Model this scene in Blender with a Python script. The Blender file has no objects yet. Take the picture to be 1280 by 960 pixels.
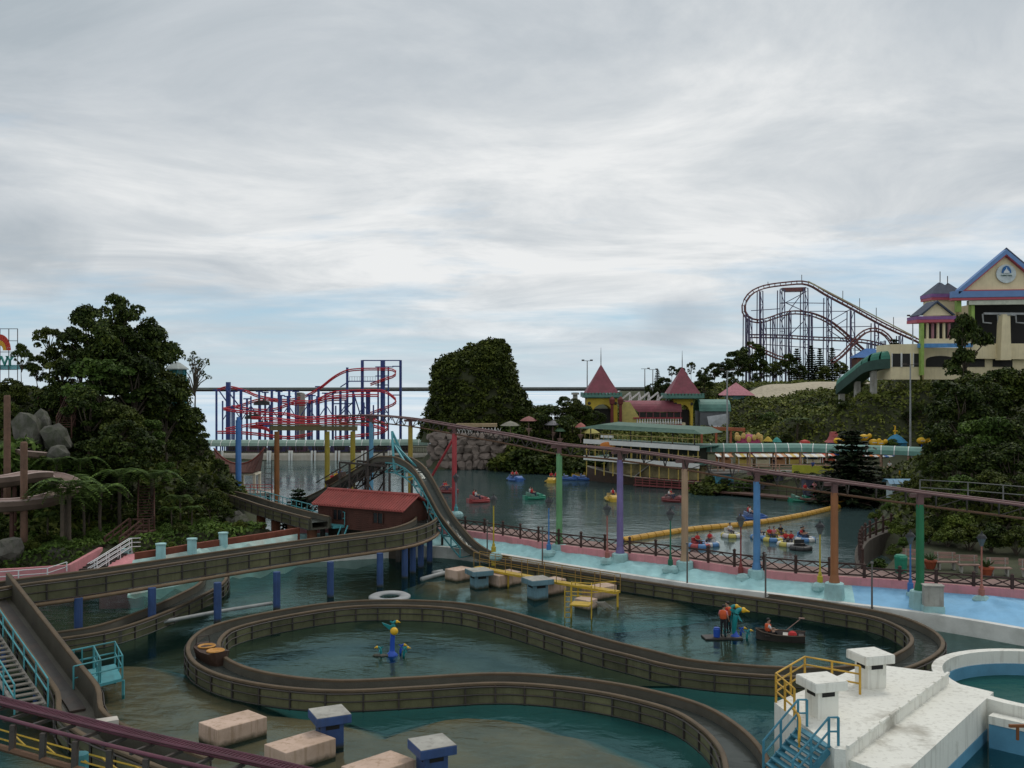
import bpy, bmesh, math, random
import numpy as np
from mathutils import Vector as V, Matrix, noise
sc = bpy.context.scene
# ---------------------------------------------------------------- camera, sky, sun, exposure
F = 1250.0; H = 13.5                       # focal length in photo pixels, eye height above the water
cam = bpy.data.cameras.new('camera'); cam.lens = 36 * F / 1280; cam.clip_end = 60000; cam.clip_start = .1
co = bpy.data.objects.new('camera', cam); sc.collection.objects.link(co)
co.location = (0, 0, H); co.rotation_euler = (math.radians(90), 0, 0); sc.camera = co
sc.view_settings.view_transform = 'Standard'; sc.view_settings.look = 'None'; sc.view_settings.gamma = 1
sc.view_settings.use_curve_mapping = False; sc.view_settings.exposure = 0
SUN_EL, SUN_AZ = 52, 35
wd = bpy.data.worlds.new('World'); sc.world = wd; wd.use_nodes = True
nt = wd.node_tree; nt.nodes.clear()
def nd(t, **k):
    n = nt.nodes.new(t)
    for a, b in k.items(): setattr(n, a, b)
    return n
def lk(a, b): nt.links.new(a, b)
def mth(op, a, b=None, c=None):
    n = nd('ShaderNodeMath', operation=op)
    for i, x in enumerate((a, b, c)):
        if x is None: continue
        if isinstance(x, (int, float)): n.inputs[i].default_value = x
        else: lk(x, n.inputs[i])
    return n.outputs[0]
def ramp(fac, stops):
    n = nd('ShaderNodeValToRGB'); e = n.color_ramp.elements
    while len(e) < len(stops): e.new(.5)
    for el, (p, c) in zip(e, stops): el.position = p; el.color = (*c, 1) if len(c) == 3 else c
    lk(fac, n.inputs[0]); return n.outputs[0]
def mixc(f, a, b, bt='MIX'):
    n = nd('ShaderNodeMix', data_type='RGBA', blend_type=bt)
    if isinstance(f, (int, float)): n.inputs[0].default_value = f
    else: lk(f, n.inputs[0])
    for i, x in ((6, a), (7, b)):
        if isinstance(x, tuple): n.inputs[i].default_value = (*x, 1)
        else: lk(x, n.inputs[i])
    return n.outputs[2]
out = nd('ShaderNodeOutputWorld'); bg = nd('ShaderNodeBackground'); lk(bg.outputs[0], out.inputs[0])
sky = nd('ShaderNodeTexSky', sky_type='NISHITA', sun_disc=False, sun_elevation=math.radians(SUN_EL), sun_rotation=math.radians(SUN_AZ), altitude=1700)
skc = nd('ShaderNodeVectorMath', operation='SCALE'); skc.inputs[3].default_value = .085; lk(sky.outputs[0], skc.inputs[0])
tc = nd('ShaderNodeTexCoord'); sp = nd('ShaderNodeSeparateXYZ'); lk(tc.outputs['Generated'], sp.inputs[0])
el = mth('MAXIMUM', sp.outputs[2], 0.0)                       # sine of elevation
dz = mth('ADD', el, .10)
cx = nd('ShaderNodeCombineXYZ'); lk(mth('DIVIDE', sp.outputs[0], dz), cx.inputs[0]); lk(mth('DIVIDE', sp.outputs[1], dz), cx.inputs[1])
def cloudnoise(scale, detail, rough, off, stretch=1, dist=0.):
    mp = nd('ShaderNodeMapping'); mp.inputs['Location'].default_value = off; mp.inputs['Scale'].default_value = (scale, scale * stretch, 1)
    lk(cx.outputs[0], mp.inputs[0]); n = nd('ShaderNodeTexNoise'); n.inputs['Scale'].default_value = 1
    n.inputs['Detail'].default_value = detail; n.inputs['Roughness'].default_value = rough; n.inputs['Distortion'].default_value = dist
    lk(mp.outputs[0], n.inputs[0]); return n.outputs[0]
n1 = cloudnoise(.95, 9, .62, (3.1, 1.7, 0), 1.0, .6)
n2 = cloudnoise(.23, 3, .5, (8.4, 2.2, 0))
n3 = cloudnoise(.5, 6, .6, (1.4, 5.2, 3), 1.5)
tone = mth('ADD', mth('MULTIPLY', n1, .6), mth('MULTIPLY', n2, .4))
cloud = ramp(tone, [(.35, (.43, .485, .53)), (.45, (.545, .59, .63)), (.53, (.66, .695, .72)), (.62, (.84, .855, .86))])
cover = ramp(mth('ADD', n3, mth('MULTIPLY', el, .9)), [(.40, (0, 0, 0)), (.62, (1, 1, 1))])
lowsky = mixc(.6, skc.outputs[0], (.40, .60, .76))
col = mixc(cover, lowsky, cloud)
hz = ramp(sp.outputs[2], [(0.0, (1, 1, 1)), (.10, (.0, .0, .0))])
col = mixc(mth('MULTIPLY', hz, .5), col, (.56, .70, .80))
def puff(az, elv, r, tint):                                    # small low grey cloud at a fixed bearing
    global col
    d = (math.sin(math.radians(az)), math.cos(math.radians(az)), math.tan(math.radians(elv))); sb = nd('ShaderNodeVectorMath', operation='SUBTRACT'); lk(tc.outputs['Generated'], sb.inputs[0]); sb.inputs[1].default_value = V(d).normalized()
    sq_ = nd('ShaderNodeVectorMath', operation='MULTIPLY'); lk(sb.outputs[0], sq_.inputs[0]); sq_.inputs[1].default_value = (1, 1, 1.7); ln = nd('ShaderNodeVectorMath', operation='LENGTH'); lk(sq_.outputs[0], ln.inputs[0])
    n = nd('ShaderNodeTexNoise'); n.inputs['Scale'].default_value = 26; n.inputs['Detail'].default_value = 5; lk(tc.outputs['Generated'], n.inputs[0])
    f = mth('SUBTRACT', mth('ADD', mth('SUBTRACT', 1., mth('DIVIDE', ln.outputs['Value'], r)), mth('MULTIPLY', n.outputs[0], .9)), .45)
    col = mixc(mth('MULTIPLY', ramp(f, [(.0, (0, 0, 0)), (.7, (1, 1, 1))]), .6), col, tint)
puff(-26.6, 6.8, .08, (.36, .42, .47)); puff(9.4, 3.7, .052, (.42, .48, .54))
lk(col, bg.inputs[0]); bg.inputs[1].default_value = 1.0
sl = bpy.data.lights.new('sun', 'SUN'); sl.energy = 1.0; sl.angle = math.radians(14); sl.color = (1, .95, .88)
so = bpy.data.objects.new('sun', sl); sc.collection.objects.link(so)
so.rotation_euler = (math.radians(90 - SUN_EL), 0, math.radians(180 - SUN_AZ)); so.location = (0, 0, 80)

# ---------------------------------------------------------------- helpers
RND = random.Random(11); NR = np.random.default_rng(5); PI = math.pi
def D(px, py, Y): return V(((px - 640) / F * Y, Y, H - (py - 480) / F * Y))     # photo pixel at a depth
def W(px, py, z=0.): return D(px, py, (H - z) * F / (py - 480))                # photo pixel on a level plane
COL = sc.collection
_m = {}
def mat(name, c, rough=.7, var=.22, scale=1.5, dirt=0., dirtc=(.05, .045, .035), bump=.15, metal=0., streak=0., bscale=14., spec=.4, dth=(.45, .68), slime=0.):
    if name in _m: return _m[name]
    m = bpy.data.materials.new(name); m.use_nodes = True; _m[name] = m
    global nt; old = nt; nt = m.node_tree
    b = nt.nodes['Principled BSDF']; b.inputs['Roughness'].default_value = rough; b.inputs['Metallic'].default_value = metal
    b.inputs['Specular IOR Level'].default_value = spec
    ge = nd('ShaderNodeNewGeometry'); pos = ge.outputs['Position']
    def nz(s, det=5, sz=1.):
        mp = nd('ShaderNodeMapping'); mp.inputs['Scale'].default_value = (s, s, s * sz); lk(pos, mp.inputs[0])
        n = nd('ShaderNodeTexNoise'); n.inputs['Detail'].default_value = det; n.inputs['Scale'].default_value = 1; n.inputs['Roughness'].default_value = .6
        lk(mp.outputs[0], n.inputs[0]); return n.outputs[0]
    v = ramp(nz(scale), [(.25, (1 - var,) * 3), (.75, (1 + var,) * 3)])
    c0 = mixc(1., c, v, 'MULTIPLY')
    if dirt: c0 = mixc(mth('MULTIPLY', ramp(nz(scale * .7, 7), [(dth[0], (0,) * 3), (dth[1], (1,) * 3)]), dirt), c0, dirtc)
    if streak: c0 = mixc(mth('MULTIPLY', ramp(nz(5., 3, .08), [(.52, (0,) * 3), (.66, (1,) * 3)]), streak), c0, dirtc)
    if slime:                                                  # weed and silt line left by the water
        sx = nd('ShaderNodeSeparateXYZ'); lk(pos, sx.inputs[0]); c0 = mixc(ramp(mth('ADD', sx.outputs[2], mth('MULTIPLY', nz(3., 4), slime)), [(slime * .5 + .03, (.9,) * 3), (slime * .5 + .22, (0,) * 3)]), c0, (.045, .042, .018))
    lk(c0, b.inputs['Base Color'])
    if bump:
        bp = nd('ShaderNodeBump'); bp.inputs['Strength'].default_value = bump; bp.inputs['Distance'].default_value = .05
        lk(nz(bscale, 3), bp.inputs['Height']); lk(bp.outputs[0], b.inputs['Normal'])
    nt = old; return m
def leafmat(name, a, b_, c):
    m = bpy.data.materials.new(name); m.use_nodes = True; global nt; old = nt; nt = m.node_tree
    b = nt.nodes['Principled BSDF']; b.inputs['Roughness'].default_value = .65; b.inputs['Specular IOR Level'].default_value = .12
    ge = nd('ShaderNodeNewGeometry'); oi = nd('ShaderNodeObjectInfo')
    col = ramp(ge.outputs['Random Per Island'], [(0., a), (.55, b_), (1., c)])
    v = ramp(oi.outputs['Random'], [(0., (.7, .72, .65)), (1., (1.2, 1.15, 1.05))])
    n = nd('ShaderNodeTexNoise'); n.inputs['Scale'].default_value = .35; lk(ge.outputs['Position'], n.inputs[0])
    w = ramp(n.outputs[0], [(.3, (.6, .65, .6)), (.7, (1.35, 1.3, 1.1))])
    lk(mixc(1., mixc(1., col, v, 'MULTIPLY'), w, 'MULTIPLY'), b.inputs['Base Color'])
    nt = old; _m[name] = m; return m
def spline(pts, step=1., closed=False):
    P = [V(p) for p in pts]; n = len(P); res = []
    segs = n if closed else n - 1
    for i in range(segs):
        if closed: a, b, c, d = P[i - 1], P[i], P[(i + 1) % n], P[(i + 2) % n]
        else: a, b, c, d = P[max(i - 1, 0)], P[i], P[i + 1], P[min(i + 2, n - 1)]
        k = max(1, int(round((c - b).length / step)))
        for j in range(k):
            t = j / k
            res.append(.5 * (2 * b + (c - a) * t + (2 * a - 5 * b + 4 * c - d) * t * t + (3 * b - a - 3 * c + d) * t ** 3))
    if not closed: res.append(P[-1])
    return res
def resample(path, step):
    L = [0.]
    for a, b in zip(path, path[1:]): L.append(L[-1] + (b - a).length)
    n = max(1, int(round(L[-1] / step))); out = []; j = 0
    for i in range(n + 1):
        s = L[-1] * i / n
        while j < len(L) - 2 and L[j + 1] < s: j += 1
        t = (s - L[j]) / max(1e-6, L[j + 1] - L[j]); out.append(path[j].lerp(path[j + 1], min(1, t)))
    return out
class MB:
    def __init__(s): s.v = []; s.f = []; s.mi = []; s.m = 0
    def add(s, vs, fs):
        o = len(s.v); s.v += [tuple(x) for x in vs]; s.f += [tuple(i + o for i in f) for f in fs]; s.mi += [s.m] * len(fs); return s
    def box(s, c, d, rz=0., M=None):
        x, y, z = d[0] / 2, d[1] / 2, d[2] / 2; cs, sn = math.cos(rz), math.sin(rz); vs = []
        for k in (-z, z):
            for a, b in ((-x, -y), (x, -y), (x, y), (-x, y)): vs.append((c[0] + a * cs - b * sn, c[1] + a * sn + b * cs, c[2] + k))
        return s.add(vs, [(3, 2, 1, 0), (4, 5, 6, 7), (0, 1, 5, 4), (1, 2, 6, 5), (2, 3, 7, 6), (3, 0, 4, 7)])
    def bar(s, a, b, w=.1, h=None, up=V((0, 0, 1))):
        a, b = V(a), V(b); h = h or w; d = (b - a).normalized()
        if abs(d.dot(up)) > .98: up = V((1, 0, 0))
        r = d.cross(up).normalized() * w / 2; u = r.cross(d).normalized() * h / 2
        vs = [p + q for p in (a, b) for q in (-r - u, r - u, r + u, -r + u)]
        return s.add(vs, [(0, 1, 2, 3), (7, 6, 5, 4), (0, 4, 5, 1), (1, 5, 6, 2), (2, 6, 7, 3), (3, 7, 4, 0)])
    def tube(s, pts, r, n=6, closed=False, cap=True):
        P = [V(p) for p in pts]; m = len(P); rs = r if isinstance(r, (list, tuple)) else [r] * m; vs = []
        for i, p in enumerate(P):
            t = (P[(i + 1) % m] - P[i - 1]) if closed else (P[min(i + 1, m - 1)] - P[max(i - 1, 0)])
            t = t.normalized(); u = V((0, 0, 1)) if abs(t.z) < .95 else V((1, 0, 0))
            a = t.cross(u).normalized(); b = t.cross(a).normalized()
            vs += [p + (a * math.cos(2 * PI * k / n) + b * math.sin(2 * PI * k / n)) * rs[i] for k in range(n)]
        fs = []
        for i in range(m if closed else m - 1):
            for k in range(n):
                j = (i + 1) % m; fs.append((i * n + k, j * n + k, j * n + (k + 1) % n, i * n + (k + 1) % n))
        if cap and not closed: fs += [tuple(range(n)), tuple((m - 1) * n + k for k in reversed(range(n)))]
        return s.add(vs, fs)
    def sweep(s, prof, path, closed=False, pclosed=True, cap=True):          # profile (side, up) carried level along a path
        P = [V(p) for p in path]; m = len(P); n = len(prof); vs = []
        for i, p in enumerate(P):
            t = (P[(i + 1) % m] - P[i - 1]) if closed else (P[min(i + 1, m - 1)] - P[max(i - 1, 0)])
            t = V((t.x, t.y, 0)).normalized(); r = V((t.y, -t.x, 0))
            vs += [p + r * a + V((0, 0, b)) for a, b in prof]
        fs = []
        for i in range(m if closed else m - 1):
            for k in range(n if pclosed else n - 1):
                j = (i + 1) % m; fs.append((i * n + k, j * n + k, j * n + (k + 1) % n, i * n + (k + 1) % n))
        if cap and pclosed and not closed: fs += [tuple(range(n)), tuple((m - 1) * n + k for k in reversed(range(n)))]
        return s.add(vs, fs)
    def lathe(s, prof, c=(0, 0, 0), n=12, rot=0., sq=1.):
        vs = [(c[0] + r * math.cos(2 * PI * k / n + rot), c[1] + r * sq * math.sin(2 * PI * k / n + rot), c[2] + z) for r, z in prof for k in range(n)]
        fs = [(i * n + k, i * n + (k + 1) % n, (i + 1) * n + (k + 1) % n, (i + 1) * n + k) for i in range(len(prof) - 1) for k in range(n)]
        fs += [tuple(reversed(range(n))), tuple((len(prof) - 1) * n + k for k in range(n))]
        return s.add(vs, fs)
    def prism(s, poly, ext):                                                  # polygon of 3D points pushed along a vector
        P = [V(p) for p in poly]; e = V(ext); n = len(P)
        return s.add(P + [p + e for p in P], [tuple(range(n)), tuple(reversed(range(n, 2 * n)))] + [(k, k + n, (k + 1) % n + n, (k + 1) % n) for k in range(n)])
    def ball(s, c, r, n=8, m=6, sc3=(1, 1, 1)):
        prof = [(math.sin(PI * i / m) * r + 1e-4, -math.cos(PI * i / m) * r) for i in range(m + 1)]
        vs = [(c[0] + a * math.cos(2 * PI * k / n) * sc3[0], c[1] + a * math.sin(2 * PI * k / n) * sc3[1], c[2] + z * sc3[2]) for a, z in prof for k in range(n)]
        return s.add(vs, [(i * n + k, i * n + (k + 1) % n, (i + 1) * n + (k + 1) % n, (i + 1) * n + k) for i in range(m) for k in range(n)])
    def mesh(s, name, mats, smooth=False):
        me = bpy.data.meshes.new(name); me.from_pydata(s.v, [], s.f)
        for x in (mats if isinstance(mats, (list, tuple)) else [mats]): me.materials.append(x)
        me.polygons.foreach_set('material_index', s.mi)
        bm = bmesh.new(); bm.from_mesh(me); bmesh.ops.recalc_face_normals(bm, faces=bm.faces); bm.to_mesh(me); bm.free()
        if smooth: me.shade_smooth()
        return me
    def build(s, name, mats, parent=None, smooth=False, bevel=0.):
        me = s.mesh(name, mats, smooth)
        if parent is not None: o0 = wo(parent)
        else:
            xs = np.array(s.v); o0 = V(((xs[:, 0].min() + xs[:, 0].max()) / 2, (xs[:, 1].min() + xs[:, 1].max()) / 2, xs[:, 2].min()))
        me.transform(Matrix.Translation(-o0))
        o = link(name, me, parent)
        if parent is None: o.location = o0
        if bevel:
            b = o.modifiers.new('bevel', 'BEVEL'); b.width = bevel; b.segments = 2; b.limit_method = 'ANGLE'
        return o
def wo(o):
    r = V((0, 0, 0))
    while o is not None: r += o.location; o = o.parent
    return r
def link(name, me, parent=None, loc=(0, 0, 0)):
    o = bpy.data.objects.new(name, me); COL.objects.link(o); o.location = loc
    if parent is not None: o.parent = parent
    return o
def tag(o, label=None, cat=None, group=None, kind=None):
    if label: o['label'] = label
    if cat: o['category'] = cat
    if group: o['group'] = group
    if kind: o['kind'] = kind
    return o
def thing(name, label, cat, loc=(0, 0, 0), group=None):
    return tag(link(name, None, None, loc), label, cat, group)
def kids(o): return [c for c in COL.objects if c.parent == o]
def copy_tree(o, ch, loc=None, rz=None, scale=None, label=None, group=None):   # ch: nested list of (part, its parts)
    r = o.copy(); COL.objects.link(r)
    if loc is not None: r.location = loc
    if rz is not None: r.rotation_euler.z = rz
    if scale is not None: r.scale = scale if isinstance(scale, (tuple, list, V)) else (scale,) * 3
    if label: r['label'] = label
    if group: r['group'] = group
    def rec(lst, par):
        for c, sub in lst:
            d = c.copy(); COL.objects.link(d); d.parent = par; rec(sub, d)
    rec(ch, r); return r
def tree_of(o, byp): return [(c, tree_of(c, byp)) for c in byp.get(o, [])]
def childtree(o):
    byp = {}
    for c in COL.objects:
        if c.parent: byp.setdefault(c.parent, []).append(c)
    return tree_of(o, byp)
def text_obj(name, s, size, loc, rot, m, parent=None, depth=.02):
    cu = bpy.data.curves.new(name, 'FONT'); cu.body = s; cu.size = size; cu.extrude = depth; cu.align_x = 'CENTER'; cu.align_y = 'CENTER'; cu.resolution_u = 2
    t = bpy.data.objects.new(name, cu); me = bpy.data.meshes.new_from_object(t); bpy.data.objects.remove(t); bpy.data.curves.remove(cu)
    me.materials.clear(); me.materials.append(m)
    me.transform(Matrix.Translation(V(loc)) @ Matrix(rot if isinstance(rot, Matrix) else Matrix.Identity(4)))
    if parent is not None: me.transform(Matrix.Translation(-wo(parent)))
    return link(name, me, parent)
# ---------------------------------------------------------------- the setting: terrain, water, banks
M_CYAN = mat('cyan_paint', (.35, .60, .61), .8, .15, 1.1, .45, (.22, .40, .40), .4, bscale=4.)
M_BLUEBANK = mat('blue_bank_paint', (.21, .45, .67), .8, .15, .9, .3, (.25, .45, .6), .5, bscale=3.)
M_PINKW = mat('pink_wall_paint', (.62, .25, .27), .8, .15, 1.2, .35, (.36, .2, .18), .2, streak=.3)
M_CONC = mat('weathered_concrete', (.38, .37, .33), .85, .25, 1.2, .4, (.12, .11, .09), .3, streak=.3)
M_WHITEC = mat('white_concrete', (.74, .73, .66), .8, .07, .45, .75, (.30, .275, .22), .3, streak=.3, dth=(.57, .69))
M_PATH = mat('path_paving', (.22, .14, .12), .85, .2, 1.5, .3)
M_SOIL = mat('hill_soil', (.045, .05, .022), .95, .4, .6, .5, (.03, .035, .012), .5, bscale=3)
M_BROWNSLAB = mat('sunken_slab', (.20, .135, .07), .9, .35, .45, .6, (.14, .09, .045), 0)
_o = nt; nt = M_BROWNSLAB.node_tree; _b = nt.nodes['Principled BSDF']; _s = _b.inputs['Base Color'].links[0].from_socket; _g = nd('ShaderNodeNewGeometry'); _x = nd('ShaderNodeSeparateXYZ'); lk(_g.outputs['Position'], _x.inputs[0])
lk(mixc(ramp(mth('ADD', _x.outputs[2], 1.), [(.2, (1, 1, 1)), (.80, (0, 0, 0))]), _s, (.008, .088, .094)), _b.inputs['Base Color']); nt = _o     # light lost in deeper murky water painted in: brown fades to teal downslope
M_DEEP = mat('pool_floor', (.008, .088, .094), .9, .2, .5, 0, bump=0)

fence_px = [(250, 663), (330, 661), (400, 659), (470, 658), (540, 660), (610, 667), (690, 680), (780, 691), (860, 700), (920, 709), (1005, 718), (1100, 724), (1190, 731), (1280, 738), (1420, 752)]
rim_px = [(250, 690), (330, 690), (400, 688), (470, 684), (545, 683), (610, 690), (735, 710), (880, 732), (960, 741), (1060, 754), (1170, 768), (1280, 786), (1420, 812)]
FENCE = resample(spline([W(x, y, 1.8) for x, y in fence_px], .5), 1.0)
RIM = resample(spline([W(x, y, .85) for x, y in rim_px], .5), 1.0)
def poly_sd(px, py, poly):                       # distance to a polygon, negative inside
    d = np.full(px.shape, 1e9); ins = np.zeros(px.shape, bool); n = len(poly)
    for i in range(n):
        ax, ay = poly[i]; bx, by = poly[(i + 1) % n]; ex, ey = bx - ax, by - ay
        t = np.clip(((px - ax) * ex + (py - ay) * ey) / (ex * ex + ey * ey + 1e-9), 0, 1)
        d = np.minimum(d, np.hypot(px - ax - t * ex, py - ay - t * ey))
        c = ((ay > py) != (by > py)); ins ^= c & (px < (bx - ax) * (py - ay) / (by - ay + 1e-12) + ax)
    return np.where(ins, -d, d)
def xy(p): return (p.x, p.y)
back = [(p.x + .35, p.y + 2.6) for p in FENCE if -24 < p.x < 21.5]
LAKE = back + [xy(W(*q)) for q in [(1118, 700), (1092, 690), (1082, 668), (1098, 648), (1096, 628), (1000, 622), (900, 615), (880, 606), (760, 602), (735, 590), (640, 585), (628, 586.5), (545, 587), (534, 586), (526, 576), (400, 575.5), (262, 576), (280, 600), (296, 616), (318, 640), (330, 650)]]
POOL = [(-70, 10), (70, 10), (70, 46)] + [xy(p) for p in reversed(RIM) if p.x > -20] + [(-24, 76), (-30, 67), (-40, 60), (-70, 55)]
BANK = [xy(p) for p in FENCE if p.x > -19.5] + [xy(p) for p in reversed(RIM) if p.x > -19.5]
CP = [(-36, 71, 1.8), (-50, 66, 1.8), (-70, 62, 2), (-30, 77, 1.8), (-23, 88, 1.8), (-22, 80, 1.8), (-39, 80, 3.6), (-48, 76, 3.6), (-60, 74, 4), (-36, 88, 6.5), (-43, 88, 8), (-54, 88, 8.5), (-40, 98, 11.5),
      (-48, 100, 12.5), (-60, 98, 12.8), (-78, 96, 12), (-31, 97, 5), (-31, 106, 3.5), (-37, 110, 9), (-36, 121, 2), (-48, 118, 11), (-48, 128, 6), (-46, 137, 2.5), (-53, 152, 2), (-64, 130, 9), (-90, 120, 8), (-70, 155, 2), (-100, 150, -6),
      (-45, 183, 1.0), (-30, 184, 1.), (-15, 184, 1.), (-20, 200, .5), (-45, 200, .5), (-56, 176, 1.5), (-80, 190, -8), (0, 200, 3), (-60, 230, -12), (-20, 240, -8), (10, 250, -2), (-120, 260, -40), (-60, 320, -45), (20, 330, -20),
      (-13, 164, 1.5), (3, 164, 5), (8, 162, 5), (-5, 168, 5), (4, 175, 5), (14, 158, 4.6), (20, 155, 4.), (14, 176, 5), (30, 170, 5.2), (40, 168, 5.5), (32, 150, 2.2), (30, 135, 1.8), (45, 132, 1.8), (56, 128, 1.8), (40, 124, 1.6), (48, 142, 3), (60, 140, 3.5), (36, 146, 2.4),
      (42, 185, 10), (60, 185, 11.5), (80, 185, 14), (60, 160, 7), (50, 170, 7.), (70, 145, 8), (50, 202, 9.6), (60, 203, 10.), (70, 204, 10.6), (55, 219, 12.8), (66, 221, 13.2), (75, 219, 13.2), (40, 220, 12.5), (95, 215, 13.5), (30, 200, 8.5), (50, 255, 13.2), (80, 260, 13.5), (110, 260, 13.5), (45, 290, 12), (100, 300, 12), (130, 300, 12), (15, 215, 4), (25, 235, 5),
      (70, 158, 15.0), (84, 158, 15.4), (100, 160, 15.6), (72, 172, 15.2), (90, 176, 15.5), (110, 180, 15), (62, 149, 12.5), (56, 152, 11.5), (50, 158, 9.),
      (25, 62, 1.8), (32, 60, 1.8), (26, 70, 1.8), (32, 68, 1.8), (38, 64, 1.8), (50, 58, 1.8), (30, 78, 2.4), (28, 84, 2.), (38, 74, 3.2), (48, 68, 3.5), (40, 84, 5), (52, 80, 6.5), (36, 94, 3.2), (48, 95, 8), (62, 95, 11), (44, 108, 5), (38, 112, 2.2), (58, 112, 11), (75, 112, 14), (66, 130, 9), (90, 135, 15), (110, 120, 15), (130, 160, 14), (90, 90, 12), (150, 220, 10), (170, 300, 0), (160, 120, 8)]
CPA = np.array(CP)
def TZ(X, Y):
    X = np.asarray(X, float); Y = np.asarray(Y, float); s = np.zeros(X.shape); w = np.zeros(X.shape)
    for a, b, c in CPA:
        d = 1 / (((X - a) ** 2 + (Y - b) ** 2) + 6.) ** 2; s += d * c; w += d
    z = s / w
    for P in (LAKE, POOL):
        d = poly_sd(X, Y, P); z = np.minimum(z, np.where(d > 0, -.1 + d * 1.3, np.maximum(-1.6, -.1 + d * 1.3)))
    d = poly_sd(X, Y, BANK); z = np.where(d < 1.2, np.minimum(z, .2), z)
    return z
def tz(x, y): return float(TZ(np.array([x]), np.array([y]))[0])
gx = np.arange(-130, 182, 2.); gy = np.arange(50, 342, 2.); GX, GY = np.meshgrid(gx, gy)
GZ = TZ(GX, GY); GZ[GY < 56] = np.minimum(GZ[GY < 56], -1.6)
GZ += np.where(GZ > 3.4, .5 * np.sin(GX * .7 + 1.3 * np.sin(GY * .5)) * np.cos(GY * .6), 0)
edge = np.minimum.reduce([GX + 130, 181 - GX, 341 - GY]); GZ = np.where(edge < 12, GZ - (12 - edge) ** 1.5, GZ)
nyx = GX.shape; mb = MB(); mb.v = list(zip(GX.ravel(), GY.ravel(), GZ.ravel()))
mb.f = [(j * nyx[1] + i, j * nyx[1] + i + 1, (j + 1) * nyx[1] + i + 1, (j + 1) * nyx[1] + i) for j in range(nyx[0] - 1) for i in range(nyx[1] - 1)]; mb.mi = [0] * len(mb.f)
tag(mb.build('terrain', M_SOIL, smooth=True), 'overgrown soil slopes around the lake', kind='structure')
# far lowland under white mist, seen beneath the rides on the mountain rim
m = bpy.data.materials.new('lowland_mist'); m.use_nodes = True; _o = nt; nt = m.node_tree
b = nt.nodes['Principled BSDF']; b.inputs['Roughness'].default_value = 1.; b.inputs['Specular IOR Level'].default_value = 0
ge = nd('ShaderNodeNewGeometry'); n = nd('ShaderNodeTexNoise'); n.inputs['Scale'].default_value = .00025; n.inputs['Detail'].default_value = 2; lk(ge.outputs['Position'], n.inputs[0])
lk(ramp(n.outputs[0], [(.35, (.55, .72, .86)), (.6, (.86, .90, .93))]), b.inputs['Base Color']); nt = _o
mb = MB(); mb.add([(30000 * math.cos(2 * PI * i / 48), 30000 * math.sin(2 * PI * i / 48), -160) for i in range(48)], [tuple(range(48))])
tag(mb.build('mist_covered_lowland', m), 'pale misty lowland far below the mountain rim', kind='structure')
def water(name, teal, transp, gcol, wave=1.):
    m = bpy.data.materials.new(name); m.use_nodes = True; global nt; old = nt; nt = m.node_tree; nt.nodes.clear()
    o = nd('ShaderNodeOutputMaterial'); ge = nd('ShaderNodeNewGeometry'); bp0 = None; cn = nd('ShaderNodeTexNoise'); cn.inputs['Scale'].default_value = .09; cn.inputs['Detail'].default_value = 3; lk(ge.outputs['Position'], cn.inputs[0]); calm = ramp(cn.outputs[0], [(.35, (.25,) * 3), (.65, (1.5,) * 3)])
    for s, st, dist in ((.9, .35, .09), (3.2, .30, .028), (.22, .2, .10)):
        mp = nd('ShaderNodeMapping'); mp.inputs['Scale'].default_value = (s * .8, s * 1.25, s); mp.inputs['Rotation'].default_value = (0, 0, .4); lk(ge.outputs['Position'], mp.inputs[0])
        n = nd('ShaderNodeTexNoise'); n.inputs['Scale'].default_value = 1; n.inputs['Detail'].default_value = 4; n.inputs['Distortion'].default_value = .6; lk(mp.outputs[0], n.inputs[0])
        bp = nd('ShaderNodeBump'); bp.inputs['Strength'].default_value = st; bp.inputs['Distance'].default_value = dist * 2.2 * wave; lk(mth('MULTIPLY', n.outputs[0], calm), bp.inputs['Height'])
        if bp0: lk(bp0.outputs[0], bp.inputs['Normal'])
        bp0 = bp
    gl = nd('ShaderNodeBsdfGlossy'); gl.inputs['Roughness'].default_value = .09; gl.inputs['Color'].default_value = (*gcol, 1); lk(bp0.outputs[0], gl.inputs['Normal'])
    df = nd('ShaderNodeBsdfDiffuse'); df.inputs[0].default_value = (*teal, 1)
    tr = nd('ShaderNodeBsdfTransparent'); tr.inputs[0].default_value = (.86, .93, .88, 1)
    m1 = nd('ShaderNodeMixShader'); m1.inputs[0].default_value = transp; lk(df.outputs[0], m1.inputs[1]); lk(tr.outputs[0], m1.inputs[2])
    fr = nd('ShaderNodeFresnel'); fr.inputs[0].default_value = 1.333; lk(bp0.outputs[0], fr.inputs['Normal'])
    m2 = nd('ShaderNodeMixShader'); lk(fr.outputs[0], m2.inputs[0]); lk(m1.outputs[0], m2.inputs[1]); lk(gl.outputs[0], m2.inputs[2])
    lk(m2.outputs[0], o.inputs[0]); nt = old; return m
def sheet(name, poly, z, m, label):
    mb = MB(); mb.add([(x, y, z) for x, y in poly], [tuple(range(len(poly)))]); return tag(mb.build(name, m), label, kind='structure')
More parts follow.
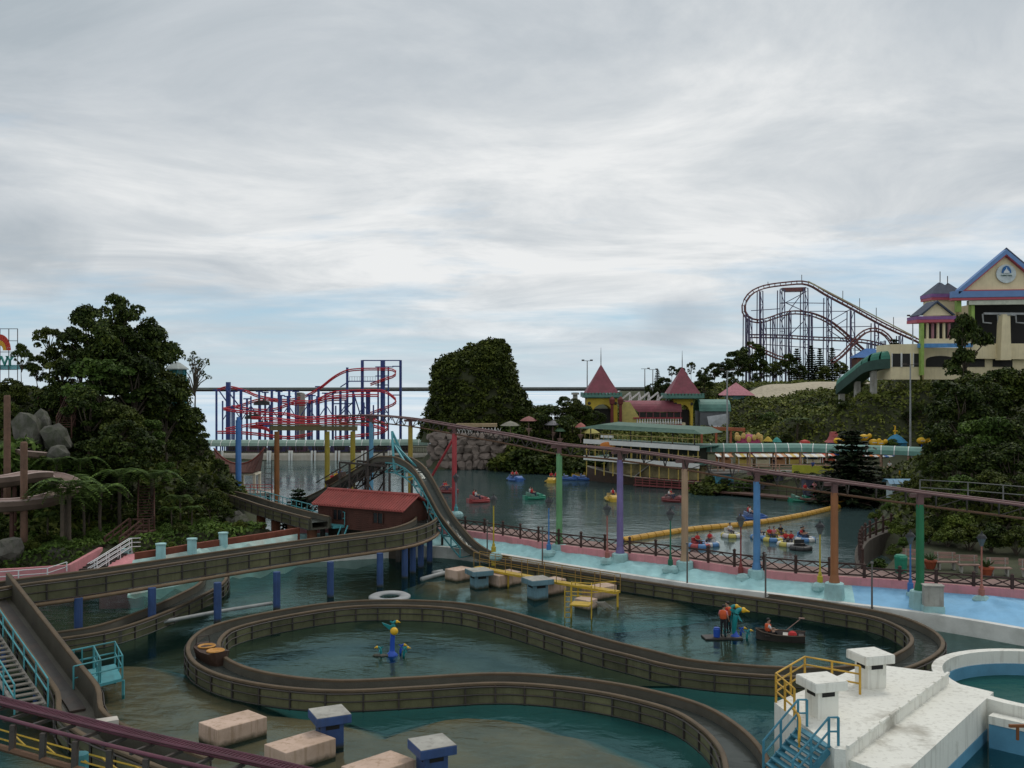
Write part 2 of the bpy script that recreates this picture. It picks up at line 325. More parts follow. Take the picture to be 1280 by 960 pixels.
# two water sheets that meet under the bank
L2 = [(p.x, p.y + 1.2) for p in FENCE]
def grow(P, k):
    r = []; A = sum(P[i - 1][0] * P[i][1] - P[i][0] * P[i - 1][1] for i in range(len(P)))
    for i in range(len(P)):
        t_ = V((P[(i + 1) % len(P)][0] - P[i - 1][0], P[(i + 1) % len(P)][1] - P[i - 1][1])).normalized() * (k if A > 0 else -k); r.append((P[i][0] + t_.y, P[i][1] - t_.x))
    return r
sheet('lake_water', grow(LAKE, .9), 0., water('lake_water', (.045, .078, .078), .06, (.84, .92, .92), .6), 'grey green boating lake with small ripples')
sheet('pool_water', [(-75, 8), (75, 8), (75, 52)] + [(p.x, p.y + 1.1) for p in reversed(FENCE)] + [(-60, 80), (-75, 78)], 0., water('pool_water', (.004, .06, .065), .90, (.40, .66, .69)), 'dark teal flume pool')
sheet('pool_floor', [(-75, 8), (75, 8), (75, 80), (-75, 80)], -1.7, M_DEEP, 'dark floor of the flume pool')
def rag(px, z, k=.35):
    P = resample([W(x, y, z) for x, y in px + px[:1]], .8); return [(p.x + RND.uniform(-k, k), p.y + RND.uniform(-k, k), z) for p in P[:-1]]
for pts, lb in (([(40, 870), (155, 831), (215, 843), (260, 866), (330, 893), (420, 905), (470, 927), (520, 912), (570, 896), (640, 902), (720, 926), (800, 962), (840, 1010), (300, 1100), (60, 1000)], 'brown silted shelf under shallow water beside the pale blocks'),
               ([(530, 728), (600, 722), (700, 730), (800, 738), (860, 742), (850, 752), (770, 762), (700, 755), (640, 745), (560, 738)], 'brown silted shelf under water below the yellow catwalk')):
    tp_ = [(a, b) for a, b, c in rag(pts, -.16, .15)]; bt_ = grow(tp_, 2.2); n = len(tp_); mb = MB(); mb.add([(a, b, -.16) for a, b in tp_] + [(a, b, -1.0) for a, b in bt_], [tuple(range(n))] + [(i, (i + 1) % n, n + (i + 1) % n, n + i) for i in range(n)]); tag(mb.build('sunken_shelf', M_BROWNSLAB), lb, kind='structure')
# the bank between pool and lake: path, pink wall, sculpted painted slope, white rim
RIMR = resample(RIM, (sum((a - b).length for a, b in zip(RIM, RIM[1:]))) / 420); FNR = resample(FENCE, (sum((a - b).length for a, b in zip(FENCE, FENCE[1:]))) / 420)
k = min(len(RIMR), len(FNR)); RIMR, FNR = RIMR[:k], FNR[:k]
mb = MB(); mb.sweep([(0, 0), (0, -2.4), (-3.0, -2.4), (-3.0, 0)], [p for p in FENCE if p.x > -19])
tag(mb.build('lakeside_path', M_PATH), 'reddish paved lakeside path', kind='structure')
mb = MB(); mb.sweep([(.10, .02), (.10, -1.6), (-.15, -1.6), (-.15, .02)], [p for p in FENCE if p.x > -19])
o = mb.build('retaining_wall', M_PINKW); tag(o, 'low pink painted retaining wall under the lakeside fence', 'wall')
mb = MB(); ns = 24
for i in range(k):
    a, b = FNR[i], RIMR[i]
    for j in range(ns + 1):
        t = j / ns; p = a.lerp(b, t); z = .72 + .62 * (1 - max(0., (t - .12) / .83) ** 1.15 if t > .12 else 1.) if t < .95 else .72
        f = abs(noise.noise((p.x * .5, p.y * .5, 3))) * .75 + abs(noise.noise((p.x * 1.3, p.y * 1.3, 9))) * .42 + noise.noise((p.x * 3.5, p.y * 3.5, 4)) * .12
        if p.x > 20.4: f = min(.75, max(0, noise.noise((p.x * .35, p.y * .35, 1.2)) + .05) * 1.2 * (.35 + abs(noise.noise((p.x * .9, p.y * .9, 6))))) * (1 if p.x < 30 else .25) + f * .15
        z += (f - .12) * .5 * math.sin(PI * min(1, max(0, t) * 1.08)) ** .7 if .02 < t < .92 else 0
        mb.v.append((p.x, p.y, z))
for i in range(k - 1):
    if FNR[i].x < -19.2: continue
    for j in range(ns):
        q = i * (ns + 1) + j; mb.f.append((q, q + 1, q + ns + 2, q + ns + 1)); mb.mi.append(1 if FNR[i].x > 20.4 else 0)
tag(mb.build('sculpted_bank', [M_CYAN, M_BLUEBANK], smooth=True), 'sculpted bank painted pale cyan and sky blue', kind='structure')
mb = MB(); mb.sweep([(-.22, .02), (.22, .02), (.22, -2.4), (-.22, -2.4)], RIM)
tag(mb.build('pool_edge_wall', mat('white_rim', (.66, .66, .62), .75, .1, 1., .4, (.3, .3, .26), .2)), 'white topped concrete edge of the flume pool under the painted bank', 'wall')
# ---------------------------------------------------------------- flume channels
M_RIM = mat('flume_coping', (.105, .072, .040), .75, .3, 1.2, .4, (.07, .06, .04), .3)
M_PANEL = mat('mossy_panel', (.118, .116, .062), .8, .35, .8, .55, (.055, .055, .025), .3, streak=.35)
_o = nt; nt = M_PANEL.node_tree; _b = nt.nodes['Principled BSDF']; _s = _b.inputs['Base Color'].links[0].from_socket; _r = nd('ShaderNodeObjectInfo')
lk(mixc(1., _s, ramp(_r.outputs['Random'], [(0., (.72, .72, .7)), (.5, (1., 1., 1.)), (1., (1.2, 1.18, 1.1))]), 'MULTIPLY'), _b.inputs['Base Color']); nt = _o      # every panel weathers differently
M_BED = mat('flume_bed', (.085, .078, .060), .55, .3, .7, .4, (.06, .06, .04), .3)
M_DSTEEL = mat('dark_steel', (.045, .04, .035), .6, .3, 2., .3, (.10, .05, .03), .2)
M_TEAL = mat('teal_paint', (.07, .29, .32), .55, .2, 1.5, .3, (.10, .12, .10), .1)
M_BLUE = mat('blue_paint', (.035, .075, .20), .55, .2, 1.2, .3, (.03, .05, .10), .1, streak=.4, slime=.3)
M_BROWNPIPE = mat('brown_pipe', (.19, .125, .07), .6, .25, 1.2, .3, (.08, .06, .04), .1)
M_YEL = mat('yellow_paint', (.55, .36, .03), .55, .2, 1.5, .35, (.22, .14, .05), .1)
M_PURP = mat('maroon_track_paint', (.12, .035, .055), .5, .25, 1.5, .35, (.06, .03, .03), .15)
M_FW = water('flume_water', (.05, .055, .05), .0, (.5, .54, .52))
BOX = MB().box((0, 0, 0), (1, 1, 1)).mesh('unit_panel', M_PANEL)
def place_bar(name, me, a, b, w, h, parent):
    """unit box stretched from a to b, w thick, h tall"""
    d = b - a; L = d.length; x = d / L; y = V((0, 0, 1)).cross(x).normalized(); z = x.cross(y)
    M = Matrix.Translation((a + b) / 2 - wo(parent)) @ Matrix((x, y, z)).transposed().to_4x4() @ Matrix.Diagonal((L, w, h, 1))
    o = link(name, me, parent); o.matrix_basis = M; return o
def offset(path, s, dz=0.):
    r = []
    for i, p in enumerate(path):
        t = path[min(i + 1, len(path) - 1)] - path[max(i - 1, 0)]; t = V((t.x, t.y, 0)).normalized(); r.append(p + V((t.y, -t.x, 0)) * s + V((0, 0, dz)))
    return r
def flume(name, label, path, w=1.5, h=.8, step=1.7, wet=True, panels=True, cat='flume'):
    fine = resample(path, .6); t = thing(name, label, cat, (fine[0].x, fine[0].y, fine[0].z - h))
    a = w / 2
    mb = MB(); mb.sweep([(-a, 0), (-a, -h), (a, -h), (a, 0), (a - .10, 0), (a - .18, -h + .12), (-a + .18, -h + .12), (-a + .10, 0)], fine); mb.build('bed', M_BED, t)
    if wet:
        mb = MB(); mb.sweep([(-a + .15, -.36), (a - .15, -.36)], fine, pclosed=False); mb.build('channel_water', M_FW, t)
    for s in (-1, 1):
        mb = MB(); mb.sweep([(-.10, -.05), (-.09, .03), (-.05, .05), (.07, .05), (.10, .02), (.10, -.05)], offset(fine, s * (a - .02)), pclosed=True); mb.build('coping', M_RIM, t, smooth=False)
    if panels:
        c = resample(path, step)
        for s in (-1, 1):
            e = offset(c, s * (a + .05)); f = offset(resample(path, .85), s * (a + .14))
            for p, q in zip(e, e[1:]):
                d = (q - p).normalized() * .04; place_bar('panel', BOX, p + d + V((0, 0, -h / 2 - .04)), q - d + V((0, 0, -h / 2 - .04)), .05, h - .16, t)
            mb = MB()
            for k, z in ((.035, -.10), (.03, -h * .5), (.04, -h + .03)): mb.tube([p + V((0, 0, z)) for p in f], k, 4)
            for p, q in zip(e, offset(c, s * (a + .12))): mb.bar(q + V((0, 0, -.06)), q + V((0, 0, -h - .02)), .07, .07)
            tag(mb.build('side_rails', M_DSTEEL, t), kind='stuff')
    return t
loop_px = [(938, 985), (934, 958), (925, 935), (900, 909), (860, 885), (800, 868), (740, 857), (675, 850), (610, 848), (520, 853), (414, 857), (322, 847), (270, 830), (254, 810), (264, 792), (288, 781), (345, 768), (420, 756.5), (486, 753.5), (564, 756.5), (628, 768), (740, 801), (800, 816), (860, 830), (960, 839), (1050, 840), (1110, 832), (1150, 815), (1159, 800), (1143, 785), (1105, 770), (1040, 758), (975, 748), (880, 735), (820, 726), (760, 717), (690, 706), (622, 696)]
LOOP = spline([W(x, y, .8) for x, y in loop_px], .6)
flume('loop_flume', 'winding ground level flume channel with brown coping looping across the dark pool', LOOP, 1.45, .85, 1.4)
# the drop chute beside the red roofed tunnel
B0 = W(622, 696, .8); UB = V((-.74, .67, 0)).normalized()
def on_line(px, py, base=B0, u=UB):
    k = (px - 640) / F; s = (base.x - k * base.y) / (k * u.y - u.x); p = base + u * s; return D(px, py, p.y)
chute_px = [(622, 696), (607, 691), (588, 679), (571, 660), (556, 640), (541, 612), (527, 588), (515, 577), (502, 571), (490, 570)]
CH = spline([on_line(x, y) for x, y in chute_px], .5); APEX = CH[-1]
t = flume('drop_chute', 'steep log flume drop chute on a teal lattice beside the red roofed tunnel', CH, 1.25, .5, panels=False)
mb = MB()
def truss(mb, path, w, d0, d1, r=.06, n=None):
    c = resample(path, 1.2); tops = [offset(c, -w), offset(c, w)]
    bots = [[p + V((0, 0, -d1)) for p in e] for e in tops]; tops = [[p + V((0, 0, -d0)) for p in e] for e in tops]
    for e in tops + bots: mb.tube(e, r, 5)
    for a, b in zip(tops, bots):
        for i in range(len(a) - 1): mb.bar(a[i], b[i], .1); mb.bar(a[i], b[i + 1], .085)
    for i in range(len(c)): mb.bar(bots[0][i], bots[1][i], .07); mb.bar(tops[0][i], tops[1][i], .07)
truss(mb, [p for p in CH if p.z > 1.6], .72, .5, 1.25)
mb.build('lattice', M_TEAL, t)
for i in (int(len(CH) * .55), int(len(CH) * .75), len(CH) - 2):
    for s in (-.7, .7):
        p = offset(CH, s)[i]; mb = MB(); mb.bar((p.x, p.y, -.5), p + V((0, 0, -1)), .18); mb.build('support_post', M_DSTEEL, t)
mb = MB()
for s in (-.8, .8):
    p = offset(CH, s)[-3]; mb.bar(p + V((0, 0, -1)), APEX + V((0, 0, 2.0)), .17)
    p = offset(CH, s)[-12]; mb.bar(p + V((0, 0, -.4)), APEX + V((0, 0, 1.2)), .12)
mb.build('apex_mast', M_TEAL, t)
# lift that climbs to the apex from behind the tunnel
LF = [APEX + UB * s + V((0, 0, z)) for s, z in ((0, 0), (1.2, -.1), (2.6, -.7), (5, -1.8), (8, -3.1), (11.5, -4.4))]
t = flume('lift_ramp', 'dark lift ramp climbing behind the red roofed tunnel to the chute top', spline(LF, .6), 1.25, .5, wet=False, panels=False)
mb = MB(); truss(mb, spline(LF, .6), .75, .45, 1.1); mb.build('lattice', M_DSTEEL, t)
for q in (2.0, 4.4, 7.4):
    for s in (-.85, .85):
        p = APEX + UB * q + V((UB.y, -UB.x, 0)) * s; zt = APEX.z - .1 - (q - 1.2) * .43; mb = MB(); mb.bar((p.x, p.y, -.4), (p.x, p.y, zt + (.7 if q < 5 else 0)), .17); mb.build('support_post', M_DSTEEL, t)
mb = MB()
for s in (-.85, .85):
    f = [APEX + UB * q + V((UB.y, -UB.x, 0)) * s + V((0, 0, -.1 - (q - 1.2) * .43 + .75)) for q in (.6, 4.4, 9)]; mb.tube(f, .05, 5); 
    a = APEX + UB * 2 + V((UB.y, -UB.x, 0)) * s; mb.bar((a.x, a.y, 2.6), (a.x, a.y, 5.6) + UB * 0 if False else a + UB * 2.4 + V((0, 0, 5.6 - a.z)), .09); mb.bar(a + V((0, 0, 5.4 - a.z)), a + UB * 2.4 + V((0, 0, 2.4 - a.z)), .09)
f1 = [APEX + UB * q + V((0, 0, 6.9 - APEX.z)) for q in (-.4, 5.6)]
for s in (-.95, .95): n_ = V((UB.y, -UB.x, 0)) * s; mb.bar(f1[0] + n_, f1[1] + n_, .16); mb.bar(f1[1] + n_, f1[1] + n_ + V((0, 0, -1.6)), .13)
mb.build('steel_frame', M_DSTEEL, t)
# elevated channel on blue pillars, swinging round into the tunnel
el_px = [(-60, 742), (20, 728), (100, 718), (210, 702), (320, 686), (400, 675), (460, 667.5), (498, 662), (520, 655.5), (531, 649.5), (532, 645), (522, 642), (508, 642)]
EL = spline([W(x, y, 3.25) for x, y in el_px], .6)
t = flume('elevated_flume', 'raised flume channel with mossy panelled side on blue pillars', EL, 1.6, 1.0, step=1.5)
for s in (1, -1):
    mb = MB(); mb.tube(offset(resample(EL, 1.2), .98 * s, -1.12), .11, 8); mb.build('pipe', M_BROWNPIPE, t, smooth=True)
for x, y in [(98, 800), (190, 785), (272, 777), (346, 761), (413, 746), (475, 733), (506, 722), (516, 716), (526, 709), (537, 703)]:
    p = W(x, y); q = min(EL, key=lambda e: abs((e.x - p.x) * p.y / p.y) + abs(e.y - p.y) * .6)
    for s in ((0,) if x > 480 else (0,)):
        mb = MB(); mb.lathe([(.22, -1.6), (.22, 2.22)], (p.x, p.y, 0), 12); mb.build('pillar', M_BLUE, t, smooth=False)
# second channel leaving the tunnel toward the pavilion, with a teal gangway
E2 = spline([W(x, y, 3.2) for x, y in ((400, 647), (372, 640), (335, 630), (300, 619), (262, 612), (225, 612))], .6)
t = flume('rear_flume', 'dark flume channel with a teal gangway left of the red roofed tunnel', E2, 1.6, .9, step=1.8)
mb = MB(); gl = offset(resample([p for p in E2 if p.x > -27], 1.2), 1.35); gr = offset(resample([p for p in E2 if p.x > -27], 1.2), 2.05)
gw = resample([p for p in E2 if p.x > -27], 1.2); mb.sweep([(1.1, -.95), (1.1, -.75), (2.1, -.75), (2.1, -.95)], gw); mb.build('gangway', M_TEAL, t)
mb = MB(); e = offset(gw, 2.1, -.75)
for z in (.5, 1.0): mb.tube([p + V((0, 0, z)) for p in e], .04, 5)
for p in e: mb.bar(p, p + V((0, 0, 1)), .06)
mb.bar(e[0] + V((-.2, -.3, 0)), e[0] + V((-.9, -2., -2.3)), .08); mb.bar(e[0] + V((.3, -.3, 0)), e[0] + V((-.4, -2., -2.3)), .08)
mb.build('gangway_rail', M_TEAL, t)
for i in (3, 9, 15, 21):
    if i < len(E2): mb = MB(); p = E2[i]; mb.lathe([(.4, -1), (.4, 2.2)], (p.x, p.y - .1, 0), 10); mb.build('pillar', mat('rusty_pillar', (.16, .06, .03), .8, .3), t)
# low channel under the raised one and the pale pipe beside it
LW = spline([W(x, y, .75) for x, y in ((-20, 806), (60, 796), (130, 785), (190, 765), (235, 745), (265, 728), (270, 712))], .6)
flume('low_flume', 'low mossy flume channel curving beneath the raised one at water level', LW, 1.5, .8, step=1.7)
mb = MB(); mb.tube(spline([W(x, y, .25) for x, y in ((40, 808), (100, 797), (190, 780), (270, 765), (340, 754))], 1.), .11, 8)
tag(mb.build('drain_pipe', mat('grey_pipe', (.30, .31, .30), .5), smooth=True), 'long pale grey pipe lying just above the pool under the raised flume', 'pipe')

# lift hill in the near corner
LB = W(118, 914, .8)
LH = spline([W(236, 956, .72), W(175, 932, .75), W(128, 912, .8), W(101, 890, 1.0)] + [V((-16.6 - s * .63, 38.9 + s * .777, 1.2 + s * .155)) for s in (1, 4, 8, 12, 16)], .6)
t = flume('lift_hill', 'long straight lift chute rising out of the pool beside wooden service steps', LH, 1.5, 1.0, step=1.5, wet=False)
up = [p for p in LH if p.z > 1.25]; fine = resample(up, .5)
mb = MB(); mb.sweep([(-.3, -.86), (-.3, -.78), (.3, -.78), (.3, -.86)], fine); mb.build('chain_guide', M_DSTEEL, t)
for p, q in zip(offset(fine, -1.25), offset(fine, -2.15)): mb = MB(); mb.bar(p + V((0, 0, -.25)), q + V((0, 0, -.25)), .26, .05); mb.build('tread', mat('step_wood', (.16, .145, .12), .85, .3), t)
for s in (-1.2, -2.2):
    mb = MB(); e = offset(fine, s, -.4); mb.tube(e, .1, 5); mb.build('stringer', mat('grey_stringer', (.2, .19, .17), .7), t)
for s in (-1.1, -2.3):
    mb = MB(); e = offset(resample(up, 1.9), s)
    for z in (.15, .65): mb.tube([p + V((0, 0, z)) for p in e], .035, 5)
    for p in e: mb.bar(p + V((0, 0, -.5)), p + V((0, 0, .65)), .05)
    mb.build('handrail', M_TEAL, t)
for i in (6, 16, 26):
    if i < len(up):
        mb = MB(); p = up[i]
        for s in (-.7, .7): q = offset(up, s)[i]; mb.bar((q.x, q.y, -1.6), (q.x, q.y, q.z - .6), .16)
        mb.build('support_post', M_BLUE, t)
mb = MB(); mb.box(tuple(W(133, 903, .95)), (.8, .5, .22), .5); tag(mb.build('junction_box', mat('pale_box', (.5, .46, .4), .7), t))
# teal landing stage beside the lift
a, b, c, d = [W(x, y, .75) for x, y in ((92, 863), (153, 848), (126, 838), (72, 850))]
t = thing('landing_stage', 'small teal landing stage with pipe railings standing in the pool by the lift chute', 'platform', (a.x, a.y, -1))
mb = MB(); mb.prism([a, b, c + V((.2, 1.1, 0)), d + V((.2, 1.1, 0))], (0, 0, -.12)); mb.build('deck', M_TEAL, t)
for P in ((a, b, c + V((.2, 1.1, 0)), d + V((.2, 1.1, 0))), (d + V((.1, 1, 0)), (d + c) / 2 + V((.2, 1., 0)), (a + b) / 2 + V((0, .2, 0)))):
    mb = MB()
    for z in (.5, 1.0): mb.tube([p + V((0, 0, z)) for p in P], .035, 5)
    for p, q in zip(P, P[1:] + P[-1:]):
        mb.bar(p, p + V((0, 0, 1)), .06); mb.bar((p + q) / 2, (p + q) / 2 + V((0, 0, 1)), .05)
    mb.build('railing', M_TEAL, t)
for p in (a, b, c + V((.2, 1., 0)), d + V((.2, 1., 0))): mb = MB(); mb.bar(p + V((0, .1, -2.3)), p + V((0, .1, -.1)), .1); mb.build('leg', M_TEAL, t)

# near coaster track, maroon
TRK = spline([W(x, y, 4.2) for x, y in ((-160, 848), (-60, 871), (0, 888), (100, 914), (200, 938), (330, 967), (460, 1000))], .5)
t = thing('near_coaster_track', 'maroon coaster track with perforated walkway crossing above the pool corner', 'coaster track', (TRK[0].x, TRK[0].y, 0))
for s in (-.35, .35): mb = MB(); mb.tube(offset(TRK, s), .055, 8); mb.build('rail', M_PURP, t, smooth=True)
mb = MB()
for s in (-.30, -.36, -.42, -.48, -.54): mb.tube(offset(TRK, s, .07), .018, 4)
for p, q in zip(offset(resample(TRK, .12), -.28, .07), offset(resample(TRK, .12), -.58, .07)): mb.bar(p, q, .02, .05)
tag(mb.build('grating', M_PURP, t), kind='stuff')
for s in (-.26, -.6): mb = MB(); mb.tube(offset(TRK, s, .09), .035, 5); mb.build('grating_edge', M_PURP, t)
for p, q in zip(offset(resample(TRK, 1.0), -.4, -.08), offset(resample(TRK, 1.0), .35, -.08)): mb = MB(); mb.bar(p, q, .09, .08); mb.build('tie', M_DSTEEL, t)
mb = MB(); lo = offset(TRK, .5, -.75); mb.tube(lo, .09, 6); mb.build('lower_chord', mat('brown_chord', (.12, .06, .03), .7), t)
R1 = resample(TRK, 1.3)
for p, q in zip(offset(R1, .47, -.05), offset(R1, .5, -.75)): mb = MB(); mb.bar(p, q, .14, .14); mb.build('upright', M_DSTEEL, t)
mb = MB()
for s, z in ((-.35, -.75), (.1, -.75)): mb.tube(offset(TRK, s, z), .03, 4)
for p, q in zip(offset(R1, -.35, -.75), offset(R1[1:], .1, -.75)): mb.bar(p, q, .04)
mb.build('service_rail', M_YEL, t)
for i in (int(len(TRK) * .12), int(len(TRK) * .5), int(len(TRK) * .9)): mb = MB(); p = TRK[i]; mb.lathe([(.22, -6.9), (.22, -.6)], (p.x, p.y, p.z), 10); mb.build('column', M_TEAL, t)

# coaster track on coloured columns along the bank
trk = [(425, 520, 105), (464, 519, 100), (513, 523, 94), (568, 532, 88), (640, 544, 79.5), (699, 555, 73), (775, 562, 69), (856, 573, 66), (946, 588, 63), (1043, 601, 58.8), (1150, 615, 56.6), (1280, 631, 54), (1420, 650, 51)]
TK = spline([D(*q) for q in trk], .6)
t = thing('coaster_track', 'long dusty pink coaster track on coloured columns above the painted bank', 'coaster track', (TK[0].x, TK[0].y, 0))
M_TRK = mat('dusty_pink_track', (.15, .078, .074), .55, .2, 1., .35, (.13, .07, .06), .1)
for s in (-.45, .45): mb = MB(); mb.tube(offset(TK, s), .075, 7); mb.build('rail', M_TRK, t, smooth=True)
mb = MB(); R1 = resample(TK, 1.0)
for p, q in zip(offset(R1, -.45, -.05), offset(R1, .45, -.05)): mb.bar(p, q, .12, .08)
tag(mb.build('ties', M_TRK, t), kind='stuff')
mb = MB(); mb.tube([p + V((0, 0, -.75)) for p in TK], .07, 6); mb.build('lower_chord', mat('brown_chord', (.12, .06, .03)), t)
mb = MB(); R1 = resample(TK, 1.6)
for i, (p, a, b) in enumerate(zip(R1, offset(R1, -.4), offset(R1, .4))):
    q = p + V((0, 0, -.75)); mb.bar(a, q, .06); mb.bar(b, q, .06)
    if i % 2 and i + 1 < len(R1): mb.bar(q, R1[i + 1], .05)
tag(mb.build('bracing', M_DSTEEL, t), kind='stuff')
cols = [(464, (.16, .42, .62)), (513, (.42, .30, .04)), (568, (.50, .06, .07)), (699, (.16, .40, .17)), (775, (.22, .17, .40)), (856, (.50, .33, .20)), (946, (.10, .29, .58)), (1043, (.40, .15, .05)), (1150, (.01, .19, .07))]
M_PLINTH = mat('cyan_plinth', (.32, .52, .52), .85, .2, 1.5, .4, (.2, .27, .25), .3)
for x, c in cols:
    p = min(TK, key=lambda e: abs(e.x / e.y * F + 640 - x)); zb = 1.8 if x > 600 else -1.2
    mb = MB(); mb.lathe([(.33, zb), (.23, zb + .5), (.215, p.z - .9), (.215, p.z - .7)], (p.x, p.y, 0), 12); mb.build('column', mat('column_%d' % x, tuple(.78 * v + .01 for v in c), .5, .2, .8, .3, tuple(v * .5 for v in c), .1, streak=.25), t, smooth=False)
    mb = MB(); mb.box((p.x, p.y, p.z - .45), (.32, .32, .8)); mb.bar((p.x - .6, p.y, p.z - .2), (p.x + .6, p.y, p.z - .2), .2); mb.build('column_head', M_TRK, t)
    if x > 600: mb = MB(); mb.lathe([(.66, .3), (.56, 1.78), (.46, 1.84)], (p.x, p.y, 0), 10); mb.build('plinth', M_PLINTH, t)
p = D(568, 560, 88); mb = MB(); mb.tube([p + V((0, 0, 1)), D(540, 595, 90)], .12, 7); mb.build('brace', mat('column_568', (1, 0, 0)), t)
# freestanding beam on columns beside the lake, and a lone blue post
t = thing('beam_gantry', 'brown level beam carried by one rust and two mustard columns in the lake', 'gantry', tuple(D(346, 625, 106)))
mb = MB(); a, b = D(338, 535, 106), D(446, 535.5, 112); mb.bar(a, b, .35, .5); mb.bar(a + V((0, 0, .35)), b + V((0, 0, .35)), .5, .1); mb.build('beam', mat('olive_beam', (.13, .11, .05), .7), t)
for x, y, c in ((346, 106, (.26, .10, .03)), (409, 109.8, (.36, .28, .035)), (441, 111.7, (.36, .28, .035))):
    p = D(x, 537, y); mb = MB(); mb.lathe([(.3, -1.3), (.27, p.z - .2)], (p.x, p.y, 0), 12); mb.build('column', mat('gantry_%d' % x, c, .6, .25, .8, .4, (.12, .08, .03), streak=.3), t)
mb = MB(); p = D(340, 600, 105.6)
for s in (-.35, .35): mb.bar((p.x + s - .4, p.y, -.5), (p.x + s - .4, p.y, 5.5), .06)
for k in range(10): mb.bar((p.x - .75, p.y, .2 + k * .55), (p.x - .05, p.y, .2 + k * .55), .05)
mb.build('ladder', M_DSTEEL, t)
p = D(298, 525, 100); mb = MB(); mb.lathe([(.36, 0), (.30, .3), (.29, p.z), (.2, p.z), (.2, p.z + .3)], (p.x, p.y, 0), 12)
tag(mb.build('blue_post', mat('post_blue', (.07, .20, .50), .5, .2, .8, .2, (.1, .15, .25), streak=.2)), 'tall plain bright blue post beside the lakeside pavilion', 'post')

# tunnel house with red tiled roof
A, B = V((-15.5, 80, 0)), V((-8.3, 75.7, 0)); u = (B - A).normalized(); L = (B - A).length; w = V((-u.y, u.x, 0)); dp = 3.2
t = thing('tunnel_house', 'brown timber tunnel house with red tiled roof over the flume', 'building', (A.x, A.y, 2.1))
M_BRN = mat('brown_timber', (.085, .030, .020), .75, .25, 1., .3, (.04, .02, .015), .2)
mb = MB(); mb.prism([A + V((0, 0, 2.1)), B + V((0, 0, 2.1)), B + w * dp + V((0, 0, 2.1)), A + w * dp + V((0, 0, 2.1))], (0, 0, 1.95)); mb.build('wall', M_BRN, t)
for e, nm in ((A, -1), (B, 1)):
    mb = MB(); g = u * (.004 * nm); mb.prism([e + g + V((0, 0, 4.04)), e + g + w * dp + V((0, 0, 4.04)), e + g + w * dp / 2 + V((0, 0, 4.7))], u * (-.1 * nm)); mb.build('gable', M_BRN, t)
mb = MB()
for k in range(12): z = 2.18 + k * .155; mb.bar(A - w * .02 + V((0, 0, z)), B - w * .02 + V((0, 0, z)), .05, .12)
tag(mb.build('siding', M_BRN, t), kind='stuff')
M_RTILE = mat('red_roof_tile', (.30, .065, .055), .7, .2, 1.5, .35, (.18, .05, .04), .2)
for s, e0 in ((-1, -.35), (1, dp + .35)):
    ee, rr = w * e0, w * dp / 2
    mb = MB(); mb.prism([A - u * .35 + ee + V((0, 0, 3.84)), B + u * .35 + ee + V((0, 0, 3.84)), B + u * .35 + rr + V((0, 0, 4.82)), A - u * .35 + rr + V((0, 0, 4.82))], (0, 0, .08))
    n = 34
    for k in range(n + 1):
        q = A - u * .35 + u * ((L + .7) * k / n); mb.tube([q + ee + V((0, 0, 3.94)), q + rr + V((0, 0, 4.92))], .075, 5)
    mb.build('roof_slope', M_RTILE, t)
mb = MB(); mb.tube([A - u * .38 + w * dp / 2 + V((0, 0, 4.95)), B + u * .38 + w * dp / 2 + V((0, 0, 4.95))], .13, 7); mb.build('ridge', M_RTILE, t)
for f in (.2, .68):
    q = A + u * (L * f) - w * .06
    wn = MB(); wn.bar(q + V((0, 0, 3.2)), q + u * .85 + V((0, 0, 3.2)), .06, .75); o = wn.build('window', mat('dark_glass', (.015, .017, .02), .25), t)
    for g in (-.12, .4, .9): m2 = MB(); m2.bar(q + u * g - w * .05 + V((0, 0, 2.8)), q + u * g - w * .05 + V((0, 0, 3.6)), .09, .06); m2.build('window_frame', M_BRN, o)
for f in (.04, .3, .62, .94):
    for g in (.15, dp - .2): q = A + u * L * f + w * g; mb = MB(); mb.bar((q.x, q.y, -.6), (q.x, q.y, 2.08), .35); mb.build('post', M_DSTEEL, t)
q = A + u * L * .5 + w * dp * .5; mb = MB(); mb.box((q.x, q.y + .3, .7), (L * .9, dp * .6, 2.6), math.atan2(u.y, u.x)); mb.build('base', mat('dark_base', (.05, .04, .03), .9), t)

# pale pink machine blocks
M_PBLK = mat('pink_block', (.56, .41, .32), .85, .12, .8, .5, (.30, .20, .12), .3, streak=.55, slime=.25)
def block(A, B, C, h, lab):
    A, B, C = (W(*q, -.0) for q in (A, B, C)); mb = MB(); e = V((0, 0, -.5)); mb.prism([A + e, B + e, C + e, A + C - B + e], (0, 0, h + .5))
    o = mb.build('machine_block', M_PBLK, bevel=.03); tag(o, lab, 'block', 'pale pink machine blocks'); return o
block((248, 925), (271.5, 935.6), (334, 918), .68, 'long pale pink block farthest from the blue capped vents, on the silted shelf')
a, b, c = W(248, 925), W(271.5, 935.6), W(334, 918)
for C, lab in (((420, 946), 'long pale pink block beside a blue capped vent, on the silted shelf'), ((520, 974), 'long pale pink block between two blue capped vents, on the silted shelf')):
    C = W(*C); mb = MB(); e = V((0, 0, -.5)); mb.prism([C + b - c + (a - b) + e, C + b - c + e, C + e, C + a - b + e], (0, 0, 1.18)); tag(mb.build('machine_block', M_PBLK, bevel=.03), lab, 'block', 'pale pink machine blocks')
block((556, 724), (571, 727), (592, 723), .72, 'pale pink block at the chute end of the yellow catwalk')
block((609, 731), (624, 735), (652, 729), .78, 'pale pink block between the two grey blue vents')
block((668, 741), (682, 745), (708, 740), .85, 'pale pink block right behind a grey blue vent, by the yellow catwalk')
block((727, 747), (741, 751), (771, 745), .7, 'pale pink block under the end of the yellow catwalk')
block((718, 759), (736, 763), (747, 759.5), .55, 'smallest pale pink block, at the foot of the yellow catwalk ladder')
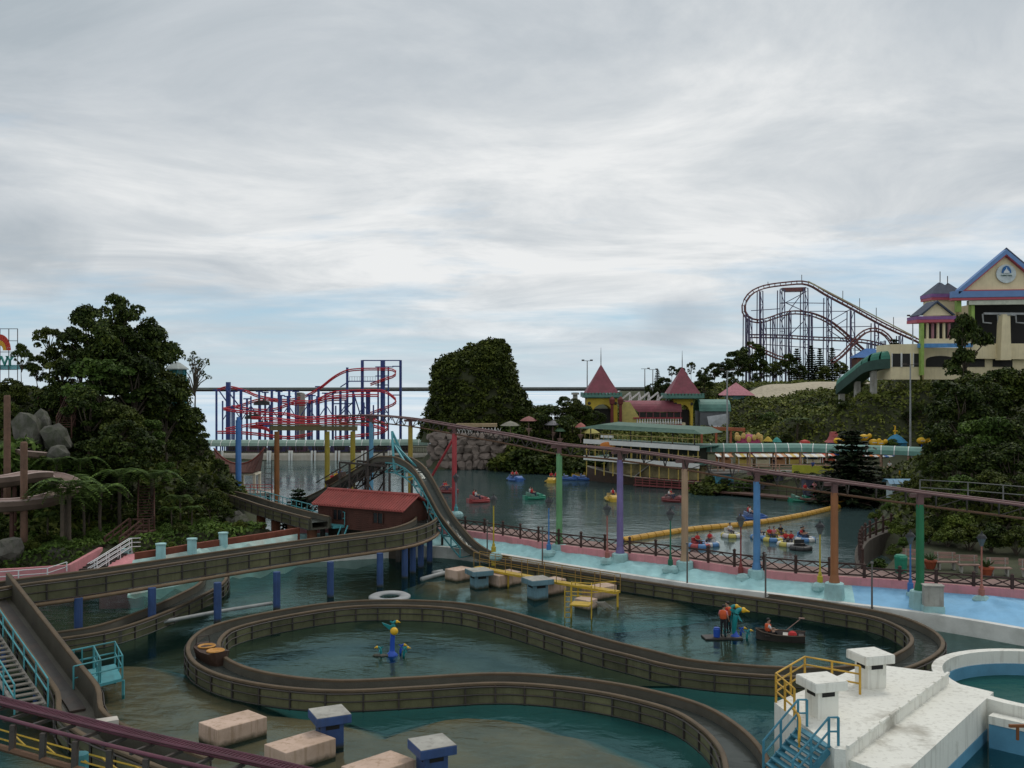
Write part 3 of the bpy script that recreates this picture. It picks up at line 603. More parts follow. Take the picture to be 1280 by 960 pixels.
def vent(p, m, h, w, lab, grp, rz=.5, slots=True):
    t = thing('capped_vent', lab, 'vent', tuple(p), grp)
    mb = MB(); mb.box((p.x, p.y, p.z + h / 2 - .2), (w, w, h + .4), rz); mb.build('shaft', m, t, bevel=.02)
    mb = MB(); mb.box((p.x, p.y, p.z + h + .16), (w * 1.55, w * 1.55, .32), rz); c = mb.build('cap', m, t, bevel=.03)
    mb = MB(); mb.box((p.x, p.y, p.z + h + .328), (w * 1.5, w * 1.5, .015), rz); mb.build('cap_top', M_WHITEC if slots == 2 else M_CONC, c)
    for k in range(4):
        mb = MB(); a = rz + k * PI / 2; mb.box((p.x + math.cos(a) * w * .503, p.y + math.sin(a) * w * .503, p.z + h - .14), (.03, w * .6, .15), a); mb.build('slot', mat('slot_dark', (.01, .01, .01)), t)
vent(W(412, 932), M_BLUE, .95, .85, 'dark blue capped vent between two long pink blocks on the shelf', 'capped vents', .45)
vent(W(540, 974), M_BLUE, .95, .85, 'dark blue capped vent standing apart beyond the long pink blocks', 'capped vents', .45)
M_GB = mat('grey_blue_paint', (.13, .24, .29), .7, .2, 1., .4, (.08, .11, .10), streak=.45, slime=.3)
vent(W(599, 734), M_GB, .85, .95, 'grey blue capped vent near the chute end of the catwalk', 'capped vents', .45)
vent(W(672, 748), M_GB, .95, 1.0, 'grey blue capped vent near the catwalk ladder', 'capped vents', .45)
# yellow catwalk
cw = [W(x, y, .95) for x, y in ((596, 708), (640, 716), (700, 727), (772, 739))]
t = thing('yellow_catwalk', 'yellow catwalk with thin railing along the flume beside the pink blocks', 'catwalk', (cw[0].x, cw[0].y, 0))
mb = MB(); mb.sweep([(-.3, 0), (.3, 0), (.3, -.14), (-.3, -.14)], resample(cw, 1)); mb.build('deck', M_YEL, t)
for s in (-.28, .28):
    mb = MB(); e = offset(resample(cw, 1.5), s)
    for z in (.5, 1.): mb.tube([p + V((0, 0, z)) for p in e], .025, 5)
    for p in e: mb.bar(p, p + V((0, 0, 1)), .045)
    mb.build('railing', mat('rusty_yellow', (.28, .17, .04), .7, .3), t)
for p in resample(cw, 3)[::1]: mb = MB(); mb.bar(p + V((0, 0, -1.5)), p + V((0, 0, -.1)), .12); mb.build('leg', M_YEL, t)
p = W(727, 757, .75)
mb = MB(); mb.box((p.x, p.y + .3, .78), (1.15, 1.0, .08), -.3); mb.build('platform', M_YEL, t)
mb = MB()
for dx, dy in ((-.6, -.1), (.55, -.45), (.65, .6), (-.5, .9)):
    mb.bar((p.x + dx, p.y + .3 + dy, -.7), (p.x + dx, p.y + .3 + dy, 1.9), .06)
for z in (1.3, 1.85):
    q = [(p.x + dx, p.y + .3 + dy, z) for dx, dy in ((-.6, -.1), (.55, -.45), (.65, .6), (-.5, .9))]; mb.tube(q, .03, 5)
    mb.tube([q[2], q[2] + V((1.6, -.4, .9)) if False else V(q[2]) + V((1.5, .6, 0))], .03, 5)
mb.build('platform_railing', M_YEL, t)
mb = MB()
for dx in (-.95, -.6): mb.bar((p.x + dx, p.y + .3, -.8), (p.x + dx, p.y + .3, 1.7), .06)
for k in range(7): mb.bar((p.x - .95, p.y + .3, -.3 + .3 * k), (p.x - .6, p.y + .3, -.3 + .3 * k), .04)
mb.build('ladder', M_YEL, t)
mb = MB()
a, b = W(750, 752, .5), W(762, 760, .05)
for s in (-.25, .25): mb.bar(a + V((s, 0, 0)), b + V((s, 0, -.1)), .06)
for k in range(6): q = a.lerp(b, (k + .5) / 6); mb.bar(q + V((-.25, 0, 0)), q + V((.25, 0, 0)), .1, .03)
tag(mb.build('wooden_steps', mat('grey_step', (.3, .28, .24), .8)), 'small grey wooden steps leaning into the water off the smallest pink block', 'steps')
# ring float, grey
p = W(487, 746.5); mb = MB(); mb.sweep([(-.34, -.1), (-.34, .03), (-.2, .1), (.2, .1), (.34, .03), (.34, -.1)], [(p.x + .98 * math.cos(a), p.y + 1.2 * math.sin(a), .04) for a in np.linspace(0, 2 * PI, 26, endpoint=False)], closed=True)
tag(mb.build('ring_float', mat('ring_grey', (.3, .31, .31), .7), smooth=True), 'grey ring float on the pool behind the loop flume', 'float')
p = W(538, 721); mb = MB(); mb.tube([W(527, 724, .1), W(545, 719, .1), W(557, 716, .15)], .16, 8); mb.tube([W(541, 716, .1), W(553, 714, .1)], .14, 8)
tag(mb.build('pipe_stub', mat('grey_pipe', (.3, .3, .3)), smooth=True), 'short pale pipe stub beside the pink block at the catwalk end', 'pipe')
# ---------------------------------------------------------------- white pump deck and round basin
M_BASIN = mat('basin_blue', (.10, .28, .42), .6, .2, .8, .3, (.08, .18, .25))
pts = {k: W(x, y, z) for k, (x, y, z) in dict(a=(968, 878, 2.0), b=(1043, 936, 2.0), c=(1057, 937, 2.0), d=(1186, 842, 2.0), e=(1085, 829, 2.0), f=(1187, 853, 1.6), g=(1242, 865, 1.6), h=(1125, 972, 1.6), i=(1055, 950, 1.6)).items()}
t = thing('pump_deck', 'stained white concrete pump deck in two levels at the pool edge', 'building', (pts['b'].x, pts['b'].y, 0))
mb = MB(); P = [pts[k] for k in 'abcde']; mb.prism(P, (0, 0, -3.6)); mb.build('upper_slab', M_WHITEC, t)
mb = MB(); P = [pts['i'] + V((0, .25, -.003)), pts['f'] + V((-.02, .2, -.003)), pts['g'], pts['h'] + V((0, -.0, 0))]; mb.prism(P, (0, 0, -1.15)); mb.build('lower_slab', M_WHITEC, t)
mb = MB(); mb.prism([p + V((0, 0, -1.16)) + (V((.03, .0, 0))) for p in P], (0, 0, -2)); mb.build('blue_base', M_BASIN, t)
c, d = pts['c'], pts['d']; n = 11
for k in range(n):
    p, q = c.lerp(d, k / n + .01), c.lerp(d, (k + 1) / n - .01); mb = MB(); r = (d - c).normalized().cross(V((0, 0, 1))) * .07; mb.prism([p + r, q + r, q - r * .5, p - r * .5], (0, 0, .1)); mb.build('kerb_block', M_WHITEC, t)
for p, lab in ((W(1027, 893, 2.0), 'white capped vent on the pump deck beside the blue steps'), (W(1088, 857, 2.0), 'white capped vent on the far side of the pump deck')):
    vent(p, M_WHITEC, .95, .82, lab, 'capped vents', .28, 2)
M_YR = mat('railing_yellow', (.56, .33, .04), .55, .2, 2., .3, (.2, .1, .04))
def railing(name, P, m, zs, lab, cat='railing', step=1.2, r=.035):
    t = thing(name, lab, cat, tuple(P[0]))
    for z in zs: mb = MB(); mb.tube([p + V((0, 0, z)) for p in P], r, 6); mb.build('rail', m, t, smooth=True)
    for a, b in zip(P, P[1:]):
        k = max(1, round((b - a).length / step))
        for i in range(k): q = a.lerp(b, i / k); mb = MB(); mb.bar(q, q + V((0, 0, zs[-1])), r * 2); mb.build('post', m, t)
    mb = MB(); mb.bar(P[-1], P[-1] + V((0, 0, zs[-1])), r * 2); mb.build('post', m, t)
    return t
railing('deck_railing', [W(993, 899, 2.), W(970, 878, 2.), W(1006, 855, 2.), W(1075, 868, 2.)], M_YR, (.4, .75, 1.05), 'yellow pipe railing around the corner of the white pump deck')
M_ST = mat('stair_teal', (.055, .22, .30), .55, .2, 2., .3, (.03, .08, .1))
a, b = W(1002, 910, 1.95) + V((-.12, 0, 0)), W(1042, 934, 1.95) + V((-.15, 0, 0)); dn = V((-1.25, -.35, -1.25))
t = thing('deck_stair', 'blue steel stair with railings descending from the white pump deck', 'stairs', tuple(a))
for k in range(7): q = dn * (k / 7); mb = MB(); mb.bar(a + q, b + q, .24, .05, V((0, 0, 1))); mb.build('tread', M_ST, t)
for s in (a, b):
    mb = MB(); mb.bar(s + V((0, 0, -.1)), s + dn + V((0, 0, -.1)), .06, .22); mb.build('stringer', M_ST, t)
    mb = MB()
    for z in (.5, .95): mb.tube([s + V((.3, 0, z)), s + V((0, 0, z)), s + dn + V((0, 0, z))], .035, 6)
    for f in (0, .5, 1): mb.bar(s + dn * f, s + dn * f + V((0, 0, .95)), .07)
    mb.bar(s + V((.3, 0, 0)), s + V((.3, 0, .95)), .07); mb.build('handrail', M_ST, t)
p = W(1000, 962, .9); mb = MB(); mb.tube(spline([p, p + V((0, .1, .9)), p + V((.15, .6, 1.5)), p + V((.2, 1.6, 1.5))], .2), .05, 6); tag(mb.build('grab_rail', M_YR, smooth=True), 'curved yellow grab rail at the foot of the blue stair', 'railing')
C = V((22.0, 40.3, 0)); Rr = 4.7
t = thing('round_basin', 'round white walled basin with pale blue inside next to the pump deck', 'basin', tuple(C))
mb = MB(); N = 56
def ring(r0, r1, z0, z1, m, nm):
    mb = MB(); v = []; f = []
    for k in range(N):
        cs, sn = math.cos(2 * PI * k / N), math.sin(2 * PI * k / N); v += [(C.x + r * cs, C.y + r * sn, z) for r, z in ((r0, z1), (r1, z1), (r1, z0), (r0, z0))]
        j = (k + 1) % N; f += [(k * 4 + i, j * 4 + i, j * 4 + (i + 1) % 4, k * 4 + (i + 1) % 4) for i in range(4)]
    mb.add(v, f); return mb.build(nm, m, t)
ring(Rr - .42, Rr, -1.6, 1.6, M_WHITEC, 'rim_wall'); ring(Rr - .50, Rr - .425, -1.6, 1.05, M_BASIN, 'inner_lining')
mb = MB(); mb.lathe([(.1, .55), (Rr - .45, .55)], tuple(C), 48); mb.v = mb.v[48:]; mb.f = [tuple(range(48))]; mb.mi = [0]; mb.build('basin_water', water('basin_water', (.02, .09, .08), 0., (.4, .5, .5)), t)
lp = [W(1238, 893, 1.2), W(1330, 913, 1.2)]; t = thing('basin_ledge', 'white topped blue wall joining the pump deck to the round basin', 'wall', tuple(lp[0])); mb = MB(); mb.sweep([(-.3, 0), (.2, 0), (.2, -.3), (-.3, -.3)], lp); mb.build('coping', M_WHITEC, t); mb = MB(); mb.sweep([(-.28, -.31), (.16, -.31), (.16, -2.8), (-.28, -2.8)], lp); mb.build('wall', M_BASIN, t)
p = W(1272, 925, .9); mb = MB(); mb.bar(p, p + V((0, 0, .5)), .08); mb.bar(p + V((-.3, 0, .5)), p + V((.6, 0, .5)), .1); tag(mb.build('mooring_bracket', mat('rust', (.2, .07, .02))), 'rusty bracket standing in the water by the blue ledge', 'bracket')

# ---------------------------------------------------------------- lakeside fence
M_FEN = mat('dark_fence_wood', (.055, .028, .022), .8, .3, 2., .3, (.03, .02, .02), .2)
BOXF = MB().box((0, 0, 0), (1, 1, 1)).mesh('fence_piece', M_FEN)
FP = resample([p + V((0, 0, .02)) for p in FENCE if p.x > -7.4], 2.0)
t = thing('lakeside_fence', 'dark brown timber fence with crossed bays along the lakeside path', 'fence', tuple(FP[0]))
POSTM = MB().box((0, 0, .62), (.15, .15, 1.24)).lathe([(.11, 1.24), (.13, 1.3), (.02, 1.42)], (0, 0, 0), 6).mesh('fence_post', M_FEN)
fh = lambda p: .82 if p.x < 21 else .62
for p in FP: link('post', POSTM, t, p - wo(t)).scale.z = fh(p)
for p, q in zip(FP, FP[1:]):
    k = fh(p)
    for z in (.18, .98): place_bar('rail', BOXF, p + V((0, 0, z * k)), q + V((0, 0, z * k)), .07, .09, t)
    for s in (0, .5):
        a, b = p.lerp(q, s), p.lerp(q, s + .5); place_bar('brace', BOXF, a + V((0, .0, .22 * k)), b + V((0, 0, .94 * k)), .05, .06, t); place_bar('brace', BOXF, a + V((0, -.06, .94 * k)), b + V((0, -.06, .22 * k)), .05, .06, t)
SP = resample(spline([W(x, y, 1.6) for x, y in ((1078, 712), (1074, 693), (1080, 678), (1098, 668), (1124, 660))], .5), 1.8)
t = thing('shore_fence', 'dark timber fence curving around the shore by the green bin', 'fence', tuple(SP[0]))
for p in SP: link('post', POSTM, t, p - wo(t))
for p, q in zip(SP, SP[1:]):
    for z in (.35, .98): place_bar('rail', BOXF, p + V((0, 0, z)), q + V((0, 0, z)), .07, .1, t)
mb = MB(); mb.sweep([(-.3, .03), (.25, .03), (.25, -2.), (-.3, -2.)], SP); tag(mb.build('shore_kerb', mat('dark_kerb', (.09, .075, .06), .9)), 'dark concrete kerb under the curving shore fence', 'kerb')
# lamp posts
M_LAN = mat('lantern_dark', (.02, .022, .025), .5)
def lamp(p, h, m, lab):
    t = thing('street_lamp', lab, 'street lamp', tuple(p), 'lamp posts along the lake')
    mb = MB(); mb.lathe([(.17, -.6), (.17, .7), (.11, .75), (.10, .9), (.055, 1.0), (.045, h - .6), (.09, h - .58), (.05, h - .5)], tuple(p), 10); mb.build('post', m, t)
    mb = MB(); mb.lathe([(.09, h - .58), (.23, h - .2), (.25, h - .12)], tuple(p), 6); mb.build('lantern', mat('lantern_glass', (.10, .11, .11), .3), t)
    mb = MB(); mb.lathe([(.32, h - .12), (.22, h + .02), (.07, h + .14), (.02, h + .3)], tuple(p), 6); mb.build('lantern_cap', M_LAN, t)
    mb = MB()
    for k in range(3): mb.ball((p.x + RND.uniform(-.25, .25), p.y - .1 + RND.uniform(-.2, .2), p.z + .05), .42, 7, 5, (1, 1, .8))
    mb.build('rock_base', M_PLINTH, t)
for x, yb, yt, c, nm in ((617, 686, 622, (.42, .32, .03), 'mustard yellow lamp post near the drop chute'), (686, 683, 625, (.05, .18, .42), 'blue lamp post beside the pale green column'), (759, 693, 634, (.33, .12, .10), 'rusty pink lamp post beside the purple column'),
                         (838, 703, 640, (.02, .14, .08), 'dark green lamp post beside the tan column'), (926, 713, 647, (.22, .04, .035), 'dark red lamp post beside the bright blue column'), (1025, 725, 656, (.45, .36, .03), 'bright yellow lamp post beside the rust orange column'),
                         (1138, 734, 668, (.05, .16, .40), 'blue lamp post in front of the benches beside the dark green column'), (1227, 742, 670, (.36, .13, .09), 'rusty pink lamp post in front of the benches')):
    p = W(x, yb + 10, 1.2); lamp(p, (yb + 10 - yt) * p.y / F, mat('lamp_%d' % x, c, .55, .15), nm)
for x, y, z in ((459, 640, 1.8), (570, 660, 1.8)):
    p = D(x, y, 86); lamp(V((p.x, p.y, 2.2)), 3.4, M_TEAL, 'teal lamp post behind the red roofed tunnel' if x < 500 else 'teal lamp post between the drop chute and the red column')
for x, y in ((609, 693), (678, 703), (957, 745), (859, 728), (1090, 758)):
    p = W(x, y, .9); mb = MB(); mb.lathe([(.06, -.4), (.045, 2.4), (.09, 2.42), (.09, 2.52)], tuple(p), 7); tag(mb.build('thin_pole', mat('pole_grey', (.12, .11, .10), .6)), 'thin dark pole on the white pool edge ' + {609: 'nearest the drop chute', 678: 'near the grey blue vents', 957: 'near the bright blue column', 859: 'near the tan column', 1090: 'on the sky blue bank'}[x], 'pole', 'thin poles on the pool edge')
# benches, bin, cabinet
M_BEN = mat('bench_wood', (.30, .19, .155), .8, .2, 2., .3, (.15, .1, .08))
def bench():
    t = thing('park_bench', 'x', 'bench', (0, 0, 0), 'benches on the shore')
    for k in range(3): mb = MB(); mb.box((0, -.25 + k * .17, .45), (1.9, .14, .06)); mb.build('seat_slat', M_BEN, t)
    for k in range(2): mb = MB(); mb.box((0, .27 + k * .03, .68 + k * .2), (1.9, .06, .15)); mb.build('back_slat', M_BEN, t)
    for s in (-.65, .65): mb = MB(); mb.box((s, -.05, .21), (.14, .4, .42)); mb.bar((s, .22, .1), (s, .3, .95), .1, .07); mb.build('leg', M_CONC, t)
    return t
bn = bench(); ch = childtree(bn)
for i, (x, y, rz, lab) in enumerate(((1146, 710, -.45, 'pinkish park bench behind the green bin'), (1188, 714, -.12, 'pinkish park bench nearest the flower pot by the dark green column'), (1216, 718, -.1, 'pinkish park bench behind the rusty pink lamp post'), (1255, 722, -.1, 'pinkish park bench past the rusty pink lamp post'), (1296, 724, -.1, 'last pinkish park bench along the path'))):
    p = W(x, y, 1.8); (bn if i == 0 else copy_tree(bn, ch)); o = bn if i == 0 else COL.objects[-1]
    if i: o = [q for q in COL.objects if q.name.startswith('park_bench')][-1]
    o.location = (p.x, p.y + .6, 1.8); o.rotation_euler.z = rz; o['label'] = lab; o.scale = (.68, 1.0, 1.1)
p = W(1126, 716, 1.8); mb = MB(); mb.lathe([(.34, 0), (.38, .85), (.40, .86), (.40, 1.0), (.30, 1.12)], tuple(p), 12); mb.box((p.x, p.y - .36, .93 + 1.8), (.4, .12, .14)); tag(mb.build('litter_bin', mat('bin_green', (.01, .20, .12), .5), bevel=.01), 'green litter bin at the end of the benches', 'bin')
for x, y, lab in ((1163, 711, 'terracotta flower pot behind the dark green column'), (1233, 720, 'terracotta flower pot between two benches')):
    p = W(x, y, 1.8); t = thing('flower_pot', lab, 'pot', tuple(p)); mb = MB(); mb.lathe([(.25, 0), (.40, .45), (.44, .45), (.44, .55), (.36, .55)], tuple(p), 12); mb.build('pot', mat('terracotta', (.30, .07, .03), .8), t)
    mb = MB()
    for k in range(30): a = RND.uniform(0, 6.3); r = RND.uniform(.2, .5); q = p + V((0, 0, .5)); mb.bar(q, q + V((r * math.cos(a), r * math.sin(a), RND.uniform(.2, .5))), .07, .02)
    mb.build('leaves', mat('pot_leaf', (.04, .08, .02)), t)
p = W(1169, 764, .95); t = thing('control_cabinet', 'pale stained control cabinet on the blue bank beside the dark green column', 'cabinet', tuple(p))
mb = MB(); mb.box((p.x, p.y + .3, .95), (1.1, .7, .5), -.15); mb.build('base', M_PLINTH, t)
mb = MB(); mb.box((p.x, p.y + .3, 1.75), (1.0, .6, 1.1), -.15); mb.box((p.x, p.y + .3, 2.33), (1.1, .7, .06), -.15); mb.build('housing', M_CONC, t)
# ---------------------------------------------------------------- left shore: pink steps, painted bank, wooden stairs, slides, sign, pavilion
def wallseg(name, P, h, th, m, lab, cat='wall'):
    mb = MB(); r = []
    for i, p in enumerate(P):
        t_ = P[min(i + 1, len(P) - 1)] - P[max(i - 1, 0)]; n_ = V((t_.y, -t_.x, 0)).normalized(); r.append((p, n_))
    v = []; f = []
    for p, n_ in r: v += [p + n_ * th / 2, p - n_ * th / 2, V((p.x, p.y, h)) - n_ * th / 2, V((p.x, p.y, h)) + n_ * th / 2]
    for i in range(len(P) - 1): f += [(i * 4 + k, i * 4 + 4 + k, i * 4 + 4 + (k + 1) % 4, i * 4 + (k + 1) % 4) for k in range(4)]
    f += [(0, 1, 2, 3), tuple((len(P) - 1) * 4 + k for k in (3, 2, 1, 0))]
    mb.add(v, f); return tag(mb.build(name, m), lab, cat)
wallseg('pink_wall', [D(-30, 713, 63), D(26, 710, 65.5), D(86, 706, 67.1), D(126, 684, 71)], -1, .3, M_PINKW, 'pink wall that climbs beside the steps below the wooded slope')
a0, a1 = D(97, 718, 67.4), D(142, 690, 71.5); sd = V((1.35, .25, 0)); t = thing('pink_steps', 'dark steps with white handrails between pink walls', 'stairs', tuple(a0))
for k in range(10):
    q = a0.lerp(a1, k / 9); mb = MB(); mb.bar(q - sd * .35, q + sd * .85, .42, .1); mb.build('tread', M_DSTEEL, t)
    mb = MB(); mb.bar(q - sd * .35 + V((.1, .2, -.3)), q + sd * .85 + V((.1, .2, -.3)), .1, .5); mb.build('riser', M_CONC, t)
M_WR = mat('white_rail', (.68, .7, .7), .5, .1)
for s in (.78, .9):
    mb = MB()
    for z in (.35, .65, .95): mb.tube([a0 + sd * s + V((-.3, -.4, z - .2)), a0 + sd * s + V((0, 0, z)), a1 + sd * s + V((0, 0, z)), a1 + sd * s + V((.6, .1, z))], .03, 5)
    for f in (0, .33, .66, 1): q = a0.lerp(a1, f) + sd * s; mb.bar(q + V((0, 0, -.3)), q + V((0, 0, .95)), .05)
    mb.build('handrail', M_WR, t)
P = [D(x, y, Y) for x, y, Y in ((-10, 727, 62.6), (26, 724, 64.6), (62, 721, 66.), (86, 713, 66.9))]
railing('white_railing', [p + V((0, -.3, 0)) for p in P], M_WR, (.3, .62), 'low white pipe railing in front of the pink wall', step=2.2, r=.03)
mb = MB(); q = [D(124, 720, 67), D(148, 694, 71), D(180, 691, 72), D(180, 714, 67.5)]; mb.prism(q, (0, 0, -2.5)); tag(mb.build('pink_ramp', M_PINKW), 'pink painted concrete slope beside the steps', 'ramp')
mb = MB(); q = D(157, 690, 71.6); mb.box((q.x, q.y, q.z - .2), (.6, .5, .9)); tag(mb.build('stair_pier', M_PLINTH), 'small pale cyan pier at the head of the pink steps', 'pier')
# painted bank
tl = [W(x, y, 1.9) for x, y in ((166, 701), (205, 695), (245, 688), (290, 681), (330, 675), (372, 668))]; tl = resample(spline(tl, .5), .6); mb = MB(); ns = 6
for i, p in enumerate(tl):
    for j in range(ns + 1):
        t_ = j / ns; q = p + V((.35, -1.9, 0)) * t_; z = 1.95 - 2.3 * t_ ** 1.4 + (noise.noise((q.x * .8, q.y * .8, 2)) * .5 + noise.noise((q.x * 2.1, q.y * 2.1, 5)) * .22) * (0 if j == 0 else 1); mb.v.append((q.x, q.y, z))
for i in range(len(tl) - 1):
    for j in range(ns): k = i * (ns + 1) + j; mb.f.append((k, k + 1, k + ns + 2, k + ns + 1)); mb.mi.append(0)
tag(mb.build('painted_rock_bank', mat('flaking_cyan', (.34, .50, .47), .85, .25, .9, .75, (.42, .40, .34), .5, bscale=3.)), 'flaking cyan painted rock bank below the wooded slope', kind='structure')
mb = MB(); mb.sweep([(-.15, .45), (.1, .45), (.1, -1), (-.15, -1)], [p + V((0, .5, 0)) for p in tl]); tag(mb.build('brick_kerb', mat('brown_kerb', (.20, .06, .035), .85, .3)), 'reddish brown kerb wall behind the flaking cyan bank', 'wall')
for x, y, lab in ((201, 697, 'cyan stub pillar on the bank nearest the pink steps'), (240, 690, 'middle cyan stub pillar on the flaking bank'), (279, 682, 'cyan stub pillar on the bank nearest the rear flume')):
    p = W(x, y, 1.9); t = thing('stub_pillar', lab, 'pillar', (p.x, p.y, 1.5), 'cyan stub pillars'); mb = MB(); mb.lathe([(.34, 1.2), (.32, 2.75)], (p.x, p.y, 0), 10); mb.build('shaft', M_CYAN, t); mb = MB(); mb.lathe([(.37, 2.75), (.37, 2.85)], (p.x, p.y, 0), 10); mb.build('cap', M_PLINTH, t)
# brown timber stairs on the slope
M_STW = mat('stair_timber', (.075, .032, .022), .8, .3, 2., .2)
def flight(t, a, b, w, n, rail=True):
    a, b = V(a), V(b); d = b - a; s = V((d.y, -d.x, 0)).normalized() * w / 2
    for k in range(n): q = a.lerp(b, (k + .5) / n); mb = MB(); mb.bar(q - s, q + s, .26, .06); mb.build('tread', M_STW, t)
    for g in (-1, 1):
        mb = MB(); mb.bar(a + s * g, b + s * g, .08, .25); mb.build('stringer', M_STW, t)
        if rail:
            mb = MB()
            for z in (.55, .95): mb.bar(a + s * g + V((0, 0, z)), b + s * g + V((0, 0, z)), .07, .10)
            for f in np.linspace(0, 1, 4): q = a.lerp(b, f) + s * g; mb.bar(q + V((0, 0, -.9)), q + V((0, 0, 1.0)), .09)
            mb.build('handrail', M_STW, t)
l0, l1, l2, l3 = D(140, 688, 72), D(170, 664, 76), D(187, 664, 76.5), D(183, 606, 81)
t = thing('wooden_stair', 'brown timber stair with landing climbing from the pink steps into the trees', 'stairs', tuple(l0))
flight(t, l0, l1, 1.1, 9); flight(t, (l1 + l2) / 2 + V((.1, .4, .1)), l3, 1.2, 16)
mb = MB(); mb.box(tuple((l1 + l2) / 2), (1.5, 1.5, .1)); mb.build('landing', M_STW, t)
for z in (.5, 1.): mb = MB(); mb.bar(l1 + V((0, -.7, z)), l2 + V((.2, -.7, z)), .07, .1); mb.build('landing_rail', M_STW, t)
for s in (-.7, .7): q = (l1 + l2) / 2; mb = MB(); mb.bar((q.x + s, q.y - .7, q.z - 2), (q.x + s, q.y - .7, q.z + 1.05), .12); mb.build('post', M_STW, t)
t = thing('upper_wooden_stair', 'short weathered timber stair high on the slope above the boulders', 'stairs', tuple(D(82, 535, 86))); flight(t, D(80, 535, 86), D(94, 502, 91), 1.2, 12)
mb = MB()
for z in (.5, 1.): mb.bar(D(45, 506, 90) + V((0, 0, z)), D(100, 504, 91) + V((0, 0, z)), .08, .1)
for x in (48, 62, 76, 90): q = D(x, 506, 90.3); mb.bar(q + V((0, 0, -1)), q + V((0, 0, 1)), .1)
mb.build('landing_rail', M_STW, t)
# log slides
M_SLO = mat('slide_outside', (.15, .105, .08), .8, .25, 1., .4, (.12, .08, .06)); M_SLI = mat('slide_inside', (.40, .30, .265), .5, .15, 1., .35, (.35, .24, .2))
pr = [(-.7, .1), (-.82, .1), (-.78, -.25), (-.45, -.62), (0, -.72), (.45, -.62), (.78, -.25), (.82, .1), (.7, .1), (.62, -.25), (.35, -.5), (0, -.58), (-.35, -.5), (-.62, -.25)]
for px, lab in (([(-70, 560, 80), (-20, 560, 80), (20, 562, 79), (44, 567, 79), (52, 573, 81)], 'highest pale flume slide trough on wooden posts below the boulders'),
                ([(-60, 598, 72), (0, 598, 73), (40, 592, 75), (66, 593, 76.5), (84, 601, 76), (86, 610, 73.5), (66, 620, 71.5), (30, 626, 70), (-10, 628, 69), (-70, 628, 68)], 'pale pinkish flume slide trough bending back on itself at the forest edge')):
    pa = spline([D(*q) for q in px], .5); t = thing('log_slide', lab, 'slide', (pa[0].x, pa[0].y, 2), 'log slides'); mb = MB(); n = len(pr); mb.sweep(pr, resample(pa, .6))
    mb.mi = [1 if (k % n) in (8, 9, 10, 11, 12, 13) else 0 for k in range(len(mb.f))]; mb.build('trough', [M_SLO, M_SLI], t)
    for s in (-.76, .76): mb = MB(); mb.tube(offset(pa, s, .12), .07, 5); mb.build('lip', M_SLI, t)
    for p in resample(pa, 4.5)[:]: mb = MB(); mb.bar((p.x, p.y, min(0, tz(p.x, p.y) - .3)), (p.x, p.y, p.z - .66), .22); mb.build('support', M_STW, t)
for x, y0, y1, Y, lab in ((9, 494, 560, 76, 'tall weathered log post beside the highest slide'), (30, 552, 617, 70, 'weathered log post in front of the pinkish slide')):
    p, q = D(x, y0, Y), D(x, y1, Y); mb = MB(); mb.lathe([(.26, q.z - 5), (.24, p.z - .1), (.18, p.z)], (p.x, p.y, 0), 9); tag(mb.build('log_post', mat('grey_log', (.16, .09, .06), .9, .3, 2., .3, (.08, .05, .04), .4)), lab, 'post')
# boulders
M_ROCK = mat('grey_rock', (.10, .095, .08), .9, .45, 1.3, .75, (.035, .045, .018), .9, bscale=5., streak=.5)
def rock_mesh(seed, n=2):
    bm = bmesh.new(); bmesh.ops.create_icosphere(bm, subdivisions=n, radius=1)
    for v in bm.verts:
        c = v.co.copy(); m_ = max(abs(c.x), abs(c.y), abs(c.z)); v.co = c.lerp(c / m_, .7) * (1 + .30 * noise.noise(c * 1.1 + V((seed, 0, 0))) + .07 * noise.noise(c * 3.1 + V((0, seed, 0))))
    me = bpy.data.meshes.new('rock'); bm.to_mesh(me); bm.free(); me.materials.append(M_ROCK); return me
ROCKS = [rock_mesh(i * 7.3) for i in range(5)]
for i, (x, y, Y, s, lab) in enumerate(((36, 545, 84, (1.1, 1.0, 1.9), 'big upright grey boulder on the slope under the timber stair'), (50, 538, 85, (.7, .9, 1.7), 'narrow pale boulder leaning against the big boulder'), (70, 548, 84, (1.1, 1.2, 1.2), 'rounded grey boulder at the foot of the upper stair'), (72, 578, 80, (.8, .9, 1.5), 'dark tall boulder below the upper stair'), (69, 697, 69, (.8, .8, .75), 'tan boulder on the grass above the pink wall'), (10, 690, 67, (1., .9, .8), 'mossy grey boulder above the pink wall'), (290, 648, 86, (.8, .7, .6), 'grey rock beside the rear flume'), (300, 655, 84, (.7, .7, .8), 'pale rock by the end of the cyan bank'))):
    o = link('boulder', ROCKS[i % 5], None, D(x, y, Y)); o.scale = s; o.rotation_euler = (0, .1 * i, i * 1.7); tag(o, lab, 'rock', 'boulders on the slope')
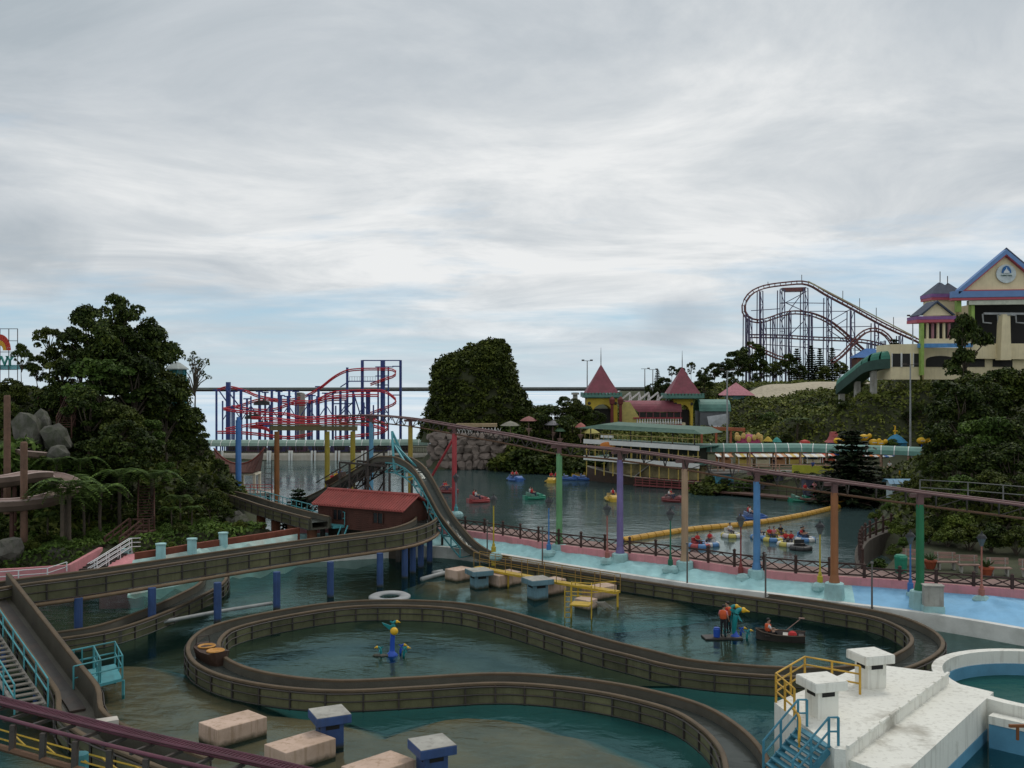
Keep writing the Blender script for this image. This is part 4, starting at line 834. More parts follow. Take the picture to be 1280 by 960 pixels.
# sign frame on the hill
Y = 118; t = thing('hilltop_sign', 'hilltop sign frame with a red and yellow sunburst above teal letters WY', 'sign', tuple(D(-20, 468, Y)))
mb = MB()
for x in (-60, -30, 0, 11, 22): mb.bar(D(x, 411, Y), D(x, 480, Y), .07)
for y in (411, 426, 440, 462): mb.bar(D(-60, y, Y), D(22.2, y, Y), .07)
mb.build('frame', M_DSTEEL, t)
c = D(0, 438, Y); k = Y / F
for i in range(14):
    a0_, a1_ = PI * i / 14, PI * (i + .9) / 14
    for r0, r1, m_, nm in ((4, 8, mat('sun_yellow', (.65, .34, .03)), 'inner_ray'), (8.2, 13, mat('sun_red', (.50, .05, .03)), 'outer_ray')):
        mb = MB(); mb.prism([c + V((math.cos(a) * r * k * 1.05, -.1, math.sin(a) * r * k * 1.55)) for r, a in ((r0, a0_), (r1, a0_), (r1, a1_), (r0, a1_))], (0, .12, 0)); mb.build(nm, m_, t)
for s, x in (('W', 1.5), ('Y', 12.5)): text_obj('letter', s, 1.75, D(x, 452, Y - .3), Matrix.Rotation(PI / 2, 4, 'X'), mat('sign_teal', (.02, .22, .19), .5), t, .12)
mb = MB(); a, b = D(-60, 459, Y + .2), D(48, 459, Y + .2); mb.bar(a, b, .1, .55); mb.build('base_board', mat('sign_cyan', (.22, .5, .55), .6), t)
# glass lookout kiosk among the trees
p = D(221, 500, 108); t = thing('lookout_kiosk', 'small octagonal teal glazed kiosk with pale roof among the trees', 'kiosk', tuple(p)); zr = D(0, 462, 108).z
for k in range(8): a = PI / 8 + k * PI / 4; mb = MB(); mb.bar((p.x + .95 * math.cos(a), p.y + .95 * math.sin(a), p.z - 1), (p.x + .95 * math.cos(a), p.y + .95 * math.sin(a), zr), .12); mb.build('mullion', M_TEAL, t)
mb = MB(); mb.lathe([(.88, p.z - 1), (.88, zr)], (p.x, p.y, 0), 8, PI / 8); mb.build('glass', mat('kiosk_glass', (.05, .17, .16), .2), t)
mb = MB(); mb.lathe([(1.25, zr), (1.25, zr + .1), (.35, zr + .75), (.02, zr + .85)], (p.x, p.y, 0), 8, PI / 8); mb.build('roof', mat('kiosk_roof', (.32, .35, .33), .7), t)
# pavilion with upswept roof
p = W(300, 613, 1.6); t = thing('lake_pavilion', 'lakeside pavilion with dark roof swept up to points at both ends', 'pavilion', tuple(p)); X0, X1, zb = p.x - 2.4, p.x + 2.2, 3.75; M_THT = mat('thatch_brown', (.12, .055, .045), .9, .3, 3.)
mb = MB(); n = 12
for s in (-1, 1):
    v = []
    for i in range(n + 1):
        f = i / n; x = X0 + (X1 - X0) * f; rz = 4.55 + 1.75 * abs(2 * f - 1) ** 2.2; xr = x + (2 * f - 1) * .55
        v += [(xr, p.y, rz), (x + (p.x - x) * .12, p.y + s * 1.5, zb), (x + (p.x - x) * .12, p.y + s * 1.5, zb - .12)]
    mb.add(v, [q for i in range(n) for q in ((i * 3, i * 3 + 1, i * 3 + 4, i * 3 + 3), (i * 3 + 1, i * 3 + 2, i * 3 + 5, i * 3 + 4))])
mb.add([(X0 - .55, p.y, 6.3), (X0 + .3, p.y - 1.5, zb), (X0 + .3, p.y + 1.5, zb)], [(0, 1, 2)]); mb.add([(X1 + .55, p.y, 6.3), (X1 - .3, p.y - 1.5, zb), (X1 - .3, p.y + 1.5, zb)], [(0, 1, 2)])
mb.build('roof', M_THT, t)
mb = MB(); mb.tube([(X0 + (X1 - X0) * i / n + (2 * i / n - 1) * .55, p.y, 4.6 + 1.75 * abs(2 * i / n - 1) ** 2.2) for i in range(n + 1)], .08, 6); mb.build('ridge', mat('ridge_red', (.28, .08, .06)), t)
mb = MB(); mb.box((p.x, p.y, zb - .25), (4.1, 2.7, .22)); mb.build('beam', mat('cream_paint', (.62, .57, .45), .7), t)
for sx in (-1.9, 0, 1.9):
    for sy in (-1.2, 1.2): mb = MB(); mb.bar((p.x + sx, p.y + sy, 1.5), (p.x + sx, p.y + sy, zb - .36), .24); mb.build('column', mat('cream_paint', (1, 1, 1)), t)
mb = MB(); mb.box((p.x + .8, p.y, 1.35), (6.6, 3.6, .3)); mb.build('deck', M_CONC, t)
M_REDR = mat('red_rail', (.5, .06, .06), .6)
mb = MB()
for z in (.3, .6, .9): mb.bar((p.x - 2.4, p.y - 1.7, 1.5 + z), (p.x + 4., p.y - 1.7, 1.5 + z), .06)
for k in range(9): mb.bar((p.x - 2.4 + k * .8, p.y - 1.7, 1.5), (p.x - 2.4 + k * .8, p.y - 1.7, 2.4), .07)
mb.build('railing', M_REDR, t)
for sx in (-1.5, 1, 3.4): mb = MB(); mb.bar((p.x + sx, p.y - 1, -1.5), (p.x + sx, p.y - 1, 1.2), .3); mb.build('pile', M_DSTEEL, t)
# ---------------------------------------------------------------- people
M_SKIN = mat('skin', (.36, .21, .14), .6, .05, bump=0); M_HAIR = mat('hair_dark', (.012, .01, .009), .6, .1, bump=0)
def body_mesh(name, J, E, top, bottom, cut):
    """one continuous skinned figure; J: joint -> (xyz, radius)"""
    ks = list(J); me = bpy.data.meshes.new(name); me.from_pydata([J[k][0] for k in ks], [(ks.index(a), ks.index(b)) for a, b in E], [])
    o = bpy.data.objects.new(name, me); COL.objects.link(o); sm = o.modifiers.new('s', 'SKIN'); sm.use_smooth_shade = True
    for i, k in enumerate(ks): r = J[k][1]; me.skin_vertices[0].data[i].radius = r if isinstance(r, tuple) else (r, r)
    me.skin_vertices[0].data[0].use_root = True; o.modifiers.new('d', 'SUBSURF').levels = 1
    dg = bpy.context.evaluated_depsgraph_get(); dg.update(); r = bpy.data.meshes.new_from_object(o.evaluated_get(dg)); bpy.data.objects.remove(o)
    r.materials.clear()
    for m_ in (M_SKIN, top, bottom): r.materials.append(m_)
    P = [(k, V(J[k][0])) for k in ks]
    for f in r.polygons:
        c = f.center; k = min(P, key=lambda q: (q[1] - c).length - .6 * (J[q[0]][1] if not isinstance(J[q[0]][1], tuple) else J[q[0]][1][0]))[0]
        f.material_index = 0 if k[:2] in cut else (2 if k[:2] in ('pe', 'hi', 'kn', 'an', 'to') else 1); f.use_smooth = True
    return r
def skeleton(pel, hips, chest, neck, head, arms, legs):
    J = {'pelvis': (pel, (.15, .12)), 'chest0': ((V(pel) + (V(chest) - V(pel)) * .5)[:], (.14, .105)), 'chest': (chest, (.17, .115)), 'neck': (neck, .055)}
    h = V(head); J['head0'] = (h[:], (.065, .075)); J['head1'] = ((h + V((0, -.012, .07)))[:], (.078, .095)); J['head2'] = ((h + V((0, .0, .155)))[:], (.07, .085)); J['nose'] = ((h + V((0, -.11, .065)))[:], .014)
    E = [('pelvis', 'chest0'), ('chest0', 'chest'), ('chest', 'neck'), ('neck', 'head0'), ('head0', 'head1'), ('head1', 'head2'), ('head1', 'nose')]
    for s, (sh, elb, hand) in zip((1, -1), arms):
        q = 'R' if s > 0 else 'L'; J['sh' + q] = (sh, .065); J['el' + q] = (elb, .045); J['wr' + q] = (hand, .030)
        d = (V(hand) - V(elb)).normalized(); pm = V(hand) + d * .07; J['ha' + q] = (pm[:], (.042, .02)); sx = V((d.y, -d.x, 0)).normalized() if abs(d.z) < .9 else V((0, 1, 0))
        E += [('chest', 'sh' + q), ('sh' + q, 'el' + q), ('el' + q, 'wr' + q), ('wr' + q, 'ha' + q)]
        for i, ln in enumerate((.065, .08, .085, .075)):
            n_ = 'ha%d%s' % (i, q); J[n_] = ((pm + d * ln + sx * (i - 1.5) * .022 + V((0, 0, -.012)))[:], .0085); E.append(('ha' + q, n_))
        n_ = 'ha4' + q; J[n_] = ((V(hand) + d * .075 - sx * .06)[:], .01); E.append(('wr' + q, n_))
    for s, (hip, kn, an, to) in zip((1, -1), legs):
        q = 'R' if s > 0 else 'L'; J['hi' + q] = (hip, .088); J['kn' + q] = (kn, .062); J['an' + q] = (an, .042); J['to' + q] = (to, .036)
        E += [('pelvis', 'hi' + q), ('hi' + q, 'kn' + q), ('kn' + q, 'an' + q), ('an' + q, 'to' + q)]
    return J, E
def cl(n, c): return mat('cloth_' + n, c, .85, .12, 6., bump=.1)
SIT = skeleton((0, 0, .12), None, (0, .04, .44), (0, .02, .57), (0, -.01, .64), [((.19, .04, .49), (.26, -.08, .24), (.18, -.34, .26)), ((-.19, .04, .49), (-.26, -.08, .24), (-.18, -.34, .26))], [((.10, 0, .09), (.13, -.42, .12), (.13, -.52, -.26), (.13, -.66, -.30)), ((-.10, 0, .09), (-.13, -.42, .12), (-.13, -.52, -.26), (-.13, -.66, -.30))])
STD = skeleton((0, 0, .93), None, (0, -.03, 1.30), (0, -.04, 1.46), (0, -.08, 1.52), [((.19, -.02, 1.38), (.27, -.08, 1.12), (.16, -.34, 1.08)), ((-.19, -.02, 1.38), (-.25, -.02, 1.10), (-.24, -.20, .92))], [((.09, 0, .88), (.10, -.03, .48), (.11, 0, .09), (.11, -.16, .03)), ((-.09, 0, .88), (-.11, .02, .48), (-.12, .05, .09), (-.12, -.11, .03))])
BODY = {}
def body(pose, top, bot):
    k = (pose, top, bot)
    if k not in BODY: BODY[k] = body_mesh('body', *(SIT if pose == 'sit' else STD), cl(*TOPS[top]), cl(*TOPS[bot]), ('he', 'no', 'ne', 'ha', 'wr', 'el'))
    return BODY[k]
TOPS = dict(red=('red', (.45, .03, .03)), white=('white', (.62, .6, .58)), blue=('blue', (.04, .08, .25)), orange=('orange', (.60, .10, .03)), black=('black', (.015, .015, .018)), jean=('jean', (.04, .05, .09)), pink=('pink', (.55, .2, .22)), yellow=('yellow', (.55, .38, .04)))
def hair_mesh(z, y):
    mb = MB(); mb.ball((0, y + .02, z + .15), .105, 9, 6, (.88, 1.05, .8)); mb.v = [(a, b + (.02 if c < z + .13 else 0), max(c, z + .085 if b > y else z + .145)) for a, b, c in mb.v]; return mb.mesh('hair', M_HAIR, True)
def vest_mesh(z0, z1, y, c):
    mb = MB(); mb.lathe([(.155, z0), (.195, z0 + .06), (.20, (z0 + z1) / 2), (.19, z1 - .05), (.10, z1)], (0, y, 0), 12, sq=.78); return mb.mesh('life_vest', cl(*TOPS[c]), True)
HAIR = {'sit': hair_mesh(.64, -.01), 'std': hair_mesh(1.52, -.08)}; VEST = {}
def person(p, rz, pose, top, bot, vest, label, group=None, sc_=1.):
    t = tag(link('person', None, None, p), label, 'person', group); t.rotation_euler.z = rz; t.scale = (sc_,) * 3
    link('body', body(pose, top, bot), t); link('hair', HAIR[pose], t)
    if vest:
        if (pose, vest) not in VEST: VEST[(pose, vest)] = vest_mesh(*((.17, .58, .02) if pose == 'sit' else (.98, 1.46, -.02)), vest)
        link('life_vest', VEST[(pose, vest)], t)
    return t
# ---------------------------------------------------------------- boats
def loft(mb, rings, cap=True):
    n = len(rings[0]); o = [V(p) for r in rings for p in r]
    f = [(i * n + k, (i + 1) * n + k, (i + 1) * n + (k + 1) % n, i * n + (k + 1) % n) for i in range(len(rings) - 1) for k in range(n)]
    if cap: f += [tuple(range(n)), tuple((len(rings) - 1) * n + k for k in reversed(range(n)))]
    mb.add(o, f)
def pedal(px, py, c, rz, lab, tops, canopy=None):
    p = W(px, py); t = thing('pedal_boat', lab, 'pedal boat', (p.x, p.y, 0), 'pedal boats on the lake'); m1 = mat('gel_' + str(c), c, .35, .12, 2., .15, tuple(v * .5 for v in c)); m2 = mat('gel_white', (.6, .6, .58), .4, .1)
    mb = MB()
    loft(mb, [[(x * 1., y, -.12), (x, y, -.12 + .0), (x * 1.0, y, zt)] if False else [(-w, y, -.1), (w, y, -.1), (w * 1.12, y, zt), (-w * 1.12, y, zt)] for y, w, zt, x in ((-1.35, .30, .42, 0), (-1.1, .58, .46, 0), (-.5, .74, .38, 0), (.4, .76, .36, 0), (1.0, .66, .44, 0), (1.3, .42, .5, 0))]); hull = mb.build('hull', m1, smooth=False); hull.parent = t; hull.location = (0, 0, -.1)
    def part(nm, mb, m_, par=t): me = mb.mesh(nm, m_); return link(nm, me, par)
    mb = MB(); mb.box((0, .45, .5), (1.35, .5, .25)); mb.box((0, .78, .62), (1.3, .12, .42)); part('seat', mb, mat('seat_' + str(c), tuple(v * .6 + .08 for v in c), .6))
    mb = MB(); loft(mb, [[(-.5, -1.2, .4), (.5, -1.2, .4), (.35, -1.15, .52), (-.35, -1.15, .52)], [(-.66, -.55, .36), (.66, -.55, .36), (.55, -.6, .72), (-.55, -.6, .72)], [(-.66, -.35, .36), (.66, -.35, .36), (.55, -.38, .66), (-.55, -.38, .66)]]); part('cowl', mb, m1)
    for s in (-1, 1): mb = MB(); mb.tube([(s * .82, -1.0, .22), (s * .92, 0, .2), (s * .80, 1.1, .26)], .10, 6); part('side_float', mb, m2 if canopy else m1)
    t.rotation_euler.z = rz
    for i, (tp, ve) in enumerate(tops):
        s = (-.32, .32)[i % 2] if len(tops) > 1 else 0; q = V((s, .42, .66)); q.rotate(Matrix.Rotation(rz, 3, 'Z'))
        person(V((p.x, p.y, 0)) + q, rz, 'sit', tp, 'jean', ve, '%s rider in the %s' % ((ve or tp) + ('-vested' if ve else '-shirted'), lab), 'riders in pedal boats', .95)
    return t
RED, BLU, GRN, YELC, DRED = (.30, .05, .05), (.05, .13, .36), (.03, .22, .14), (.52, .34, .04), (.18, .04, .04)
for a in ((598, 628, RED, 2.0, 'red pedal boat near the red column', [('white', None), ('red', 'red')]), (560, 616, DRED, 1.2, 'dark red pedal boat passing behind the red column', [('blue', 'red'), ('red', None)]), (645, 601, BLU, .6, 'blue pedal boat off the stone cliff', [('pink', 'red'), ('white', 'red')]),
          (668, 624, GRN, 1.9, 'green pedal boat left of the pale green column', [('red', 'red'), ('white', None)]), (691, 603, YELC, -.3, 'yellow pedal boat behind the pale green column', [('red', 'red'), ('blue', 'red')]), (767, 626, YELC, .1, 'small yellow pedal boat seen end on beside the purple column', [('white', 'red')]),
          (842, 627, DRED, 1.1, 'dark red pedal boat left of the tan column', [('white', None), ('red', None)]), (942, 650, BLU, 1.6, 'blue pedal boat behind the yellow float boom', [('white', None), ('pink', 'red')]), (907, 614, YELC, 1.5, 'yellow pedal boat moored at the dark dock', []), (1000, 627, GRN, 1.6, 'green pedal boat moored at the end of the dock', []),
          (712, 600, BLU, 1.5, 'blue pedal boat moored nearest the stone shore', []), (733, 600, BLU, 1.4, 'blue pedal boat moored against the ship restaurant', []), (726, 596, YELC, 1.5, 'yellow pedal boat moored behind the two blue ones', [])): pedal(*a)
p = W(1006, 622, .5); person(p, .4, 'std', 'red', 'jean', 'red', 'attendant in red vest standing on the dock above the green pedal boat')
p = W(1018, 620, .5); person(p, -.6, 'std', 'pink', 'red', None, 'person in pink standing on the dock beside the attendant')
def bumper(px, py, c1, c2, lab, tops, rz):
    p = W(px, py); t = thing('bumper_boat', lab, 'bumper boat', (p.x, p.y, 0), 'bumper boats inside the boom'); ma, mb_ = mat('tube_' + str(c1), c1, .5, .1), mat('tube_' + str(c2), c2, .5, .1); n = 24; mb = MB()
    for k in range(8):
        mb.m = k % 2; mb.tube([(.70 * math.cos(a), .70 * math.sin(a), .12) for a in np.linspace(k * PI / 4, (k + 1) * PI / 4, 5)], .24, 8, cap=False)
    link('tube', mb.mesh('tube', [ma, mb_], True), t)
    mb = MB(); mb.lathe([(.62, -.12), (.62, .1), (.6, .12)], n=14); link('hull', mb.mesh('hull', mb_), t)
    mb = MB(); mb.box((0, .3, .3), (.8, .4, .35)); mb.box((0, .48, .5), (.8, .12, .5)); link('seat', mb.mesh('seat', ma), t)
    mb = MB(); mb.lathe([(.04, .1), (.04, .45), (.14, .5), (.14, .56)], (0, -.35, 0), 8); link('steering', mb.mesh('steering', M_DSTEEL), t); t.rotation_euler.z = rz
    for i, (tp, ve) in enumerate(tops):
        q = V(((-.2, .22)[i % 2] if len(tops) > 1 else 0, .22, .42)); q.rotate(Matrix.Rotation(rz, 3, 'Z')); person(V((p.x, p.y, 0)) + q, rz, 'sit', tp, 'jean', ve, '%s rider in the %s' % (ve + '-vested' if ve else tp + '-shirted', lab), 'riders in bumper boats', .92)
YT, WT, BT, KT, RT = (.5, .42, .10), (.52, .52, .5), (.08, .2, .4), (.03, .03, .03), (.36, .06, .06)
for a in ((874, 684, RT, BT, 'red and blue bumper boat alone near the fence', [('red', 'red')], .5), (886, 682, WT, BT, 'white and blue bumper boat touching the red and blue one', [('pink', 'red')], -.6), (914, 671, WT, YT, 'white and yellow bumper boat under the boom', [('white', None)], .3), (951, 673, WT, BT, 'white and blue bumper boat behind the bright blue column', [('jean', None)], 2.), (966, 676, YT, BT, 'yellow and blue bumper boat in the cluster', [('red', 'red'), ('pink', None)], .2),
          (985, 682, WT, YT, 'white and yellow bumper boat at the near side of the cluster', [('red', 'red'), ('red', 'red')], -.4), (1006, 676, BT, WT, 'blue and white bumper boat at the far end of the cluster', [('red', None), ('black', None)], .9), (1001, 687, KT, KT, 'black tube bumper boat without a rider', [], 0), (977, 673, YT, RT, 'yellow and red bumper boat carrying a rider in black', [('black', None)], .1)): bumper(*a)
# yellow boom, each float a part
bo = resample(spline([W(x, y, .1) for x, y in ((778, 676), (860, 663), (940, 655), (1000, 645), (1048, 634))], .5), 1.08)
t = thing('float_boom', 'long yellow float boom made of barrel floats across the lake', 'boom', tuple(bo[0])); M_BOOM = mat('boom_yellow', (.50, .27, .03), .55, .2, 1., .35, (.3, .16, .04), streak=.2)
fm = MB().tube([(-.5, 0, 0), (-.46, 0, 0), (.46, 0, 0), (.5, 0, 0)], [.20, .33, .33, .20], 12).mesh('float', M_BOOM, False); bm_ = MB().tube([(-.08, 0, 0), (.08, 0, 0)], .22, 8).mesh('joint', M_DSTEEL)
for a, b in zip(bo, bo[1:]):
    d = b - a; o = link('float', fm, t, (a + b) / 2 - wo(t)); o.rotation_euler = (0, -math.asin(d.z / d.length), math.atan2(d.y, d.x)); o.scale = (d.length * .97, 1, 1)
    o = link('joint', bm_, t, a - wo(t)); o.rotation_euler.z = math.atan2(d.y, d.x)
p = W(1057, 631, .1); mb = MB(); mb.tube([p + V((-.7, -.1, .1)), p + V((.9, 1.2, .3))], .3, 10); tag(mb.build('end_float', M_BOOM), 'single loose yellow float off the end of the boom', 'float')
# dolphin sculptures
M_DT = mat('dolphin_teal', (.01, .22, .23), .4, .15); M_DB = mat('dolphin_blue', (.02, .08, .42), .45, .15); M_DY = mat('dolphin_yellow', (.72, .42, .02), .45, .1)
def dolphin(t, base, s, flip, m_):
    P = [V((x * flip * s, y * s, z * s)) + base for x, y, z in ((-.30, 0, 1.42), (-.18, 0, 1.36), (-.02, 0, 1.25), (.02, 0, .95), (-.02, 0, .55), (-.05, 0, .15))]
    P = [V((x * flip * s, y * s, z * s)) + base for x, y, z in ((-.06, 0, .0), (-.06, 0, .35), (-.02, 0, .75), (.03, 0, 1.08), (.14, 0, 1.30), (.30, 0, 1.38), (.44, 0, 1.34))]
    mb = MB(); mb.tube(spline(P, .08), [s * (.05 + .10 * math.sin(PI * min(1, .12 + .75 * i / (len(spline(P, .08)) - 1))) ) for i in range(len(spline(P, .08)))], 9); o = mb.build('dolphin_body', m_, t, smooth=True)
    mb = MB(); h = P[-1]; mb.ball(h + V((.0, 0, 0)), .16 * s, 9, 7); mb.tube([h, h + V((.2 * flip * s, 0, -.05 * s)), h + V((.34 * flip * s, 0, -.1 * s))], [.12 * s, .07 * s, .035 * s], 8); mb.build('head', M_DY, o, smooth=True)
    a = P[4]; mb = MB(); mb.prism([a, a + V((-.38 * flip * s, 0, .12 * s)), a + V((-.44 * flip * s, 0, .03 * s)), a + V((-.12 * flip * s, 0, -.18 * s))], (0, .05 * s, 0)); mb.build('dorsal_fin', m_, o)
    for q in (-1, 1): a = P[3] + V((.1 * flip * s, q * .12 * s, 0)); mb = MB(); mb.prism([a, a + V((.16 * flip * s, q * .22 * s, -.3 * s)), a + V((.02, q * .1 * s, -.2 * s))], (.03, 0, .02)); mb.build('flipper', m_, o)
def sculpture(p, lab, tall):
    t = thing('dolphin_sculpture', lab, 'sculpture', tuple(p)); p = V(p)
    mb = MB(); mb.lathe([(.28, -.3), (.30, .03), (.16, .16), (.08, .35), (.02, .45)], tuple(p), 10); mb.build('wave_base', M_DB, t, smooth=True)
    if tall: dolphin(t, p + V((0, 0, .15)), .98, 1, M_DT); dolphin(t, p + V((-.15, .5, .55)), .75, 1, M_DT)
    else:
        mb = MB(); mb.tube(spline([p, p + V((.02, 0, .7)), p + V((.05, 0, 1.15))], .1), [.2, .17, .14, .13, .12, .12, .12, .12, .12, .12, .12, .12, .12][:len(spline([p, p + V((.02, 0, .7)), p + V((.05, 0, 1.15))], .1))], 9); mb.build('dolphin_body', M_DB, t, smooth=True)
        mb = MB(); mb.ball(p + V((.12, -.1, 1.22)), .2, 10, 8); mb.build('ball', M_DY, t, smooth=True)
        dolphin(t, p + V((.02, .1, .98)), .5, 1, M_DT)
        mb = MB(); mb.prism([p + V((.0, 0, 1.45)), p + V((-.5, 0, 1.62)), p + V((-.42, 0, 1.5)), p + V((-.1, 0, 1.25))], (0, .06, 0)); mb.build('tail_fluke', M_DT, t)
    for dx, dy, f, m_ in ((.62, -.1, 1, M_DT), (-.55, -.05, -1, M_DT), (.4, .4, 1, M_DB)): dolphin(t, p + V((dx, dy, -.15)), .42, f, m_)
    for k in range(3): mb = MB(); mb.ball((p.x - .75 + k * .3, p.y - .1, .0), .16, 7, 5, (1.4, 1, .6)); mb.build('rock', M_ROCK, t)
sculpture(W(490, 819), 'blue dolphin sculpture with a yellow ball in the ring of the loop flume', False)
sculpture(W(919, 797), 'teal leaping dolphins sculpture with yellow heads beside two workers', True)
p = W(907, 796, .05); mb = MB(); mb.box((p.x - .2, p.y, .0), (2.0, .9, .16), .1); tag(mb.build('work_raft', M_DSTEEL), 'low dark raft under the two workers', 'raft')
person(W(904, 797, .09), 2.6, 'std', 'pink', 'black', 'orange', 'worker in orange life vest and patterned trousers standing on the raft', None, 1.0)
person(W(912, 794, .09) + V((0, .25, 0)), -2.2, 'std', 'red', 'black', 'orange', 'worker in orange vest leaning toward the dolphins', None, 1.0)
a = W(896, 796, .1); mb = MB(); mb.lathe([(.17, 0), (.19, .4), (.15, .45), (.15, .5)], tuple(a), 9); tag(mb.build('blue_drum', M_DB), 'small blue drum on the raft beside the workers', 'drum')
# rowing boat
p = W(978, 800); t = thing('rowing_boat', 'dark wooden rowing boat with a pale thwart near the dolphins', 'rowing boat', (p.x, p.y, 0)); rz = -.28
def hullrings(k): return [[(x, -w * k, z1), (x, -w * .75 * k, .0 + .05 * (1 - k)), (x, 0, -.12), (x, w * .75 * k, .05 * (1 - k)), (x, w * k, z1)] for x, w, z1 in ((-1.35, .08, .5), (-1.0, .38, .42), (-.3, .6, .36), (.5, .62, .35), (1.15, .52, .38))]
mb = MB(); o_ = hullrings(1); i_ = hullrings(.9)
for A_, sgn in ((o_, 0), (i_, .05)):
    n = 5; mb.add([(x, y, z + sgn) if abs(y) < 1e-6 or z < .1 else (x, y, z) for r in A_ for x, y, z in r], [(i * n + k, i * n + k + 1, (i + 1) * n + k + 1, (i + 1) * n + k) for i in range(4) for k in range(4)])
mb.add(o_[-1], [(0, 1, 2, 3, 4)]); M_HUL = mat('boat_dark', (.05, .04, .035), .6, .3); link('hull', mb.mesh('hull', M_HUL), t)
mb = MB()
for s in (-1, 1): mb.tube([(x, s * w, z) for x, w, z in ((-1.38, .04, .53), (-1.0, .38, .44), (-.3, .6, .38), (.5, .62, .37), (1.17, .52, .4))], .04, 5)
link('gunwale', mb.mesh('gunwale', mat('gunwale', (.1, .07, .05))), t)
for x, m_ in ((.15, mat('thwart', (.45, .43, .38))), (-.75, M_HUL), (.95, M_HUL)): mb = MB(); mb.box((x, 0, .27), (.26, 1.0, .05)); link('thwart', mb.mesh('thwart', m_), t)
mb = MB(); mb.tube([(.2, .6, .4), (.9, .9, .95)], .025, 5); mb.box((.98, .93, 1.0), (.3, .12, .04)); link('oar', mb.mesh('oar', M_BEN), t)
t.rotation_euler.z = rz
mb = MB(); q = p + V((.5, -.1, .12)); mb.lathe([(.2, 0), (.24, .2), (.18, .32), (.05, .38)], tuple(q), 9); tag(mb.build('red_bag', cl('red', (1, 0, 0))), 'red bag lying in the rowing boat', 'bag')
q = V((-.72, 0, .25)); q.rotate(Matrix.Rotation(rz, 3, 'Z')); person(V((p.x, p.y, 0)) + q, rz + PI / 2 + .5, 'sit', 'white', 'black', 'orange', 'rower in orange life vest seated in the dark rowing boat')
# log boats
M_LOG = mat('log_boat_brown', (.05, .026, .016), .6, .3, 2.); M_OCH = mat('seat_ochre', (.50, .24, .05), .6, .2)
def logboat(p, rz, pitch, lab):
    t = thing('log_boat', lab, 'log boat', tuple(p), 'log boats'); mb = MB()
    loft(mb, [[(x, -w, .45 + r), (x, -w * .7, 0), (x, w * .7, 0), (x, w, .45 + r)] for x, w, r in ((-1.0, .25, .12), (-.8, .46, .05), (0, .5, 0), (.8, .46, .05), (1.05, .25, .14))]); link('hull', mb.mesh('hull', M_LOG), t)
    for x in (-.48, .45): mb = MB(); mb.lathe([(.30, .44), (.36, .52), (.33, .55), (.24, .48)], (x, 0, 0), 12, sq=1.05); link('cockpit_rim', mb.mesh('cockpit_rim', M_OCH), t)
    mb = MB(); mb.bar((-.9, -.3, .5), (-.9, .3, .5), .08); mb.tube([(-.9, -.3, .5), (-.9, -.25, .85), (-.9, .25, .85), (-.9, .3, .5)], .03, 5); link('grab_bar', mb.mesh('grab_bar', M_DSTEEL), t)
    t.rotation_euler = (0, pitch, rz); t.scale = (1.15,) * 3; return t
logboat(W(264, 826, .42), -.9, 0, 'brown log boat with ochre seats floating in the bend of the loop flume')
q = APEX + UB * 7.2 + V((0, 0, -2.75)); logboat(q, math.atan2(-UB.y, -UB.x), -.4, 'log boat climbing the dark lift ramp behind the tunnel')
for k, (tp, ve) in enumerate((('red', None), ('yellow', None), ('blue', None))): person(q + UB * (.6 - k * .55) + V((0, 0, .15 + .2 * k)), math.atan2(-UB.y, -UB.x) + PI / 2, 'sit', tp, 'jean', ve, 'rider in %s shirt in the log boat on the lift ramp' % tp)
# ---------------------------------------------------------------- far shore
M_GRNR = mat('green_roof', (.10, .23, .19), .6, .2, 1., .3, (.06, .13, .11)); M_WHT = mat('white_paint', (.68, .68, .65), .6, .1, 1., .2, (.45, .43, .4)); M_MAR = mat('maroon_roof', (.24, .065, .085), .7, .2, 1.2, .4, (.13, .06, .06), streak=.3)
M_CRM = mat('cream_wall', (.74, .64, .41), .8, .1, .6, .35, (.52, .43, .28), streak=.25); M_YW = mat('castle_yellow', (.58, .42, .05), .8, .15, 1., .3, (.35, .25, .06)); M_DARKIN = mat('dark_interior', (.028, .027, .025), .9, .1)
M_NAVY = mat('coaster_blue', (.035, .06, .21), .5, .2); M_CRED = mat('coaster_red', (.52, .035, .05), .45, .15)
def covered_walk(pts, hr, zf, lab, grp, pm, pan, people=()):
    P = resample(pts, 1.7); t = thing('covered_walkway', lab, 'walkway', (P[0].x, P[0].y, zf), grp)
    for a, b in zip(P, P[1:]):
        mb = MB(); pr_ = [(1.35 * math.cos(x), 1.05 * math.sin(x)) for x in np.linspace(0, PI, 7)]; mb.sweep(pr_ + [(q[0] * .94, q[1] * .92 - .02) for q in reversed(pr_)], [a.lerp(b, .03), a.lerp(b, .97)]); mb.build('roof_panel', pan, t)
        mb = MB(); mb.sweep([(q[0] * 1.03, q[1] * 1.03) for q in pr_] + [(q[0] * .98, q[1] * .96) for q in reversed(pr_)], [b + (a - b).normalized() * .05, b - (a - b).normalized() * .05]); mb.build('roof_rib', M_WHT, t)
    for i, p in enumerate(resample(pts, 3.4)):
        for s in (-1.2, 1.2):
            q = offset(resample(pts, 3.4), s)[i]; mb = MB(); mb.bar((q.x, q.y, zf - .1), q, .18); mb.build('post', pm, t)
    for s in (-1.2, 1.2): mb = MB(); mb.tube(offset(P, s), .09, 5); mb.build('eave_beam', pm, t)
    mb = MB(); mb.sweep([(-1.6, zf - P[0].z), (1.6, zf - P[0].z), (1.6, zf - .5 - P[0].z), (-1.6, zf - .5 - P[0].z)], [V((p.x, p.y, P[0].z)) for p in P]); mb.build('floor', M_CONC, t)
    return t
